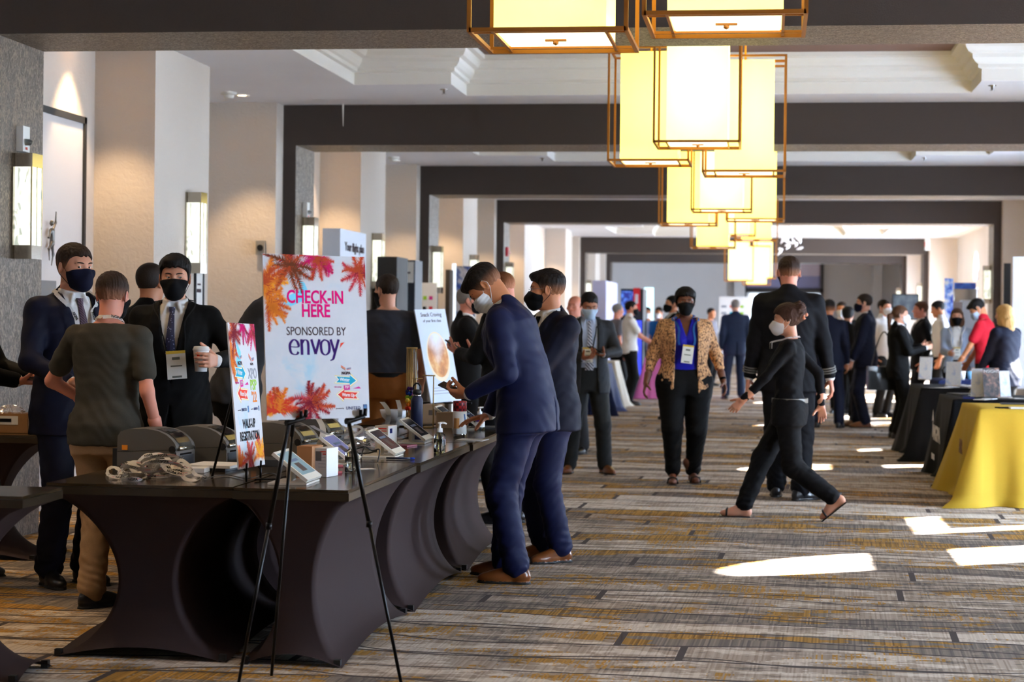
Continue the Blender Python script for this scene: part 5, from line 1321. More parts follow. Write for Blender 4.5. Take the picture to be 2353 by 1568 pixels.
def smooth(pts, n=8):
    P_ = [Vector(p) for p in pts]; out = []
    for i in range(len(P_)-1):
        q = [P_[max(i-1, 0)], P_[i], P_[i+1], P_[min(i+2, len(P_)-1)]]
        for k in range(n):
            f = k/n; out.append(.5*((2*q[1]) + (q[2]-q[0])*f + (2*q[0]-5*q[1]+4*q[2]-q[3])*f*f + (3*q[1]-q[0]-3*q[2]+q[3])*f**3))
    return out + [P_[-1]]
cz = T + .004
cable('black cable looping before the cream carton', smooth([onZ(830, 1050, cz), at(838, 1028, 9.1), at(855, 1036, 9.1), at(872, 1034, 9.1), onZ(868, 1062, cz)])); cable('black cable coiled beside the near carton', smooth([onZ(755, 1058, cz), at(768, 1042, 8.7), onZ(776, 1062, cz), onZ(762, 1068, cz), onZ(780, 1052, cz)]))
cable('thin cable running along the counter to the walk-up sign', smooth([onZ(470, 1100, cz), onZ(520, 1092, cz), onZ(570, 1100, cz), onZ(615, 1088, cz), onZ(640, 1092, cz)]), .0022)
# bowl, jewellery stand, flower lei
p = onZ(905, 968, T); bo = empty('bowl', (p.x, p.y, T), 0, 'white bowl with treats behind the curled labels', 'bowl'); MB().lathe([(0, 0), (.05, 0), (.08, .03), (.095, .075), (.088, .075), (.07, .03), (0, .012)], n=32).out('bowl_shell', mat('white_ceramic', (220, 220, 222), .3), bo)
p = onZ(938, 985, T); js = empty('jewellery_stand', (p.x, p.y + .1, T), 0, 'gold stand hung with golden chains behind the navy bottle', 'stand'); M_GOLD = mat('brass', (190, 160, 100), .3, .7); hz = at(938, 800, p.y+.35).z - T
b = MB(); b.box(-.04, .04, -.03, .03, 0, .01); b.tube([(0, 0, 0), (0, 0, hz)], .005, 8); b.tube([(-.035, 0, hz), (.035, 0, hz)], .005, 8); b.tube([(0, 0, hz*.62), (.07, 0, hz*.62)], .003, 8); b.out('frame', M_GOLD, js)
for k in range(7): MB().tube([(-.030 + .01*k, -.004, hz - .003), (-.030 + .01*k, -.006, .05 + .02*(k % 3))], .0035, 6).out('chain', M_GOLD, js)
q = onZ(960, 985, T); b = MB(); s2 = empty('jewellery_stand', (q.x + .05, q.y + .1, T), 0, 'small gold T stand just behind the black bottle cap', 'stand'); b.box(-.03, .03, -.03, .03, 0, .008); b.tube([(.03, 0, 0), (.03, 0, .33)], .004, 8); b.tube([(-.04, 0, .33), (.04, 0, .33)], .004, 8); b.out('frame', M_GOLD, s2)
p = onZ(942, 985, T); fl = empty('flower_lei', (p.x, p.y - .02, T), 0, 'rainbow flower garland hanging beside the navy bottle', 'garland')
MB().tube([(0, .03, 0), (0, .03, .26)], .004, 8).out('post', M_GOLD, fl)
for k, c_ in enumerate(('purple', 'navy', 'blue', 'green', 'yellow', 'amber', 'orange', 'red', 'pink')):
    b = MB(); rg3 = random.Random(k)
    for j in range(5): b.sphere((rg3.uniform(-.022, .022) + (.02 if c_ == 'pink' else 0), rg3.uniform(-.01, .02), .25 - .017*k + rg3.uniform(-.008, .008) + (.10 if c_ == 'pink' else 0)), (.011, .009, .011), 7, 5)
    b.out('blossom', INK[c_], fl)
# boxes on the table by the pier
T2 = .721
c1 = carton(18, 935, .22, .16, .14, 'tall brown cardboard box standing open behind the low one, by the pier', .05, open_=True); c1.location.y += .1
c2 = carton(18, 996, .24, .16, .115, 'low open cardboard box with barcode label by the grey pier', .05, open_=True); c2.location.y = max(c2.location.y, 10.44)
bx('barcode_label', M_PAPER, -.1, .06, -.001, 0, .05, .10, c2); bx('barcode', INK['black'], -.06, .02, -.002, -.001, .065, .085, c2)
bag((c2.location.x - .02, c2.location.y + .08, T2 + .07), (.10, .06, .08), 'clear bag bulging out of the low cardboard box', 7)
p = onZ(64, 985, T2); t_ = empty('padded_bag', (p.x, p.y + .06, T2), 0, 'shiny white plastic parcel beside the low cardboard box', 'bag')
def pf(P_): return ell(P_, (0, 0, .035), (.09, .06, .04)) + .006*folds(P_, 60, .9)
o = sdf_out('parcel', [(pf, A(-.12, -.09, -.01), A(.12, .09, .1), .006)], mat('white_film', (222, 216, 208), .25), t_)
p = onZ(62, 952, T2); tag(bx('flat_carton', M_CARD, -.1, .1, 0, .14, 0, .09, None, .002, (p.x, p.y + .02, T2)), 'brown flat carton behind the shiny white parcel', 'box')
# ------------------------------------------------------------------ hanging lanterns, sconces, wall and ceiling fittings
M_BRONZE = mat('antique_brass_bar', (168, 108, 40), .4, .4)
def glow(name, edge, core, s):
    t = NT(name); tc = t.n('ShaderNodeTexCoord'); mp = t.n('ShaderNodeMapping'); t.t.links.new(tc.outputs['Object'], mp.inputs[0]); mp.inputs['Scale'].default_value = (2.2, 2.2, 1.5)
    ln = t.n('ShaderNodeVectorMath', operation='LENGTH'); t.t.links.new(mp.outputs[0], ln.inputs[0])
    f = t.math('SUBTRACT', .85, ln.outputs['Value'], clamp=True)
    t.put(t.b, 'Base Color', c4((.8, .75, .5))); t.set(Roughness=.8)
    t.put(t.b, 'Emission Color', t.mix(f, edge, core)); t.set(Emission_Strength=s); return t.m
M_SHADE = glow('lit_linen_shade', (1.5, 1.22, .17), (1.5, 1.38, .42), 1.0); M_SHADEW = glow('bright_linen_shade', (1.5, 1.34, .38), (1.6, 1.5, 1.0), 1.05); M_SHADEC = glow('cream_linen_shade', (1.3, 1.12, .26), (1.4, 1.28, .55), 1.0)
M_DIFF = mat('lit_white_diffuser', (250, 246, 230), .6, emit=(1.0, .90, .58), est=1.3)
def lantern(px, py, fw, label, group, shade):
    W, Hh = .64, .92; p = ray(px, py)*fw; zb = H + p.z; y = p.y + W/2; x = p.x
    r = empty('hanging_lantern', (x, y, zb), 0, label, 'lamp', group); a = W/2; t = .0085
    b = MB()
    for sx in (-1, 1):
        for sy in (-1, 1): b.box(sx*a-t, sx*a+t, sy*a-t, sy*a+t, 0, Hh)
    for z in (t, Hh-t):
        for s_ in (-1, 1): b.box(-a, a, s_*a-t, s_*a+t, z-t, z+t); b.box(s_*a-t, s_*a+t, -a, a, z-t, z+t)
    b.out('outer_frame', M_BRONZE, r)
    s = .232; b = MB(); z0 = .02
    for sx in (-1, 1): b.face([(sx*s, -s, z0), (sx*s, s, z0), (sx*s, s, Hh-.03), (sx*s, -s, Hh-.03)]); b.face([(-s, sx*s, z0), (s, sx*s, z0), (s, sx*s, Hh-.03), (-s, sx*s, Hh-.03)])
    for v in b.bm.verts: v.co.z -= Hh/2
    b.out('shade', shade, r, (0, 0, Hh/2)); bx('diffuser', M_DIFF, -s+.012, s-.012, -s+.012, s-.012, .016, .022, r)
    b = MB()
    for sx in (-1, 1):
        for q in (-s, s): b.box(min(sx*s, sx*a), max(sx*s, sx*a), q-.006, q+.006, .006, .018); b.box(q-.006, q+.006, min(sx*s, sx*a), max(sx*s, sx*a), .006, .018)
    for q in (-1, 1): b.box(-s, s, q*s-.006, q*s+.006, .008, .02); b.box(q*s-.006, q*s+.006, -s, s, .008, .02)
    b.box(-.045, .045, -.008, .008, .006, .014); b.out('shade_carrier', M_BRONZE, r); MB().lathe([(0, -.012), (.012, -.006), (.012, .006)], n=12).out('finial', M_BRONZE, r)
    b = MB(); b.box(-a, a, -.01, .01, Hh-.02, Hh); b.tube([(0, 0, Hh-.01), (0, 0, 3.875-zb)], .009, 10); b.lathe([(.07, 3.85-zb), (.07, 3.879-zb)], n=20); b.out('hanging_rod', M_BRONZE, r)
    for f in r.children: pass
LN = [((1257, 72, 7.7), 'big lantern in front of the nearest beam, lower one of the near pair'), ((1665, 33, 7.55), 'big lantern in front of the nearest beam, higher one of the near pair'),
      ((1600, 327, 14.3), 'white glowing lantern hanging before its two neighbours in the second cluster'), ((1489, 370, 15.2), 'yellow lantern of the second cluster nearer the check-in side'), ((1709, 395, 14.9), 'yellow lantern of the second cluster nearer the window side'),
      ((1579, 515, 21.4), 'low lantern of the third cluster on the check-in side'), ((1657, 483, 20.4), 'front lantern in the middle of the third cluster'), ((1735, 505, 21.2), 'lantern of the third cluster on the window side'),
      ((1637, 569, 27.6), 'lowest lantern of the fourth cluster on the check-in side'), ((1685, 541, 28.4), 'middle lantern of the fourth cluster'), ((1738, 552, 29.3), 'lantern of the fourth cluster beside the white chandelier'),
      ((1697, 646, 43.0), 'far lantern behind the standing captain, on the check-in side'), ((1738, 655, 44.2), 'far lantern behind the standing captain, lowest of its cluster'), ((1752, 640, 45.4), 'farthest small lantern behind the captain on the window side')]
for i, (a, l) in enumerate(LN): lantern(*a, l, 'square hanging lanterns', M_SHADEC if i < 2 else M_SHADEW if i in (2, 6, 9) else M_SHADE)
# crystal chandelier in the lobby
p = ray(1815, 545)*36.5; ch = empty('chandelier', (p.x, p.y, H + p.z), 0, 'white crystal chandelier hanging beyond the lantern clusters', 'lamp'); b = MB(); rg = random.Random(2)
for k in range(26):
    a = rg.uniform(0, 2*PI); q = rg.uniform(.03, .27); z = rg.uniform(-.22, .16); v = Vector((q*math.cos(a), q*math.sin(a), z)); d = Vector((rg.uniform(-1, 1), rg.uniform(-1, 1), rg.uniform(-1.6, .2))).normalized()
    w_ = d.orthogonal().normalized()*.035; L = rg.uniform(.08, .2); b.tube([v, v + d*L*.4, v + d*L], [.012, .028, .004], 5)
for f in b.bm.faces: f.smooth = False
b.out('crystal', mat('lit_crystal', (240, 240, 244), .15, emit=(.95, .95, 1.0), est=.55), ch); MB().tube([(0, 0, .1), (0, 0, 3.88-ch.location.z)], .01, 8).out('rod', M_CHROME, ch)
# sconces
def wavy_glass():
    t = NT('lit_wavy_glass'); v = t.coord(scale=(14, 14, 6)); n = t.noise(v, 1.6, 2, .5, 1.2)
    t.put(t.b, 'Base Color', c4((.9, .95, .9))); t.put(t.b, 'Emission Color', t.ramp(n, [(.36, (.30, .34, .26)), (.47, (1.0, 1.0, .86)), (.56, (.75, .78, .60)), (.64, (1.0, 1.0, .9))])); t.set(Emission_Strength=.85, Roughness=.1); return t.m
M_WAVY = wavy_glass(); M_NICK = mat('polished_nickel', (190, 184, 172), .14, 1.0)
def sconce(x, y, z, side, label, h=.66):
    """side +1: on a wall facing +x"""
    r = empty('wall_sconce', (x, y, z), 0 if side > 0 else PI, label, 'lamp', 'tall glass wall sconces'); w, d = .085, .13
    bx('back_plate', M_NICK, 0, .012, -w-.015, w+.015, -h/2, h/2, r, .003)
    for z0, z1 in ((-h/2, -h/2+.085), (h/2-.085, h/2)): bx('end_cap', M_NICK, .012, d, -w, w, z0, z1, r, .004)
    b = MB(); b.box(.014, d-.006, -w+.006, w-.006, -h/2+.085, h/2-.085); b.out('glass', M_WAVY, r)
    b = MB()
    for sy in (-1, 1): b.box(d-.008, d, sy*w-.004, sy*w+.004, -h/2+.08, h/2-.08)
    b.box(d-.008, d, -.004, .004, -h/2+.08, h/2-.08); b.out('glass_rail', M_NICK, r)
sz = onX(40, 475, -4.69).z
names = ['near', 'second', 'third', 'fourth', 'fifth', 'sixth', 'farthest']
for i, d in enumerate(ARCH[1:]):
    sconce(XLi, d + .36, sz, 1, 'tall glass sconce on the grey papered pier under the %s dark arch, table side' % names[i])
    if i >= 2: sconce(XRi, d + .36, sz, -1, 'tall glass sconce on the window side pier under the %s dark arch' % names[i])
for i, yc in enumerate(BAYC[2:5]): sconce(-4.715, onX(433, 540, -4.715).y + 7.45*i if i == 0 else yc - .25, sz, 1, 'tall glass sconce on the pale pillar between the %s and next dark arch' % names[i])
M_FIXW = mat('white_fixture_plastic', (226, 224, 218), .4)
def strobe(x, y, z, label, red=False):
    r = empty('alarm_strobe', (x, y, z), 0, label, 'alarm', 'fire alarm strobes'); m = mat('red_fixture', (200, 40, 60), .4) if red else M_FIXW
    bx('housing', m, 0, .045, -.055, .055, -.08, .08, r, .006); MB().sphere((.055, 0, -.02), (.03, .04, .022), 14, 8).out('strobe_lens', M_CLEAR, r); text('lettering', 'FIRE', .024, INK['red'] if not red else INK['white'], r, (.0465, 0, -.06), (PI/2, 0, PI/2))
strobe(XLi, onX(45, 320, -4.69).y, onX(45, 320, -4.69).z, 'white fire alarm strobe above the nearest sconce'); strobe(XLi, ARCH[2] + .36, onX(703, 485, -4.69).z, 'white fire alarm strobe on the second pier above its sconce'); strobe(XLi, ARCH[4] + .30, onX(1168, 580, -4.69).z, 'red fire alarm box on the fourth pier', True)
def ceiling_bit(px, py, kind, label, group=None):
    p = onZ(px, py, ZC)
    if kind == 'smoke':
        r = empty('smoke_detector', p, 0, label, 'detector', group); MB().lathe([(.075, 0), (.075, -.022), (.05, -.03)], n=24).out('base', M_FIXW, r); MB().lathe([(.05, -.03), (.045, -.055), (0, -.06)], n=24).out('sensor', M_FIXW, r)
    else:
        r = empty('sprinkler_head', p, 0, label, 'sprinkler', group); MB().lathe([(.035, .012), (.035, -.006), (.012, -.01), (.012, -.04), (0, -.042)], n=16).out('stem', M_CHROME, r); MB().lathe([(.022, -.046), (0, -.048)], n=12).out('deflector', M_CHROME, r)
ceiling_bit(526, 212, 'smoke', 'round white smoke detector on the ceiling of the first bay'); ceiling_bit(905, 361, 'smoke', 'round white smoke detector on the ceiling of the second bay')
ceiling_bit(1020, 205, 's', 'sprinkler head in the first bay on the check-in side', 'ceiling sprinklers'); ceiling_bit(2280, 196, 's', 'sprinkler head in the first bay on the window side', 'ceiling sprinklers'); ceiling_bit(2124, 362, 's', 'sprinkler head in the second bay on the window side', 'ceiling sprinklers'); ceiling_bit(1246, 363, 's', 'sprinkler head in the second bay on the check-in side', 'ceiling sprinklers')
p = onZ(790, 160, 3.86); tag(MB().tube([(p.x, p.y, 3.85), (p.x + .005, p.y, 3.7), (p.x - .004, p.y, 3.5), (p.x, p.y, 3.3)], [.002, .004, .009, .003], 8).out('cord', M_FIXW), 'thin white cord end dangling from the first ceiling recess', 'cord')
# perpendicular wall fittings
p = onY(601, 570, 18.19); th = empty('wall_horn', (p.x, p.y, p.z), 0, 'small grey wall horn box beside the second dark arch', 'fixture'); bx('housing', mat('grey_metal_box', (150, 146, 140), .4, .3), -.045, .045, -.05, 0, -.07, .07, th, .005); MB().tube([(0, -.05, .0), (0, -.062, 0)], .03, 18).out('horn', M_BLACKP, th)
p = onX(455, 678, -4.715); fr = empty('framed_notice', (-4.715, p.y, p.z), 0, 'small black framed notice on the first pale pillar below its sconce', 'notice'); b = MB(); w, h = .12, .28
for a in ((0, .02, -w, w, -h, -h+.02), (0, .02, -w, w, h-.02, h), (0, .02, -w, -w+.02, -h, h), (0, .02, w-.02, w, -h, h)): b.box(*a)
b.out('frame', M_BLACKP, fr); bx('sheet', M_PAPER, 0, .008, -w, w, -h, h, fr); bx('print', INK['charcoal'], .008, .009, -w*.5, w*.5, .02, .05, fr); bx('print', INK['charcoal'], .008, .009, -w*.4, w*.4, .08, .095, fr)
# slender figure on the door of the first recess and a grey plate below it
p = onX(110, 540, -5.165); fg = empty('figure_ornament', (-5.165, p.y, p.z), 0, 'slender dark metal dancing figure fixed on the pale door', 'ornament'); k = .36/2
def figf(P_):
    e = cap(P_, (.03, 0, .03), (.03, .01, -.06), .022, .018); e = smin(e, ell(P_, (.03, -.005, .085), (.016, .016, .022)), .01)
    for a, c, r0, r1 in (((.03, .02, .04), (.03, .07, .09), .01, .008), ((.03, .07, .09), (.03, .08, .17), .008, .005), ((.03, -.02, .03), (.03, -.05, -.02), .01, .007), ((.03, 0, -.06), (.03, .03, -.14), .014, .009), ((.03, .03, -.14), (.03, .0, -.22), .009, .005), ((.03, 0, -.06), (.03, -.05, -.10), .014, .009), ((.03, -.05, -.10), (.03, -.04, -.19), .008, .004)): e = smin(e, cap(P_, a, c, r0, r1), .012)
    return e
sdf_out('figure', [(figf, A(-.01, -.12, -.26), A(.08, .12, .22), .006)], mat('pewter', (110, 106, 102), .35, .8), fg); MB().tube([(0, 0, -.02), (.03, 0, -.02)], .006, 8).out('mount', M_DKGREY, fg)
p = onX(108, 680, -5.165); tag(bx('door_plate', mat('grey_plate', (118, 116, 116), .5), 0, .012, -.16, .16, -.11, .11, None, .002, (-5.17, p.y, p.z)), 'grey rectangular plate on the pale door beside the navy suited man', 'plate')
# prints on the recess wall of the third bay
for k, (y0, nm, cc) in enumerate(((498, 'upper', (70, 150, 120)), (562, 'lower', (200, 200, 170)))):
    p = onX(1022, y0, -5.2); fr = empty('framed_print', (-5.2, p.y, p.z), 0, '%s green framed print in the third wall recess' % nm, 'picture', None); bx('frame', mat('dark_green_frame', (40, 80, 70), .5), 0, .03, -.36, .36, -.26, .26, fr)
    t = NT('leafy_print_%d' % k); n = t.noise(t.coord(scale=(1, 3, .6)), 2.5, 3); t.put(t.b, 'Base Color', t.ramp(n, [(.35, srgb((40, 120, 140))), (.5, srgb(cc)), (.65, srgb((230, 232, 220)))])); bx('print', t.m, .03, .034, -.31, .31, -.21, .21, fr)
# small white boxes and the exit sign by the ceiling on the window side
for px_, py_, Yq, l in ((2319, 466, 33.3, 'small white ceiling box beside the fourth dark arch'), (2207, 519, 40.5, 'small white ceiling box further along the window wall')):
    p = onY(px_, py_, Yq); r = empty('ceiling_box', (p.x, Yq, p.z), 0, l, 'fixture'); bx('housing', M_FIXW, -.05, .05, -.06, .06, -.05, .05, r, .01); bx('bracket', M_FIXW, -.02, .02, -.03, .03, .05, ZC-p.z, r)
p = onY(2131, 545, 46.5); ex = empty('exit_sign', (p.x, 46.5, ZC), 0, 'white exit sign hanging from the ceiling before the last arches', 'sign'); bx('housing', M_FIXW, -.05, .05, -.16, .16, -.36, -.10, ex, .008); bx('stem', M_FIXW, -.015, .015, -.015, .015, -.1, 0, ex); text('lettering', 'EXIT', .15, INK['red'], ex, (-.051, 0, -.23), (PI/2, 0, -PI/2), bold=.004)
# ------------------------------------------------------------------ booths, banners and cloth covered tables
def cloth_table(x0, x1, y0, y1, m, label, h=.75, flare=.16, seed=1, drop=1.0, group=None, folds_=9, amp=.018):
    cx, cy = (x0+x1)/2, (y0+y1)/2; t = empty('draped_table', (cx, cy, 0), 0, label, 'table', group); a, b = (x1-x0)/2, (y1-y0)/2; rg = np.random.RandomState(seed); ph = rg.uniform(0, 6, 6)
    M2 = MB(); M2.box(-a, a, -b, b, h-.03, h-.004); M2.out('tabletop', M_TOP, t)
    for sx in (-1, 1):
        for sy in (-1, 1): MB().tube([(sx*(a-.06), sy*(b-.06), 0), (sx*(a-.06), sy*(b-.06), h-.03)], .015, 8).out('leg', M_BLACKM, t)
    N = 160
    def ring(u):
        s4 = u*4; e = int(s4) % 4; f = s4 - int(s4); c = [(-1, -1), (1, -1), (1, 1), (-1, 1)]; p, q = c[e], c[(e+1) % 4]
        return p[0] + (q[0]-p[0])*f, p[1] + (q[1]-p[1])*f, f
    def fn(u, v):
        x, y, f = ring(u % 1.0); corner = 1 - min(1, 6*min(f, 1-f))
        if v < .15: k = v/.15; return Vector((x*a*(k*.995 + .005), y*b*(k*.995 + .005), h + .002))
        k = (v-.15)/.85; z = max(h*(1 - k*drop) + .002, .004)
        out = (flare*.35 + flare*corner**1.5*.9)*k**1.1 + amp*k*(math.sin(2*PI*folds_*u + ph[0]) + .6*math.sin(2*PI*folds_*2.3*u + ph[1]))
        pud = .03*max(0, k-.93)/.07*(1 + math.sin(31*u*2 + ph[2])) if drop >= 1 else 0
        return Vector((x*(a + .003) + (out + pud)*x*(1 if abs(x) > .98 else .25*corner), y*(b + .003) + (out + pud)*y*(1 if abs(y) > .98 else .25*corner), z))
    c = MB().grid(fn, N, 26, True).out('tablecloth', m, t); return t
C_YEL = cloth('yellow_tablecloth', (188, 156, 52), .75, 0, .04, 200, .1); C_BLKC = cloth('black_tablecloth', (9, 9, 12), .8, 0, .05, 200, .1); C_NVC = cloth('navy_tablecloth', (24, 34, 74), .7)
cloth_table(1.62, 2.40, 15.12, 16.38, C_YEL, 'table under a bright yellow cloth that pools on the carpet', seed=3, flare=.2, folds_=7, amp=.012)
bt = cloth_table(1.60, 2.36, 16.98, 18.3, C_BLKC, 'table under a black cloth with a white emblem, behind the yellow one', seed=5, flare=.12, folds_=6, amp=.008)
cloth_table(1.55, 2.2, 19.9, 21.3, C_BLKC, 'second black clothed table beyond the one with the emblem', seed=7); cloth_table(1.95, 2.6, 22.5, 23.6, C_NVC, 'navy clothed table in front of the woman in pale jacket', seed=9)
# emblem on the black cloth (facing the aisle)
def aisle(name, pts, z): return None
e0 = Vector((-.38-.048, .1, .42))
for s_, z_, sc in (('NGPA', .40, .20), ('PILOTS', .20, .07)): text('lettering', s_, sc, INK['white'], bt, (-.465 - (.03 if z_ < .3 else 0), 0, z_), (PI/2, 0, -PI/2), sx=1.25, depth=.002, bold=.002)
b = MB(); X = -.47
b.face([(X, .32, .62), (X, .42, .50), (X, .34, .52), (X, .26, .50)]); b.face([(X, .36, .50), (X, .38, .36), (X, .30, .36), (X, .32, .50)]); b.out('emblem', INK['white'], bt, fix=False)
yt = bpy.data.objects['draped_table']; text('lettering', 'AIR', .17, mat('brown_ink', (120, 84, 40), .6), yt, (-.475, -.1, .42), (PI/2, 0, -PI/2), depth=.002)
# what stands on them
def holder(px, py, Yq, w, h, face, label, m, tilt=12, title=None, z=.753):
    p = onY(px, py, Yq); r = empty('sign_holder', (p.x, Yq, z), R(face), label, 'sign', 'table top sign holders'); M_ = Matrix.Rotation(-R(tilt), 4, 'X'); MB().box(-w/2, w/2, 0, .006, .004, h, M_).out('panel', m, r); bx('foot', M_CLEAR, -w/2, w/2, -.02, .10, 0, .005, r)
    if title: o = text('lettering', title, w*.26, INK['white'], r, (0, 0, 0)); o.matrix_local = M_ @ Matrix.Translation((0, -.002, h*.88)) @ Matrix.Rotation(PI/2, 4, 'X')
    return r
def picmat(name, stops, sc=(3, 3, 3), n=2.5, em=0):
    t = NT(name); f = t.noise(t.coord(scale=sc), n, 3); c = t.ramp(f, [(p, srgb(q)) for p, q in stops]); t.put(t.b, 'Base Color', c); t.set(Roughness=.35)
    if em: t.put(t.b, 'Emission Color', c); t.set(Emission_Strength=em)
    return t.m
M_FLY = picmat('pale_flyer', [(.33, (200, 216, 244)), (.45, (242, 246, 252)), (.68, (225, 236, 250)), (.74, (110, 160, 225))], n=4)
holder(2246, 900, 17.6, .12, .26, -12, 'tall pale sign holder beside the dark magazine', M_FLY); holder(2280, 905, 17.5, .15, .27, 8, 'dark magazine in a stand on the black clothed table', picmat('magazine_cover', [(.38, (40, 40, 48)), (.52, (92, 78, 74)), (.66, (150, 110, 96))], n=9), title='INSIGHT')
holder(2312, 905, 17.7, .10, .24, 20, 'narrow white sign holder on the far side of the dark magazine', M_FLY); holder(2190, 865, 20.6, .16, .26, -15, 'blue and white sign holder on the second black table', M_FLY); holder(2125, 858, 22.65, .15, .27, -20, 'bright sign holder leaning at the front of the navy table', M_FLY)
def goods(x, y, z, w, d, h, m, label, cat='brochure', name='brochure', rz=0, group=None): return tag(bx(name, m, -w/2, w/2, -d/2, d/2, 0, h, None, 0, (x, y, z), (0, 0, rz)), label, cat, group)
rg = random.Random(4)
for k in range(9): goods(1.72 + .5*rg.random(), 16.95 + 1.2*k/9, .7525, .1, .14, .004 + .004*(k % 3), [M_PAPER, M_FLY, INK['navy'], M_PAPER][k % 4], 'leaflet spread on the black clothed table', rz=rg.uniform(-.6, .6), group='leaflets on the black tables')
for k in range(6): goods(1.75 + .45*rg.random(), 20.0 + 1.3*k/6, .7525, .12, .16, .004, [M_PAPER, M_FLY][k % 2], 'leaflet spread on the second black clothed table', rz=rg.uniform(-.6, .6), group='leaflets on the second black table')
goods(2.02, 15.28, .7525, .3, .14, .012, M_PAPER, 'white papers at the front of the yellow table'); goods(1.86, 15.36, .7525, .16, .1, .008, INK['black'], 'black pad on the yellow table beside the white papers', 'pad', 'notepad', .3); goods(2.0, 16.1, .7525, .2, .12, .01, M_PDARK, 'dark folder at the back of the yellow table', 'folder', 'folder')
for k, (x_, c_) in enumerate(((2.1, 'white'), (2.17, 'amber'), (2.25, 'white'), (2.35, 'sky'))):
    r = empty('paper_cup', (x_, 22.75 + .05*k, .753), 0, 'small cup in the row on the navy table', 'cup', 'cups on the navy table'); MB().lathe([(0, 0), (.03, 0), (.038, .1), (.035, .1), (0, .01)], n=16).out('cup_shell', INK[c_], r)
r = empty('laptop', (1.8, 17.98, .753), R(-70), 'dark laptop seen edge on at the end of the black table', 'laptop'); bx('base', M_PDARK, -.16, .16, -.11, .11, 0, .015, r); MB().box(-.16, .16, 0, .01, 0, .21, Matrix.Translation((0, .11, .014)) @ Matrix.Rotation(-R(35), 4, 'X')).out('lid', M_BLACKP, r)
# coffee coloured poster on an easel past the counter
po = empty('poster_board', (0, 0, 0), 0, 'pale blue leaning poster with a big orange brown disc', 'poster'); M_LBL = mat('pale_blue_print', (206, 216, 236), .5)
PL, PR, PT = at(990, 927, 14.4), at(1059, 921, 14.7), at(957, 712, 14.5); MP_, wp, hp = frame_of(PL, PR, PT); MP_.translation = (PL + PR)/2 + Vector(MP_.col[2][:3])*hp/2
po.matrix_world = MP_; MB().box(-wp/2, wp/2, -.004, .004, -hp/2, hp/2).out('foam_board', [M_LBL], po)
M_DISC = NT('orange_disc_print_glare'); _v = M_DISC.coord(); _n = M_DISC.noise(_v, 9, 3); _sp = M_DISC.n('ShaderNodeSeparateXYZ'); M_DISC.t.links.new(_v, _sp.inputs[0])
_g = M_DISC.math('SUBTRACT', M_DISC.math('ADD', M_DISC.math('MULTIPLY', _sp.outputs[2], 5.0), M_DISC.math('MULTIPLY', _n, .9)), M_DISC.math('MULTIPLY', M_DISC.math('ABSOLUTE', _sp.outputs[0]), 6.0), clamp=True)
M_DISC.put(M_DISC.b, 'Base Color', M_DISC.mix(_g, M_DISC.ramp(_n, [(.3, srgb((150, 90, 50))), (.5, srgb((206, 134, 70))), (.7, srgb((236, 190, 130)))]), srgb((226, 226, 234)))); M_DISC = M_DISC.m  # pale glare painted into the upper middle of the disc colour
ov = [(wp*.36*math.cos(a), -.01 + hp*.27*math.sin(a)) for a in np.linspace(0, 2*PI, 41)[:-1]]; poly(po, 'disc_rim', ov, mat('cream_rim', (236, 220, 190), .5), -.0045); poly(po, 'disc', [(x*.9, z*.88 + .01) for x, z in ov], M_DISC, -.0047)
text('lettering', 'Snack Craving', .045, INK['charcoal'], po, (0, -.0046, hp*.44)); text('lettering', 'of your first class', .032, INK['charcoal'], po, (0, -.0046, hp*.375))
for k in range(3): poly(po, 'text_line', [(-wp*.36, -hp*.35 - .022*k), (wp*.36, -hp*.35 - .022*k), (wp*.36, -hp*.343 - .022*k), (-wp*.36, -hp*.343 - .022*k)], INK['grey'], -.0046)
pe = empty('easel', tuple(MP_.translation.xy) + (0,), 0, 'dark easel carrying the orange disc poster', 'easel'); o_ = pe.location; ap = MP_ @ Vector((0, .05, hp/2 + .03))
for sx in (-.7, .7): MB().tube([ap - o_, MP_ @ Vector((sx*wp*.5, .012, -hp/2)) - o_, Vector((MP_ @ Vector((sx*wp*.75, .02, -hp/2))).xy.to_tuple() + (0,)) - o_ + Vector((0, -.1, 0))], .01, 8).out('leg', M_EASEL, pe)
MB().tube([ap - o_, Vector((0, .45, 0))], .01, 8).out('leg', M_EASEL, pe); MB().box(-.2, .2, -.03, .012, -.012, 0, Matrix.Translation(MP_ @ Vector((0, 0, -hp/2)) - o_)).out('ledge', M_EASEL, pe)
# kiosks and boards along the left
def kiosk(name, x0, x1, y0, y1, h, m, label, cat='booth', base=None):
    r = empty(name, ((x0+x1)/2, (y0+y1)/2, 0), 0, label, cat); bx('body', m, (x0-x1)/2, (x1-x0)/2, (y0-y1)/2, (y1-y0)/2, .06, h, r, .01); bx('plinth', M_BLACKP, (x0-x1)/2+.02, (x1-x0)/2-.02, (y0-y1)/2+.02, (y1-y0)/2-.02, 0, .06, r); return r
M_KW = mat('white_booth_panel', (214, 220, 232), .6); Xr = lambda px, Y: onY(px, 700, Y).x
k1 = kiosk('display_tower', -4.68, Xr(780, 19.6), 19.6, 20.9, onY(780, 525, 19.6).z, M_KW, 'white booth tower with small dark lettering rising behind the check-in sign')
text('lettering', 'Your flight plan', .13, INK['charcoal'], k1, ((Xr(780, 19.6)+4.68)/2 + .004, .05, onY(810, 570, 20.2).z), (PI/2, 0, PI/2), sx=1.2, bold=.003)
k2 = kiosk('display_cabinet', Xr(866, 22.2), Xr(911, 22.2), 22.2, 22.9, onY(890, 590, 22.2).z, mat('black_cabinet', (26, 25, 25), .6), 'tall black display cabinet behind the man in slate T-shirt')
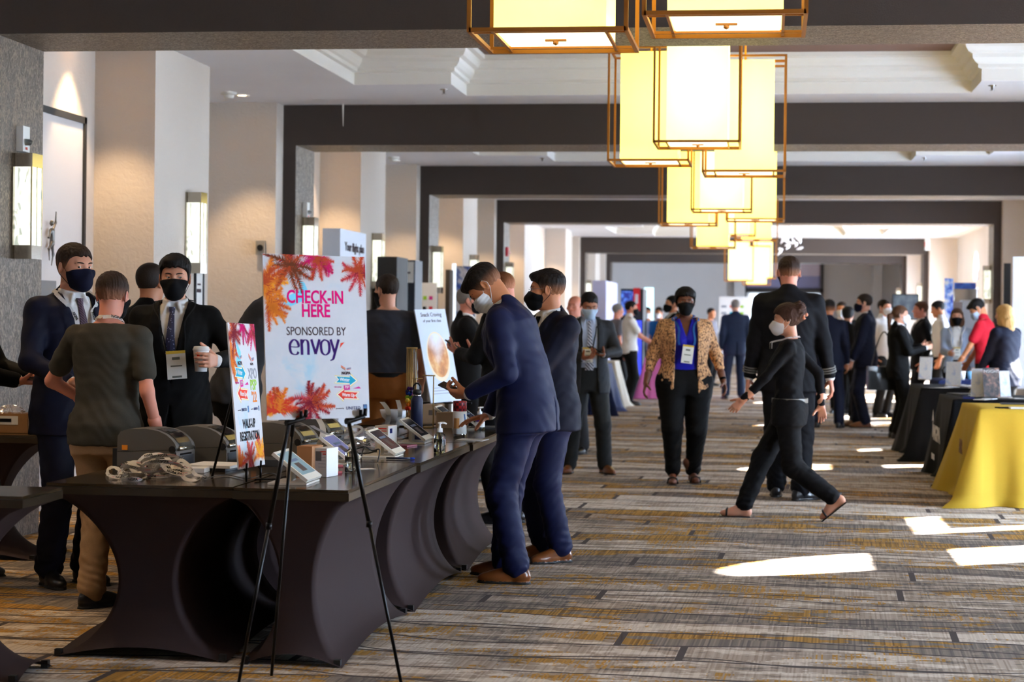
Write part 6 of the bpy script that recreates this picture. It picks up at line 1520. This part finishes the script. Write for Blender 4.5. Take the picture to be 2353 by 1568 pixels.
k3 = kiosk('display_stand', Xr(912, 23.2), Xr(953, 23.2), 23.2, 23.7, onY(930, 598, 23.2).z, mat('slate_panel', (46, 50, 60), .5), 'slate coloured display panel with a white sheet, beside the black cabinet')
w = Xr(953, 23.2) - Xr(912, 23.2); bx('white_sheet', M_PAPER, -w*.18, w*.42, -.262, -.25, onY(930, 650, 23.2).z, onY(930, 602, 23.2).z, k3); bx('print', INK['charcoal'], -w*.05, w*.25, -.265, -.26, onY(930, 629, 23.2).z, onY(930, 625, 23.2).z, k3)
def chart(px0, px1, py0, py1, Yq, label, cols):
    x0, x1 = Xr(px0, Yq), Xr(px1, Yq); zt, zb = onY(px0, py0, Yq).z, onY(px0, py1, Yq).z; r = empty('chart_board', ((x0+x1)/2, Yq, 0), 0, label, 'board'); w = x1 - x0
    bx('panel', M_PAPER, -w/2, w/2, 0, .03, zb, zt, r)
    for k, c_ in enumerate(cols): bx('print_block', INK[c_], -w*.42 + w*.28*(k % 3), -w*.25 + w*.28*(k % 3), -.004, 0, zt - .18 - .14*(k//3) - .05, zt - .18 - .14*(k//3), r)
    for sx in (-1, 1): MB().tube([(sx*w*.4, .015, 0), (sx*w*.4, .015, zb)], .015, 8).out('leg', M_CHROME, r)
chart(955, 1003, 650, 760, 25.4, 'white chart board with green bars beside the slate panel', ('green', 'green', 'pink', 'green', 'grey', 'rose', 'grey', 'green', 'grey'))
chart(1652, 1722, 682, 770, 40.0, 'white chart board far off behind the man in navy suit', ('grey', 'red', 'green', 'grey', 'teal', 'green', 'grey', 'teal', 'green'))
k4 = kiosk('brown_column', Xr(1023, 26.6), Xr(1033, 26.6), 26.6, 26.9, onY(1028, 620, 26.6).z, mat('dark_brown_column', (70, 52, 34), .6), 'slim dark brown column between the chart board and the photo banner')
def banner(px0, px1, py0, Yq, m, label, ry=0.0, zb=.05, name='banner_stand'):
    x0, x1 = Xr(px0, Yq), Xr(px1, Yq); zt = onY(px0, py0, Yq).z; r = empty(name, ((x0+x1)/2, Yq, 0), ry, label, 'banner'); w = x1 - x0
    bx('banner', m, -w/2, w/2, 0, .012, zb, zt, r); bx('base', M_CHROME, -w/2, w/2, -.08, .09, 0, zb, r); bx('pole', M_CHROME, -.012, .012, .02, .04, zb, zt, r); return r
M_PHOTO = picmat('photo_banner', [(.36, (30, 60, 140)), (.47, (110, 120, 160)), (.56, (210, 200, 200)), (.68, (60, 50, 60))], n=2.2)
banner(1047, 1091, 612, 27.0, M_PHOTO, 'blue photo banner behind the grey haired man'); banner(1038, 1047, 606, 26.9, mat('lit_white_strip', (235, 244, 255), .5, emit=(.85, .93, 1.0), est=.8), 'narrow lit white strip at the edge of the photo banner')
k5 = kiosk('display_tower', Xr(1361, 33.0), Xr(1392, 33.0), 33.0, 35.5, onY(1390, 645, 33.0).z, mat('lilac_booth_panel', (196, 194, 226), .6), 'pale lilac booth tower behind the man in charcoal suit')
k6 = kiosk('display_tower', Xr(1426, 36.0), Xr(1478, 36.0), 36.0, 37.0, onY(1450, 664, 36.0).z, M_BLACKP, 'black booth tower with blue and red panels behind the man in white shirt'); w = Xr(1478, 36) - Xr(1426, 36)
zt = onY(1450, 664, 36.0).z; bx('blue_panel', picmat('blue_screen', [(.4, (30, 40, 130)), (.6, (90, 140, 230))], n=3, em=.4), -w*.48, w*.05, -.51, -.5, zt-.5, zt-.04, k6); bx('red_panel', mat('red_panel', (214, 34, 34), .5), w*.06, w*.36, -.51, -.5, zt-.42, zt+.02, k6); bx('white_emblem', M_PAPER, w*.14, w*.28, -.515, -.51, zt-.28, zt-.1, k6); bx('blue_light', mat('blue_lit_panel', (40, 60, 220), .5, emit=(.05, .08, .8), est=.8), w*.18, w*.44, -.51, -.5, .3, zt-.6, k6)
banner(1480, 1502, 661, 41.0, mat('lit_cyan_screen', (190, 235, 245), .4, emit=(.6, .95, 1.0), est=.9), 'bright cyan lit screen beyond the black booth tower', zb=1.3)
cloth_table(Xr(1335, 28.0), Xr(1392, 28.0), 28.0, 29.2, C_NVC, 'navy clothed table behind the man in charcoal suit', seed=11); cloth_table(Xr(1366, 30.1), Xr(1414, 30.1), 30.1, 31.0, mat('cream_tablecloth', (206, 196, 180), .8), 'cream clothed table beside the man in white shirt', seed=12)
cloth_table(Xr(1478, 33.5), Xr(1496, 33.5)+.4, 34.2, 35.4, cloth('pink_tablecloth', (206, 110, 160), .8), 'pink clothed table past the man in white shirt', seed=13)
# window side
banner(2192, 2242, 650, 27.5, picmat('blue_banner', [(.4, (10, 70, 190)), (.6, (40, 120, 230))], n=2), 'wide blue banner over the window side booths', zb=1.9); banner(2212, 2262, 690, 27.2, mat('white_blue_panel', (222, 232, 248), .6), 'white booth panel below the blue banner', zb=.05)
banner(2190, 2211, 694, 26.8, mat('taupe_panel', (150, 136, 136), .7), 'taupe panel at the edge of the white booth panel'); banner(2170, 2190, 640, 29.0, picmat('blue_white_banner', [(.38, (20, 60, 180)), (.5, (120, 160, 230)), (.62, (230, 236, 246))], n=3), 'blue and white patterned banner by the tall windows')
banner(2327, 2375, 590, 24.6, picmat('map_poster', [(.42, (232, 232, 236)), (.6, (226, 228, 232)), (.68, (190, 60, 70))], n=2.0, sc=(2, 2, .7)), 'white poster with thin red marks at the window side', zb=.6); banner(2306, 2322, 605, 25.1, M_BLACKP, 'dark upright panel beside the white poster')
tv = empty('television', (Xr(2080, 30.5), 30.5, 0), 0, 'dark television screen on a stand behind the crowd', 'television'); w = Xr(2111, 30.5) - Xr(2049, 30.5); zb, zt = onY(2080, 735, 30.5).z, onY(2080, 676, 30.5).z
bx('panel', M_BLACKP, -w/2, w/2, 0, .05, zb, zt, tv); bx('screen', picmat('dim_tv_picture', [(.4, (52, 56, 66)), (.6, (84, 92, 96))], n=2), -w/2+.02, w/2-.02, -.004, 0, zb+.02, zt-.02, tv); MB().tube([(0, .03, 0), (0, .03, zb)], .03, 10).out('stand', M_BLACKM, tv)
# ------------------------------------------------------------------ the cast
C_NAVY = cloth('navy_suit_wool', (17, 19, 36), .65); C_NAVYB = cloth('bright_navy_suit_wool', (19, 24, 56), .6); C_NAVYG = cloth('grey_navy_suit_wool', (30, 40, 62), .7)
C_BLK = cloth('black_suit_wool', (11, 10, 11), .75); C_CHAR = cloth('charcoal_suit_wool', (48, 50, 54), .7); C_UNI = cloth('uniform_navy_black', (13, 13, 18), .75); C_DNAVY = cloth('dark_navy_suit_wool', (18, 21, 38), .7)
C_TEE = cloth('olive_grey_jersey', (60, 57, 50), .85); C_KHAKI = cloth('khaki_chino', (150, 122, 92), .8); C_SLATE = cloth('slate_jersey', (52, 54, 64), .85); C_POLO = cloth('dark_grey_pique', (60, 60, 63), .85)
C_BROWNT = cloth('brown_chino', (122, 72, 30), .8); C_BLUE = cloth('royal_blue_satin', (26, 26, 150), .45); C_PALE = cloth('pale_blue_shirt', (168, 180, 204), .8); C_RED = cloth('red_pique', (176, 28, 44), .8); C_LGREY = cloth('pale_grey_blue_wool', (160, 172, 194), .8); C_BLUET = cloth('bright_blue_jersey', (30, 110, 190), .85); C_GREYS = cloth('mid_grey_jersey', (110, 108, 116), .85)
def leopard():
    t = NT('leopard_knit'); v = t.coord(scale=(1, 1, .45)); n = t.noise(v, 105, 2, .5, .8); t.put(t.b, 'Base Color', t.ramp(n, [(.44, srgb((214, 164, 116))), (.52, srgb((190, 136, 92))), (.56, srgb((52, 36, 32)))])); t.set(Roughness=.9); t.bump(n, .3, .003); return t.m
def striped(name, c1, c2, sc=30, rot=.8):
    t = NT(name); w = t.n('ShaderNodeTexWave', i_Scale=sc); w.bands_direction = 'Z'; t.t.links.new(t.coord(rot=(0, rot, 0)), w.inputs[0]); t.put(t.b, 'Base Color', t.mix(t.math('GREATER_THAN', w.outputs[1], .6), srgb(c1), srgb(c2))); t.set(Roughness=.5); return t.m
def dotted():
    t = NT('dotted_navy_tie'); vr = t.n('ShaderNodeTexVoronoi', i_Scale=70.0); t.t.links.new(t.coord(), vr.inputs[0]); t.put(t.b, 'Base Color', t.mix(t.math('LESS_THAN', vr.outputs[0], .22), srgb((26, 28, 58)), srgb((150, 150, 180)))); t.set(Roughness=.45); return t.m
def pos(px, fw): p = ray(px, 740)*fw; return p.x, p.y
def tolocal(root_xy, face, k, w): return (Matrix.Rotation(R(face), 3, 'Z') @ (Vector(w) - Vector((root_xy[0], root_xy[1], 0))))/k
def wpt(root, g, p): return root.location + Matrix.Rotation(root.rotation_euler.z, 3, 'Z') @ (Vector(p)*g.k)
def who(label, px, fw, face, q, *a, **kw):
    x, y = pos(px, fw); return person(label, x, y, face, q, *a, **kw)
M_RIM = mat('clear_glasses_rim', (170, 172, 176), .2, .5); M_RIMT = mat('tortoise_rim', (150, 84, 40), .3)
# --- around the registration table
person('man in navy suit and navy mask standing beside the grey papered pier', -3.62, 9.56, 132, 1, 'light', 'brown_fade', 'short', 'suit', dict(top=C_NAVY, trousers=C_NAVY, tie=striped('plaid_tie', (50, 34, 48), (92, 66, 84)), gaze=1.2),
    'navy', fig=dict(h=1.78, head=(8, 4, 0), armR=(.16, .30, 1.05), poleR=(.9, -.5, -.6), armL=(-.14, .28, 1.02), poleL=(-.9, -.4, -.6)), handR=dict(n=(-.6, .2, .4), curl=(.6, .6, .5)), handL=dict(n=(.6, .2, .4), curl=(.6, .6, .5)), extras=(lanyard(1.2, badge=False, w=.021, nw=.066, halfw=.024, words=(15, 20)),))
person('man seen from behind in olive grey T-shirt with hand on hip', -3.18, 8.87, 8, 1, 'pink', 'brown_fade', 'short', 'tee', dict(top=C_TEE, trousers=C_KHAKI, hemz=.84), 'black',
    fig=dict(h=1.62, lean=3, head=(6, 4, 0), armL=(-.15, .15, 1.04), poleL=(-1, -.2, -.15), armR=(.27, .06, .90), footL=(-.05, -.05, 0), footR=(.10, .12, 0), toeR=-20, toeL=-25), handL=dict(f=(.6, .6, -.3), n=(.7, -.6, 0), curl=(.5, .5, .3)), shoes='sneaker', extras=(lanyard(1.3, badge=False, w=.026, nw=.07, up=.015, words=(5,)),))
X3, F3, k3_ = (-3.22, 10.05), 172, 1.735/1.75
fh, nh = Vector((.25, .95, .05)).normalized(), Vector((1, -.25, 0)).normalized()
CUP = onY(462, 828, 9.70); wl_ = tolocal(X3, F3, k3_, CUP) - fh*.070 - nh*.052
r3, g3 = person('man in black suit and dotted navy tie holding a white paper cup', *X3, F3, 1, 'light', 'black', 'quiff', 'suit', dict(top=C_BLK, trousers=C_BLK, tie=dotted(), gaze=-1.0, button=1.06),
    'black', fig=dict(h=1.735, head=(6, 3, 0), armL=tuple(wl_), poleL=(-.9, -.2, -.8)), handL=dict(f=tuple(fh), n=tuple(nh), curl=(.55, .75, .5), thumb=(.7, .5, .3)), extras=(lanyard(1.235, m=M_BCORD, w=.008, size=(.105, .15), tilt=.08, xoff=-.03),))
hi = g3.hinfo[-1]; cp = wpt(r3, g3, hi['W'] + hi['f']*.070 + hi['n']*.052)
cu = empty('paper_cup', (cp.x, cp.y, cp.z - .06), 0, 'white paper coffee cup with lid in the hand of the black suited man', 'cup'); MB().lathe([(0, 0), (.029, 0), (.0385, .105), (.0385, .107)], n=32).out('cup_body', M_PAPER, cu); MB().lathe([(.041, .102), (.0415, .110), (.038, .113), (.036, .122), (.030, .124), (0, .122)], n=32).out('lid', mat('cup_lid', (222, 220, 216), .4), cu); cu.scale = (1.08,)*3; bx('red_mark', INK['red'], -.010, .004, -.0372, -.035, .062, .096, cu)
who('brown haired man in dark suit mostly hidden behind the black suited cup holder', 343, 11.45, 15, 3, 'tan', 'dark_brown', 'short', 'suit', dict(top=C_BLK, trousers=C_BLK), None, fig=dict(h=1.72), shoes='tan')
who('man in dark grey polo stooping to the side behind the walk-up sign', 546, 11.0, 66, 2, 'pink', 'dark_brown', 'short', 'polo', dict(top=C_POLO, trousers=C_BLK), None, fig=dict(h=1.83, lean=9, lean2=24, armL=(-.32, .06, .84), armR=(.1, .55, .9)))
r6, g6 = who('man in slate T-shirt and brown trousers seen from behind at the far counter', 890, 14.6, 350, 2, 'light', 'dark_brown', 'short', 'tee', dict(top=C_SLATE, trousers=C_BROWNT, hemz=.90, tuck=True, waist=1.0, belt=M_BLKW, beltz=.965), 'black', fig=dict(h=1.74, build=1.08, head=(38, 2, 0), armR=(.27, .14, .93), armL=(-.2, .26, 1.0)))
who('grey haired man in black suit at the booths talking with raised hands', 1072, 16.6, 78, 3, 'pink', 'grey', 'short', 'suit', dict(top=C_BLK, trousers=C_BLK), 'black', fig=dict(h=1.68, armR=(.1, .36, 1.24), armL=(-.1, .38, 1.22)))
M_PHONE = mat('black_phone_glass', (14, 14, 18), .12)
def phone(p, rot, label, c=M_PHONE):
    r = empty('phone', p, 0, label, 'phone'); r.rotation_euler = rot; MB().box(-.036, .036, -.074, .074, -.0045, .0045).bevel(.003).out('case', M_PDARK, r); bx('screen', c, -.033, .033, -.07, .07, .0046, .005, r); bx('camera_patch', M_BLACKP, .006, .03, .04, .068, -.0065, -.0044, r); return r
r8, g8 = who('ginger haired man in black suit thumbing a phone behind the bent man', 1163, 13.2, 300, 2, 'pink', 'ginger', 'crop', 'suit', dict(top=C_BLK, trousers=C_BLK), None, fig=dict(h=1.74, head=(0, 24, 0), armL=(-.08, .36, 1.18), armR=(.08, .36, 1.16), poleL=(-.5, -.6, -.8), poleR=(.5, -.6, -.8)), handL=dict(f=(.25, .9, .2), n=(.5, 0, .8), curl=(.6, .6, .4)), handR=dict(f=(-.25, .9, .2), n=(-.5, 0, .8), curl=(.6, .6, .4)))
h8 = g8.hinfo[-1]; phone(wpt(r8, g8, h8['W'] + h8['f']*.085 + h8['n']*.035), (.5, .2, R(60)), 'phone held by the ginger haired man')
rA, gA = person('man in bright navy suit with white mask bending over his phone at the table end', -1.39, 10.2, 279, 1, 'tan', 'black_fade', 'spiky', 'suit', dict(top=C_NAVYB, trousers=C_NAVYB, hemz=.80, gaze=-1), 'white',
    fig=dict(h=1.76, lean=4, lean2=16, hip=(0, -.09, 0), head=(4, 32, 0), armL=(-.20, .17, 1.005), poleL=(-.3, -1, -.25), armR=(.2, .21, .768), poleR=(.8, -.6, .2), footL=(-.11, -.08, 0), footR=(.13, .06, 0), toeR=-12, toeL=6), handL=dict(f=(.2, .95, .0), n=(.55, .0, .8), curl=(.75, .75, .5), thumb=(.15, .75, .4)), handR=dict(f=(-.2, .95, -.22), n=(0, -.2, -1), curl=(.15, .25, .2)), shoes='tan', extras=(cuffwatch(-1),))
hA = gA.hinfo[-1]; phone(wpt(rA, gA, hA['W'] + hA['f']*.105 + hA['n']*.030), (R(24), R(-12), R(75)), 'black phone in the hand of the bent man in bright navy suit')
def pin(g, root):
    p = g.fw(A(-.105, .14, 1.36)); b = MB().sphere(tuple(p), (.011, .006, .011), 12, 8); b.out('lapel_pin', mat('enamel_pin', (196, 120, 90), .3, .5), root)
who('man in navy suit, black mask and clear glasses with folded arms behind the bent man', 1264, 11.15, 232, 1, 'tan', 'black_fade', 'spiky', 'suit', dict(top=C_NAVY, trousers=C_NAVYB, tie=M_BLKW, hemz=.79), 'blackkn',
    fig=dict(h=1.70, head=(-38, 3, 0), armL=(.10, .24, 1.11), poleL=(-1, -.1, -.5), armR=(-.06, .27, 1.06), poleR=(1, -.1, -.5), toeL=2, toeR=-10), handL=dict(f=(.9, .2, .1), n=(-.2, -.9, 0)), handR=dict(f=(-.9, .2, .1), n=(.2, -.9, 0)), shoes='tan', extras=(glasses(M_RIM), pin))
rC, gC = who('man in open charcoal suit and striped tie reading his phone, pale mask', 1352, 17.5, 168, 2, 'brown', 'black', 'short', 'open', dict(top=C_CHAR, trousers=cloth('dark_charcoal_wool', (36, 37, 38), .7), shirt=C_PALE, tie=striped('striped_tie', (190, 190, 200), (40, 42, 60), 14), tiez=1.0, gap=.075), 'blue',
    fig=dict(h=1.665, build=1.04, head=(6, 24, 0), armL=(-.10, .36, 1.16), poleL=(-1, -.4, -.7), armR=(.08, .34, 1.12), poleR=(1, -.4, -.7), footR=(.17, 0, 0), footL=(-.17, .02, 0), toeR=-20, toeL=20), handL=dict(f=(.75, .6, .1), n=(.2, .1, .9), curl=(.3, .4, .3)), handR=dict(f=(-.6, .7, .1), n=(-.2, .1, .9), curl=(.5, .5, .4)), shoes='tan', extras=(lanyard(1.22, m=M_BCORD, w=.012, xoff=.02),))
hC = gC.hinfo[-1]; phone(wpt(rC, gC, hC['W'] + hC['f']*.10 + hC['n']*.028), (R(25), 0, R(60)), 'phone in the hand of the man in charcoal suit')
who('bald man partly hidden behind the man in charcoal suit', 1322, 20.0, 200, 3, 'pink', 'grey', 'bald', 'suit', dict(top=C_CHAR, trousers=C_CHAR), None, fig=dict(h=1.66))
# --- walking in the aisle
who('woman in leopard cardigan and royal blue blouse walking towards the check-in', 1574, 16.55, 172, 1, 'dark', 'black', 'wrap', 'cardigan', dict(top=leopard(), trousers=C_BLK, shirt=C_BLUE, gap=.10, hemz=.80, slv=.42, collar=False, vneck=True, hem=(.118, .092, .068), legt=.9), 'black',
    fig=dict(h=1.685, female=True, build=1.25, armR=(.35, .05, .90), armL=(-.35, .04, .92), footR=(.10, .06, 0), footL=(-.09, -.06, 0), toeR=-6, toeL=6), shoes='sandal', extras=(lanyard(1.24, m=mat('blue_ribbon', (40, 110, 190), .6), w=.02, size=(.10, .16), tilt=-.12), glasses(M_RIMT), cuffwatch(-1)))
def stripes(g, root):
    for d in (1, -1):
        w, e = Vector(g.wr[d]), Vector(g.el[d]); u = (w - e).normalized(); a = u.orthogonal().normalized(); c = u.cross(a); L = (w - e).length
        for k in range(3):
            p = e + u*(L*.9 - .022 - .017*k); b = MB(); rr = .0545 - .0005*k; b.grid(lambda s_, t_: p + u*(t_-.5)*.009 + (a*math.cos(2*PI*s_) + c*math.sin(2*PI*s_))*(rr), 24, 1, True); bmesh.ops.solidify(b.bm, geom=b.bm.faces[:], thickness=-.003); b.out('cuff_stripe', mat('silver_braid', (190, 190, 184), .5), root)
who('very tall man in dark pilot uniform with striped cuffs, walking away', 1812, 15.1, 4, 1, 'pink', 'brown_fade', 'crop', 'suit', dict(top=C_UNI, trousers=C_UNI, hemz=.78), 'black', fig=dict(h=1.935, build=1.04, head=(10, 0, 0), armR=(.30, .05, .86), armL=(-.28, .02, .87), footR=(.10, -.02, 0), footL=(-.09, .22, 0), toeR=-40, toeL=4), extras=(stripes,))
def claw(g, root):
    T_ = lambda *v: Vector(g.hc + g.Hd @ A(*v)); b = MB()
    for sx in (-1, 1):
        b.tube([T_(sx*.03, -.128, .085), T_(sx*.036, -.138, .04), T_(sx*.03, -.135, 0)], .008, 8)
        for k in range(6): b.tube([T_(sx*.034, -.134, .075 - .014*k), T_(sx*.012, -.146, .075 - .014*k), T_(0, -.142, .072 - .014*k)], [.005, .005, .003], 6)
    b.sphere(tuple(T_(0, -.155, .035)), .016, 10, 8); b.out('claw_clip', mat('blush_plastic', (206, 132, 100), .35), root)
who('woman in black top and trousers striding across with white mask and claw clip', 1814, 13.62, 277, 1, 'light', 'auburn', 'bun', 'long', dict(top=cloth('black_rib_knit', (12, 12, 16), .8), trousers=cloth('washed_black_denim', (14, 14, 17), .8), belt=mat('pale_belt', (120, 116, 108), .4), beltz=.975, hemz=.90, tuck=True, waist=1.01, hem=(.10, .082, .07), legt=.93), 'kn',
    fig=dict(h=1.575, female=True, head=(2, 4, 0), armL=(-.23, .36, .92), poleL=(-.3, -1, .2), armR=(.2, -.24, .90), poleR=(.3, -1, -.2), footR=(.06, .36, 0), footL=(-.06, -.37, .10), liftL=40, toeR=0, toeL=0, hip=(0, 0, -.045)), handL=dict(curl=(.4, .5, .4)), shoes='sandal', extras=(claw, lanyard(1.40, badge=False, w=.016, halfw=.062)))
# --- further down the corridor
who('man in white polo and black trousers at the left side booths', 1448, 31.5, 78, 3, 'pink', 'black', 'short', 'polo', dict(top=M_WHITE, trousers=C_BLK), 'black', fig=dict(h=1.72, armR=(.15, .38, 1.05), armL=(-.15, .38, 1.05)))
who('grey shirted man behind the man in white polo', 1418, 32.6, 60, 4, 'pink', 'grey', 'short', 'tee', dict(top=C_GREYS, trousers=C_BLK), None, fig=dict(h=1.68))
who('dark haired man in black suit behind the woman in leopard cardigan', 1547, 27.0, 250, 3, 'tan', 'black', 'short', 'suit', dict(top=C_BLK, trousers=C_BLK), 'black', fig=dict(h=1.76))
who('person in bright blue shirt and pale mask among the far booths', 1515, 37.0, 210, 4, 'tan', 'dark_brown', 'short', 'tee', dict(top=C_BLUET, trousers=C_BLK), 'white', fig=dict(h=1.66))
who('small far figure in pale shirt by the cyan lit screen', 1487, 37.5, 180, 4, 'tan', 'black', 'short', 'tee', dict(top=C_PALE, trousers=C_BLK), 'white', fig=dict(h=1.66)); who('small far figure in grey shirt beyond the leopard cardigan', 1633, 41.0, 120, 4, 'tan', 'dark_brown', 'short', 'tee', dict(top=C_GREYS, trousers=C_BLK), None, fig=dict(h=1.68))
who('man in grey navy suit seen from behind far down the aisle', 1690, 34.3, 352, 3, 'light', 'grey', 'crop', 'suit', dict(top=C_NAVYG, trousers=C_NAVYG), None, fig=dict(h=1.80, footL=(-.16, 0, 0), footR=(.12, .05, 0)))
who('man in dark navy suit seen from behind beside the captain', 1905, 25.4, 8, 3, 'tan', 'black_fade', 'short', 'suit', dict(top=C_DNAVY, trousers=C_DNAVY), None, fig=dict(h=1.71, footR=(.15, 0, 0), footL=(-.15, 0, 0)))
who('tall man in dark navy suit and navy mask in profile in the window side group', 1988, 25.6, 275, 2, 'light', 'dark_brown', 'short', 'suit', dict(top=C_DNAVY, trousers=C_DNAVY), 'navy', fig=dict(h=1.79, armL=(-.2, .16, .88), armR=(.2, .2, .9), footL=(-.12, -.02, 0), footR=(.14, .1, 0)), shoes='tan')
who('man with dark hair and mask behind the window side group', 1934, 29.5, 190, 4, 'tan', 'dark_brown', 'short', 'suit', dict(top=C_BLK, trousers=C_BLK), 'white', fig=dict(h=1.72)); who('cap wearing person in black suit in the window side group', 1948, 27.4, 20, 4, 'light', 'black', 'wrap', 'suit', dict(top=C_BLK, trousers=C_BLK), None, fig=dict(h=1.62))
who('man with white mask and white shirt behind the tall navy suited man', 2030, 28.3, 130, 3, 'light', 'dark_brown', 'short', 'polo', dict(top=M_WHITE, trousers=C_BLK), 'white', fig=dict(h=1.75))
rP, gP = who('woman with blond ponytail in black trouser suit carrying a black bag', 2066, 23.3, 80, 2, 'light', 'brown', 'pony', 'open', dict(top=C_BLK, trousers=C_BLK, gap=.05), 'white', fig=dict(h=1.62, female=True, armR=(.12, .33, 1.2), armL=(-.12, .34, 1.22)))
bp = wpt(rP, gP, (-.26, -.14, .80)); bg_ = empty('shoulder_bag', tuple(bp), R(8), 'black shoulder bag hanging at the side of the ponytailed woman', 'bag'); MB().box(-.20, .20, -.06, .06, -.16, .13).bevel(.03, 3).out('bag_body', M_SHOEB, bg_); MB().tube(smooth([(-.15, 0, .12), (-.08, -.02, .42), (.0, -.02, .56), (.08, -.02, .42), (.15, 0, .12)], 5), .009, 6).out('strap', M_SHOEB, bg_)
who('man in dark uniform jacket behind the ponytailed woman', 2118, 26.6, 265, 3, 'pink', 'brown', 'short', 'suit', dict(top=C_UNI, trousers=C_UNI), None, fig=dict(h=1.71)); who('young man in white shirt and black trousers by the window side booths', 2160, 28.0, 272, 3, 'tan', 'black', 'short', 'polo', dict(top=M_WHITE, trousers=C_BLK, collar=True), None, fig=dict(h=1.74, head=(0, 16, 0)))
who('woman in pale grey blue jacket and black mask facing over the navy table', 2199, 25.0, 186, 2, 'light', 'brown', 'bob', 'open', dict(top=C_LGREY, trousers=C_BLK, gap=.05), 'black', fig=dict(h=1.60, female=True, armR=(.1, .34, 1.12), armL=(-.24, .2, .88)), extras=(lanyard(1.2, w=.018),))
who('man in red polo looking down over the window side tables', 2268, 23.6, 292, 2, 'tan', 'black', 'spiky', 'polo', dict(top=C_RED, trousers=C_BLK), 'blue', fig=dict(h=1.73, lean=6, head=(10, 34, 0), armL=(-.2, .3, .92), armR=(.2, .3, .92)))
who('woman with long blonde hair in dark jacket behind the black clothed table', 2309, 21.2, 318, 2, 'light', 'blonde', 'long', 'suit', dict(top=C_DNAVY, trousers=C_BLK), None, fig=dict(h=1.62, female=True, build=1.1, armL=(-.22, .22, .92), armR=(.2, .3, .9)))
# --- at the left edge, only the hands reach into view
xe, ye = pos(-72, 10.12)
rE, gE = person('person at the boxes table of whom only the hands with a phone show', xe, ye, 84, 2, 'pink', 'dark_brown', 'short', 'suit', dict(top=C_BLK, trousers=C_BLK), 'black', fig=dict(h=1.72, armR=(.08, .30, 1.08), armL=(-.08, .33, 1.10), poleL=(-.6, -.6, -.8), poleR=(.6, -.6, -.8)), handL=dict(f=(.15, .95, .1), n=(.4, 0, -.8), curl=(.4, .5, .4)), handR=dict(f=(-.15, .95, -.1), n=(0, .1, .9), curl=(.5, .6, .4)))
hE = gE.hinfo[1]; phone(wpt(rE, gE, hE['W'] + hE['f']*.10 + hE['n']*.028), (0, 0, R(-80)), 'phone in the hands reaching in above the cardboard boxes')
# ------------------------------------------------------------------ camera
cam = bpy.data.cameras.new('camera'); co = bpy.data.objects.new('camera', cam); COL.objects.link(co)
cam.sensor_width = 36; cam.lens = F/2353*36; cam.shift_y = -52.5/2353; cam.clip_end = 200
fwd = Vector((-_s, _c, 0)); right = Vector((_c, _s, 0)); up = Vector((0, 0, 1))
r2 = right*math.cos(ROLL) + up*math.sin(ROLL); u2 = up*math.cos(ROLL) - right*math.sin(ROLL)
co.matrix_world = Matrix(((r2.x, u2.x, -fwd.x, 0), (r2.y, u2.y, -fwd.y, 0), (r2.z, u2.z, -fwd.z, H), (0, 0, 0, 1)))
cam.dof.use_dof = True; cam.dof.focus_distance = 9.3; cam.dof.aperture_fstop = 3.8
SC.camera = co
vs = SC.view_settings; vs.view_transform = 'Standard'; vs.look = 'None'; vs.exposure = EXPO; vs.gamma = 1; vs.use_curve_mapping = False
SC.cycles.max_bounces = 8; SC.cycles.diffuse_bounces = 5; SC.cycles.transparent_max_bounces = 12; SC.cycles.caustics_reflective = False; SC.cycles.caustics_refractive = False
SC.cycles.sample_clamp_indirect = 6
from bpy_extras.object_utils import world_to_camera_view
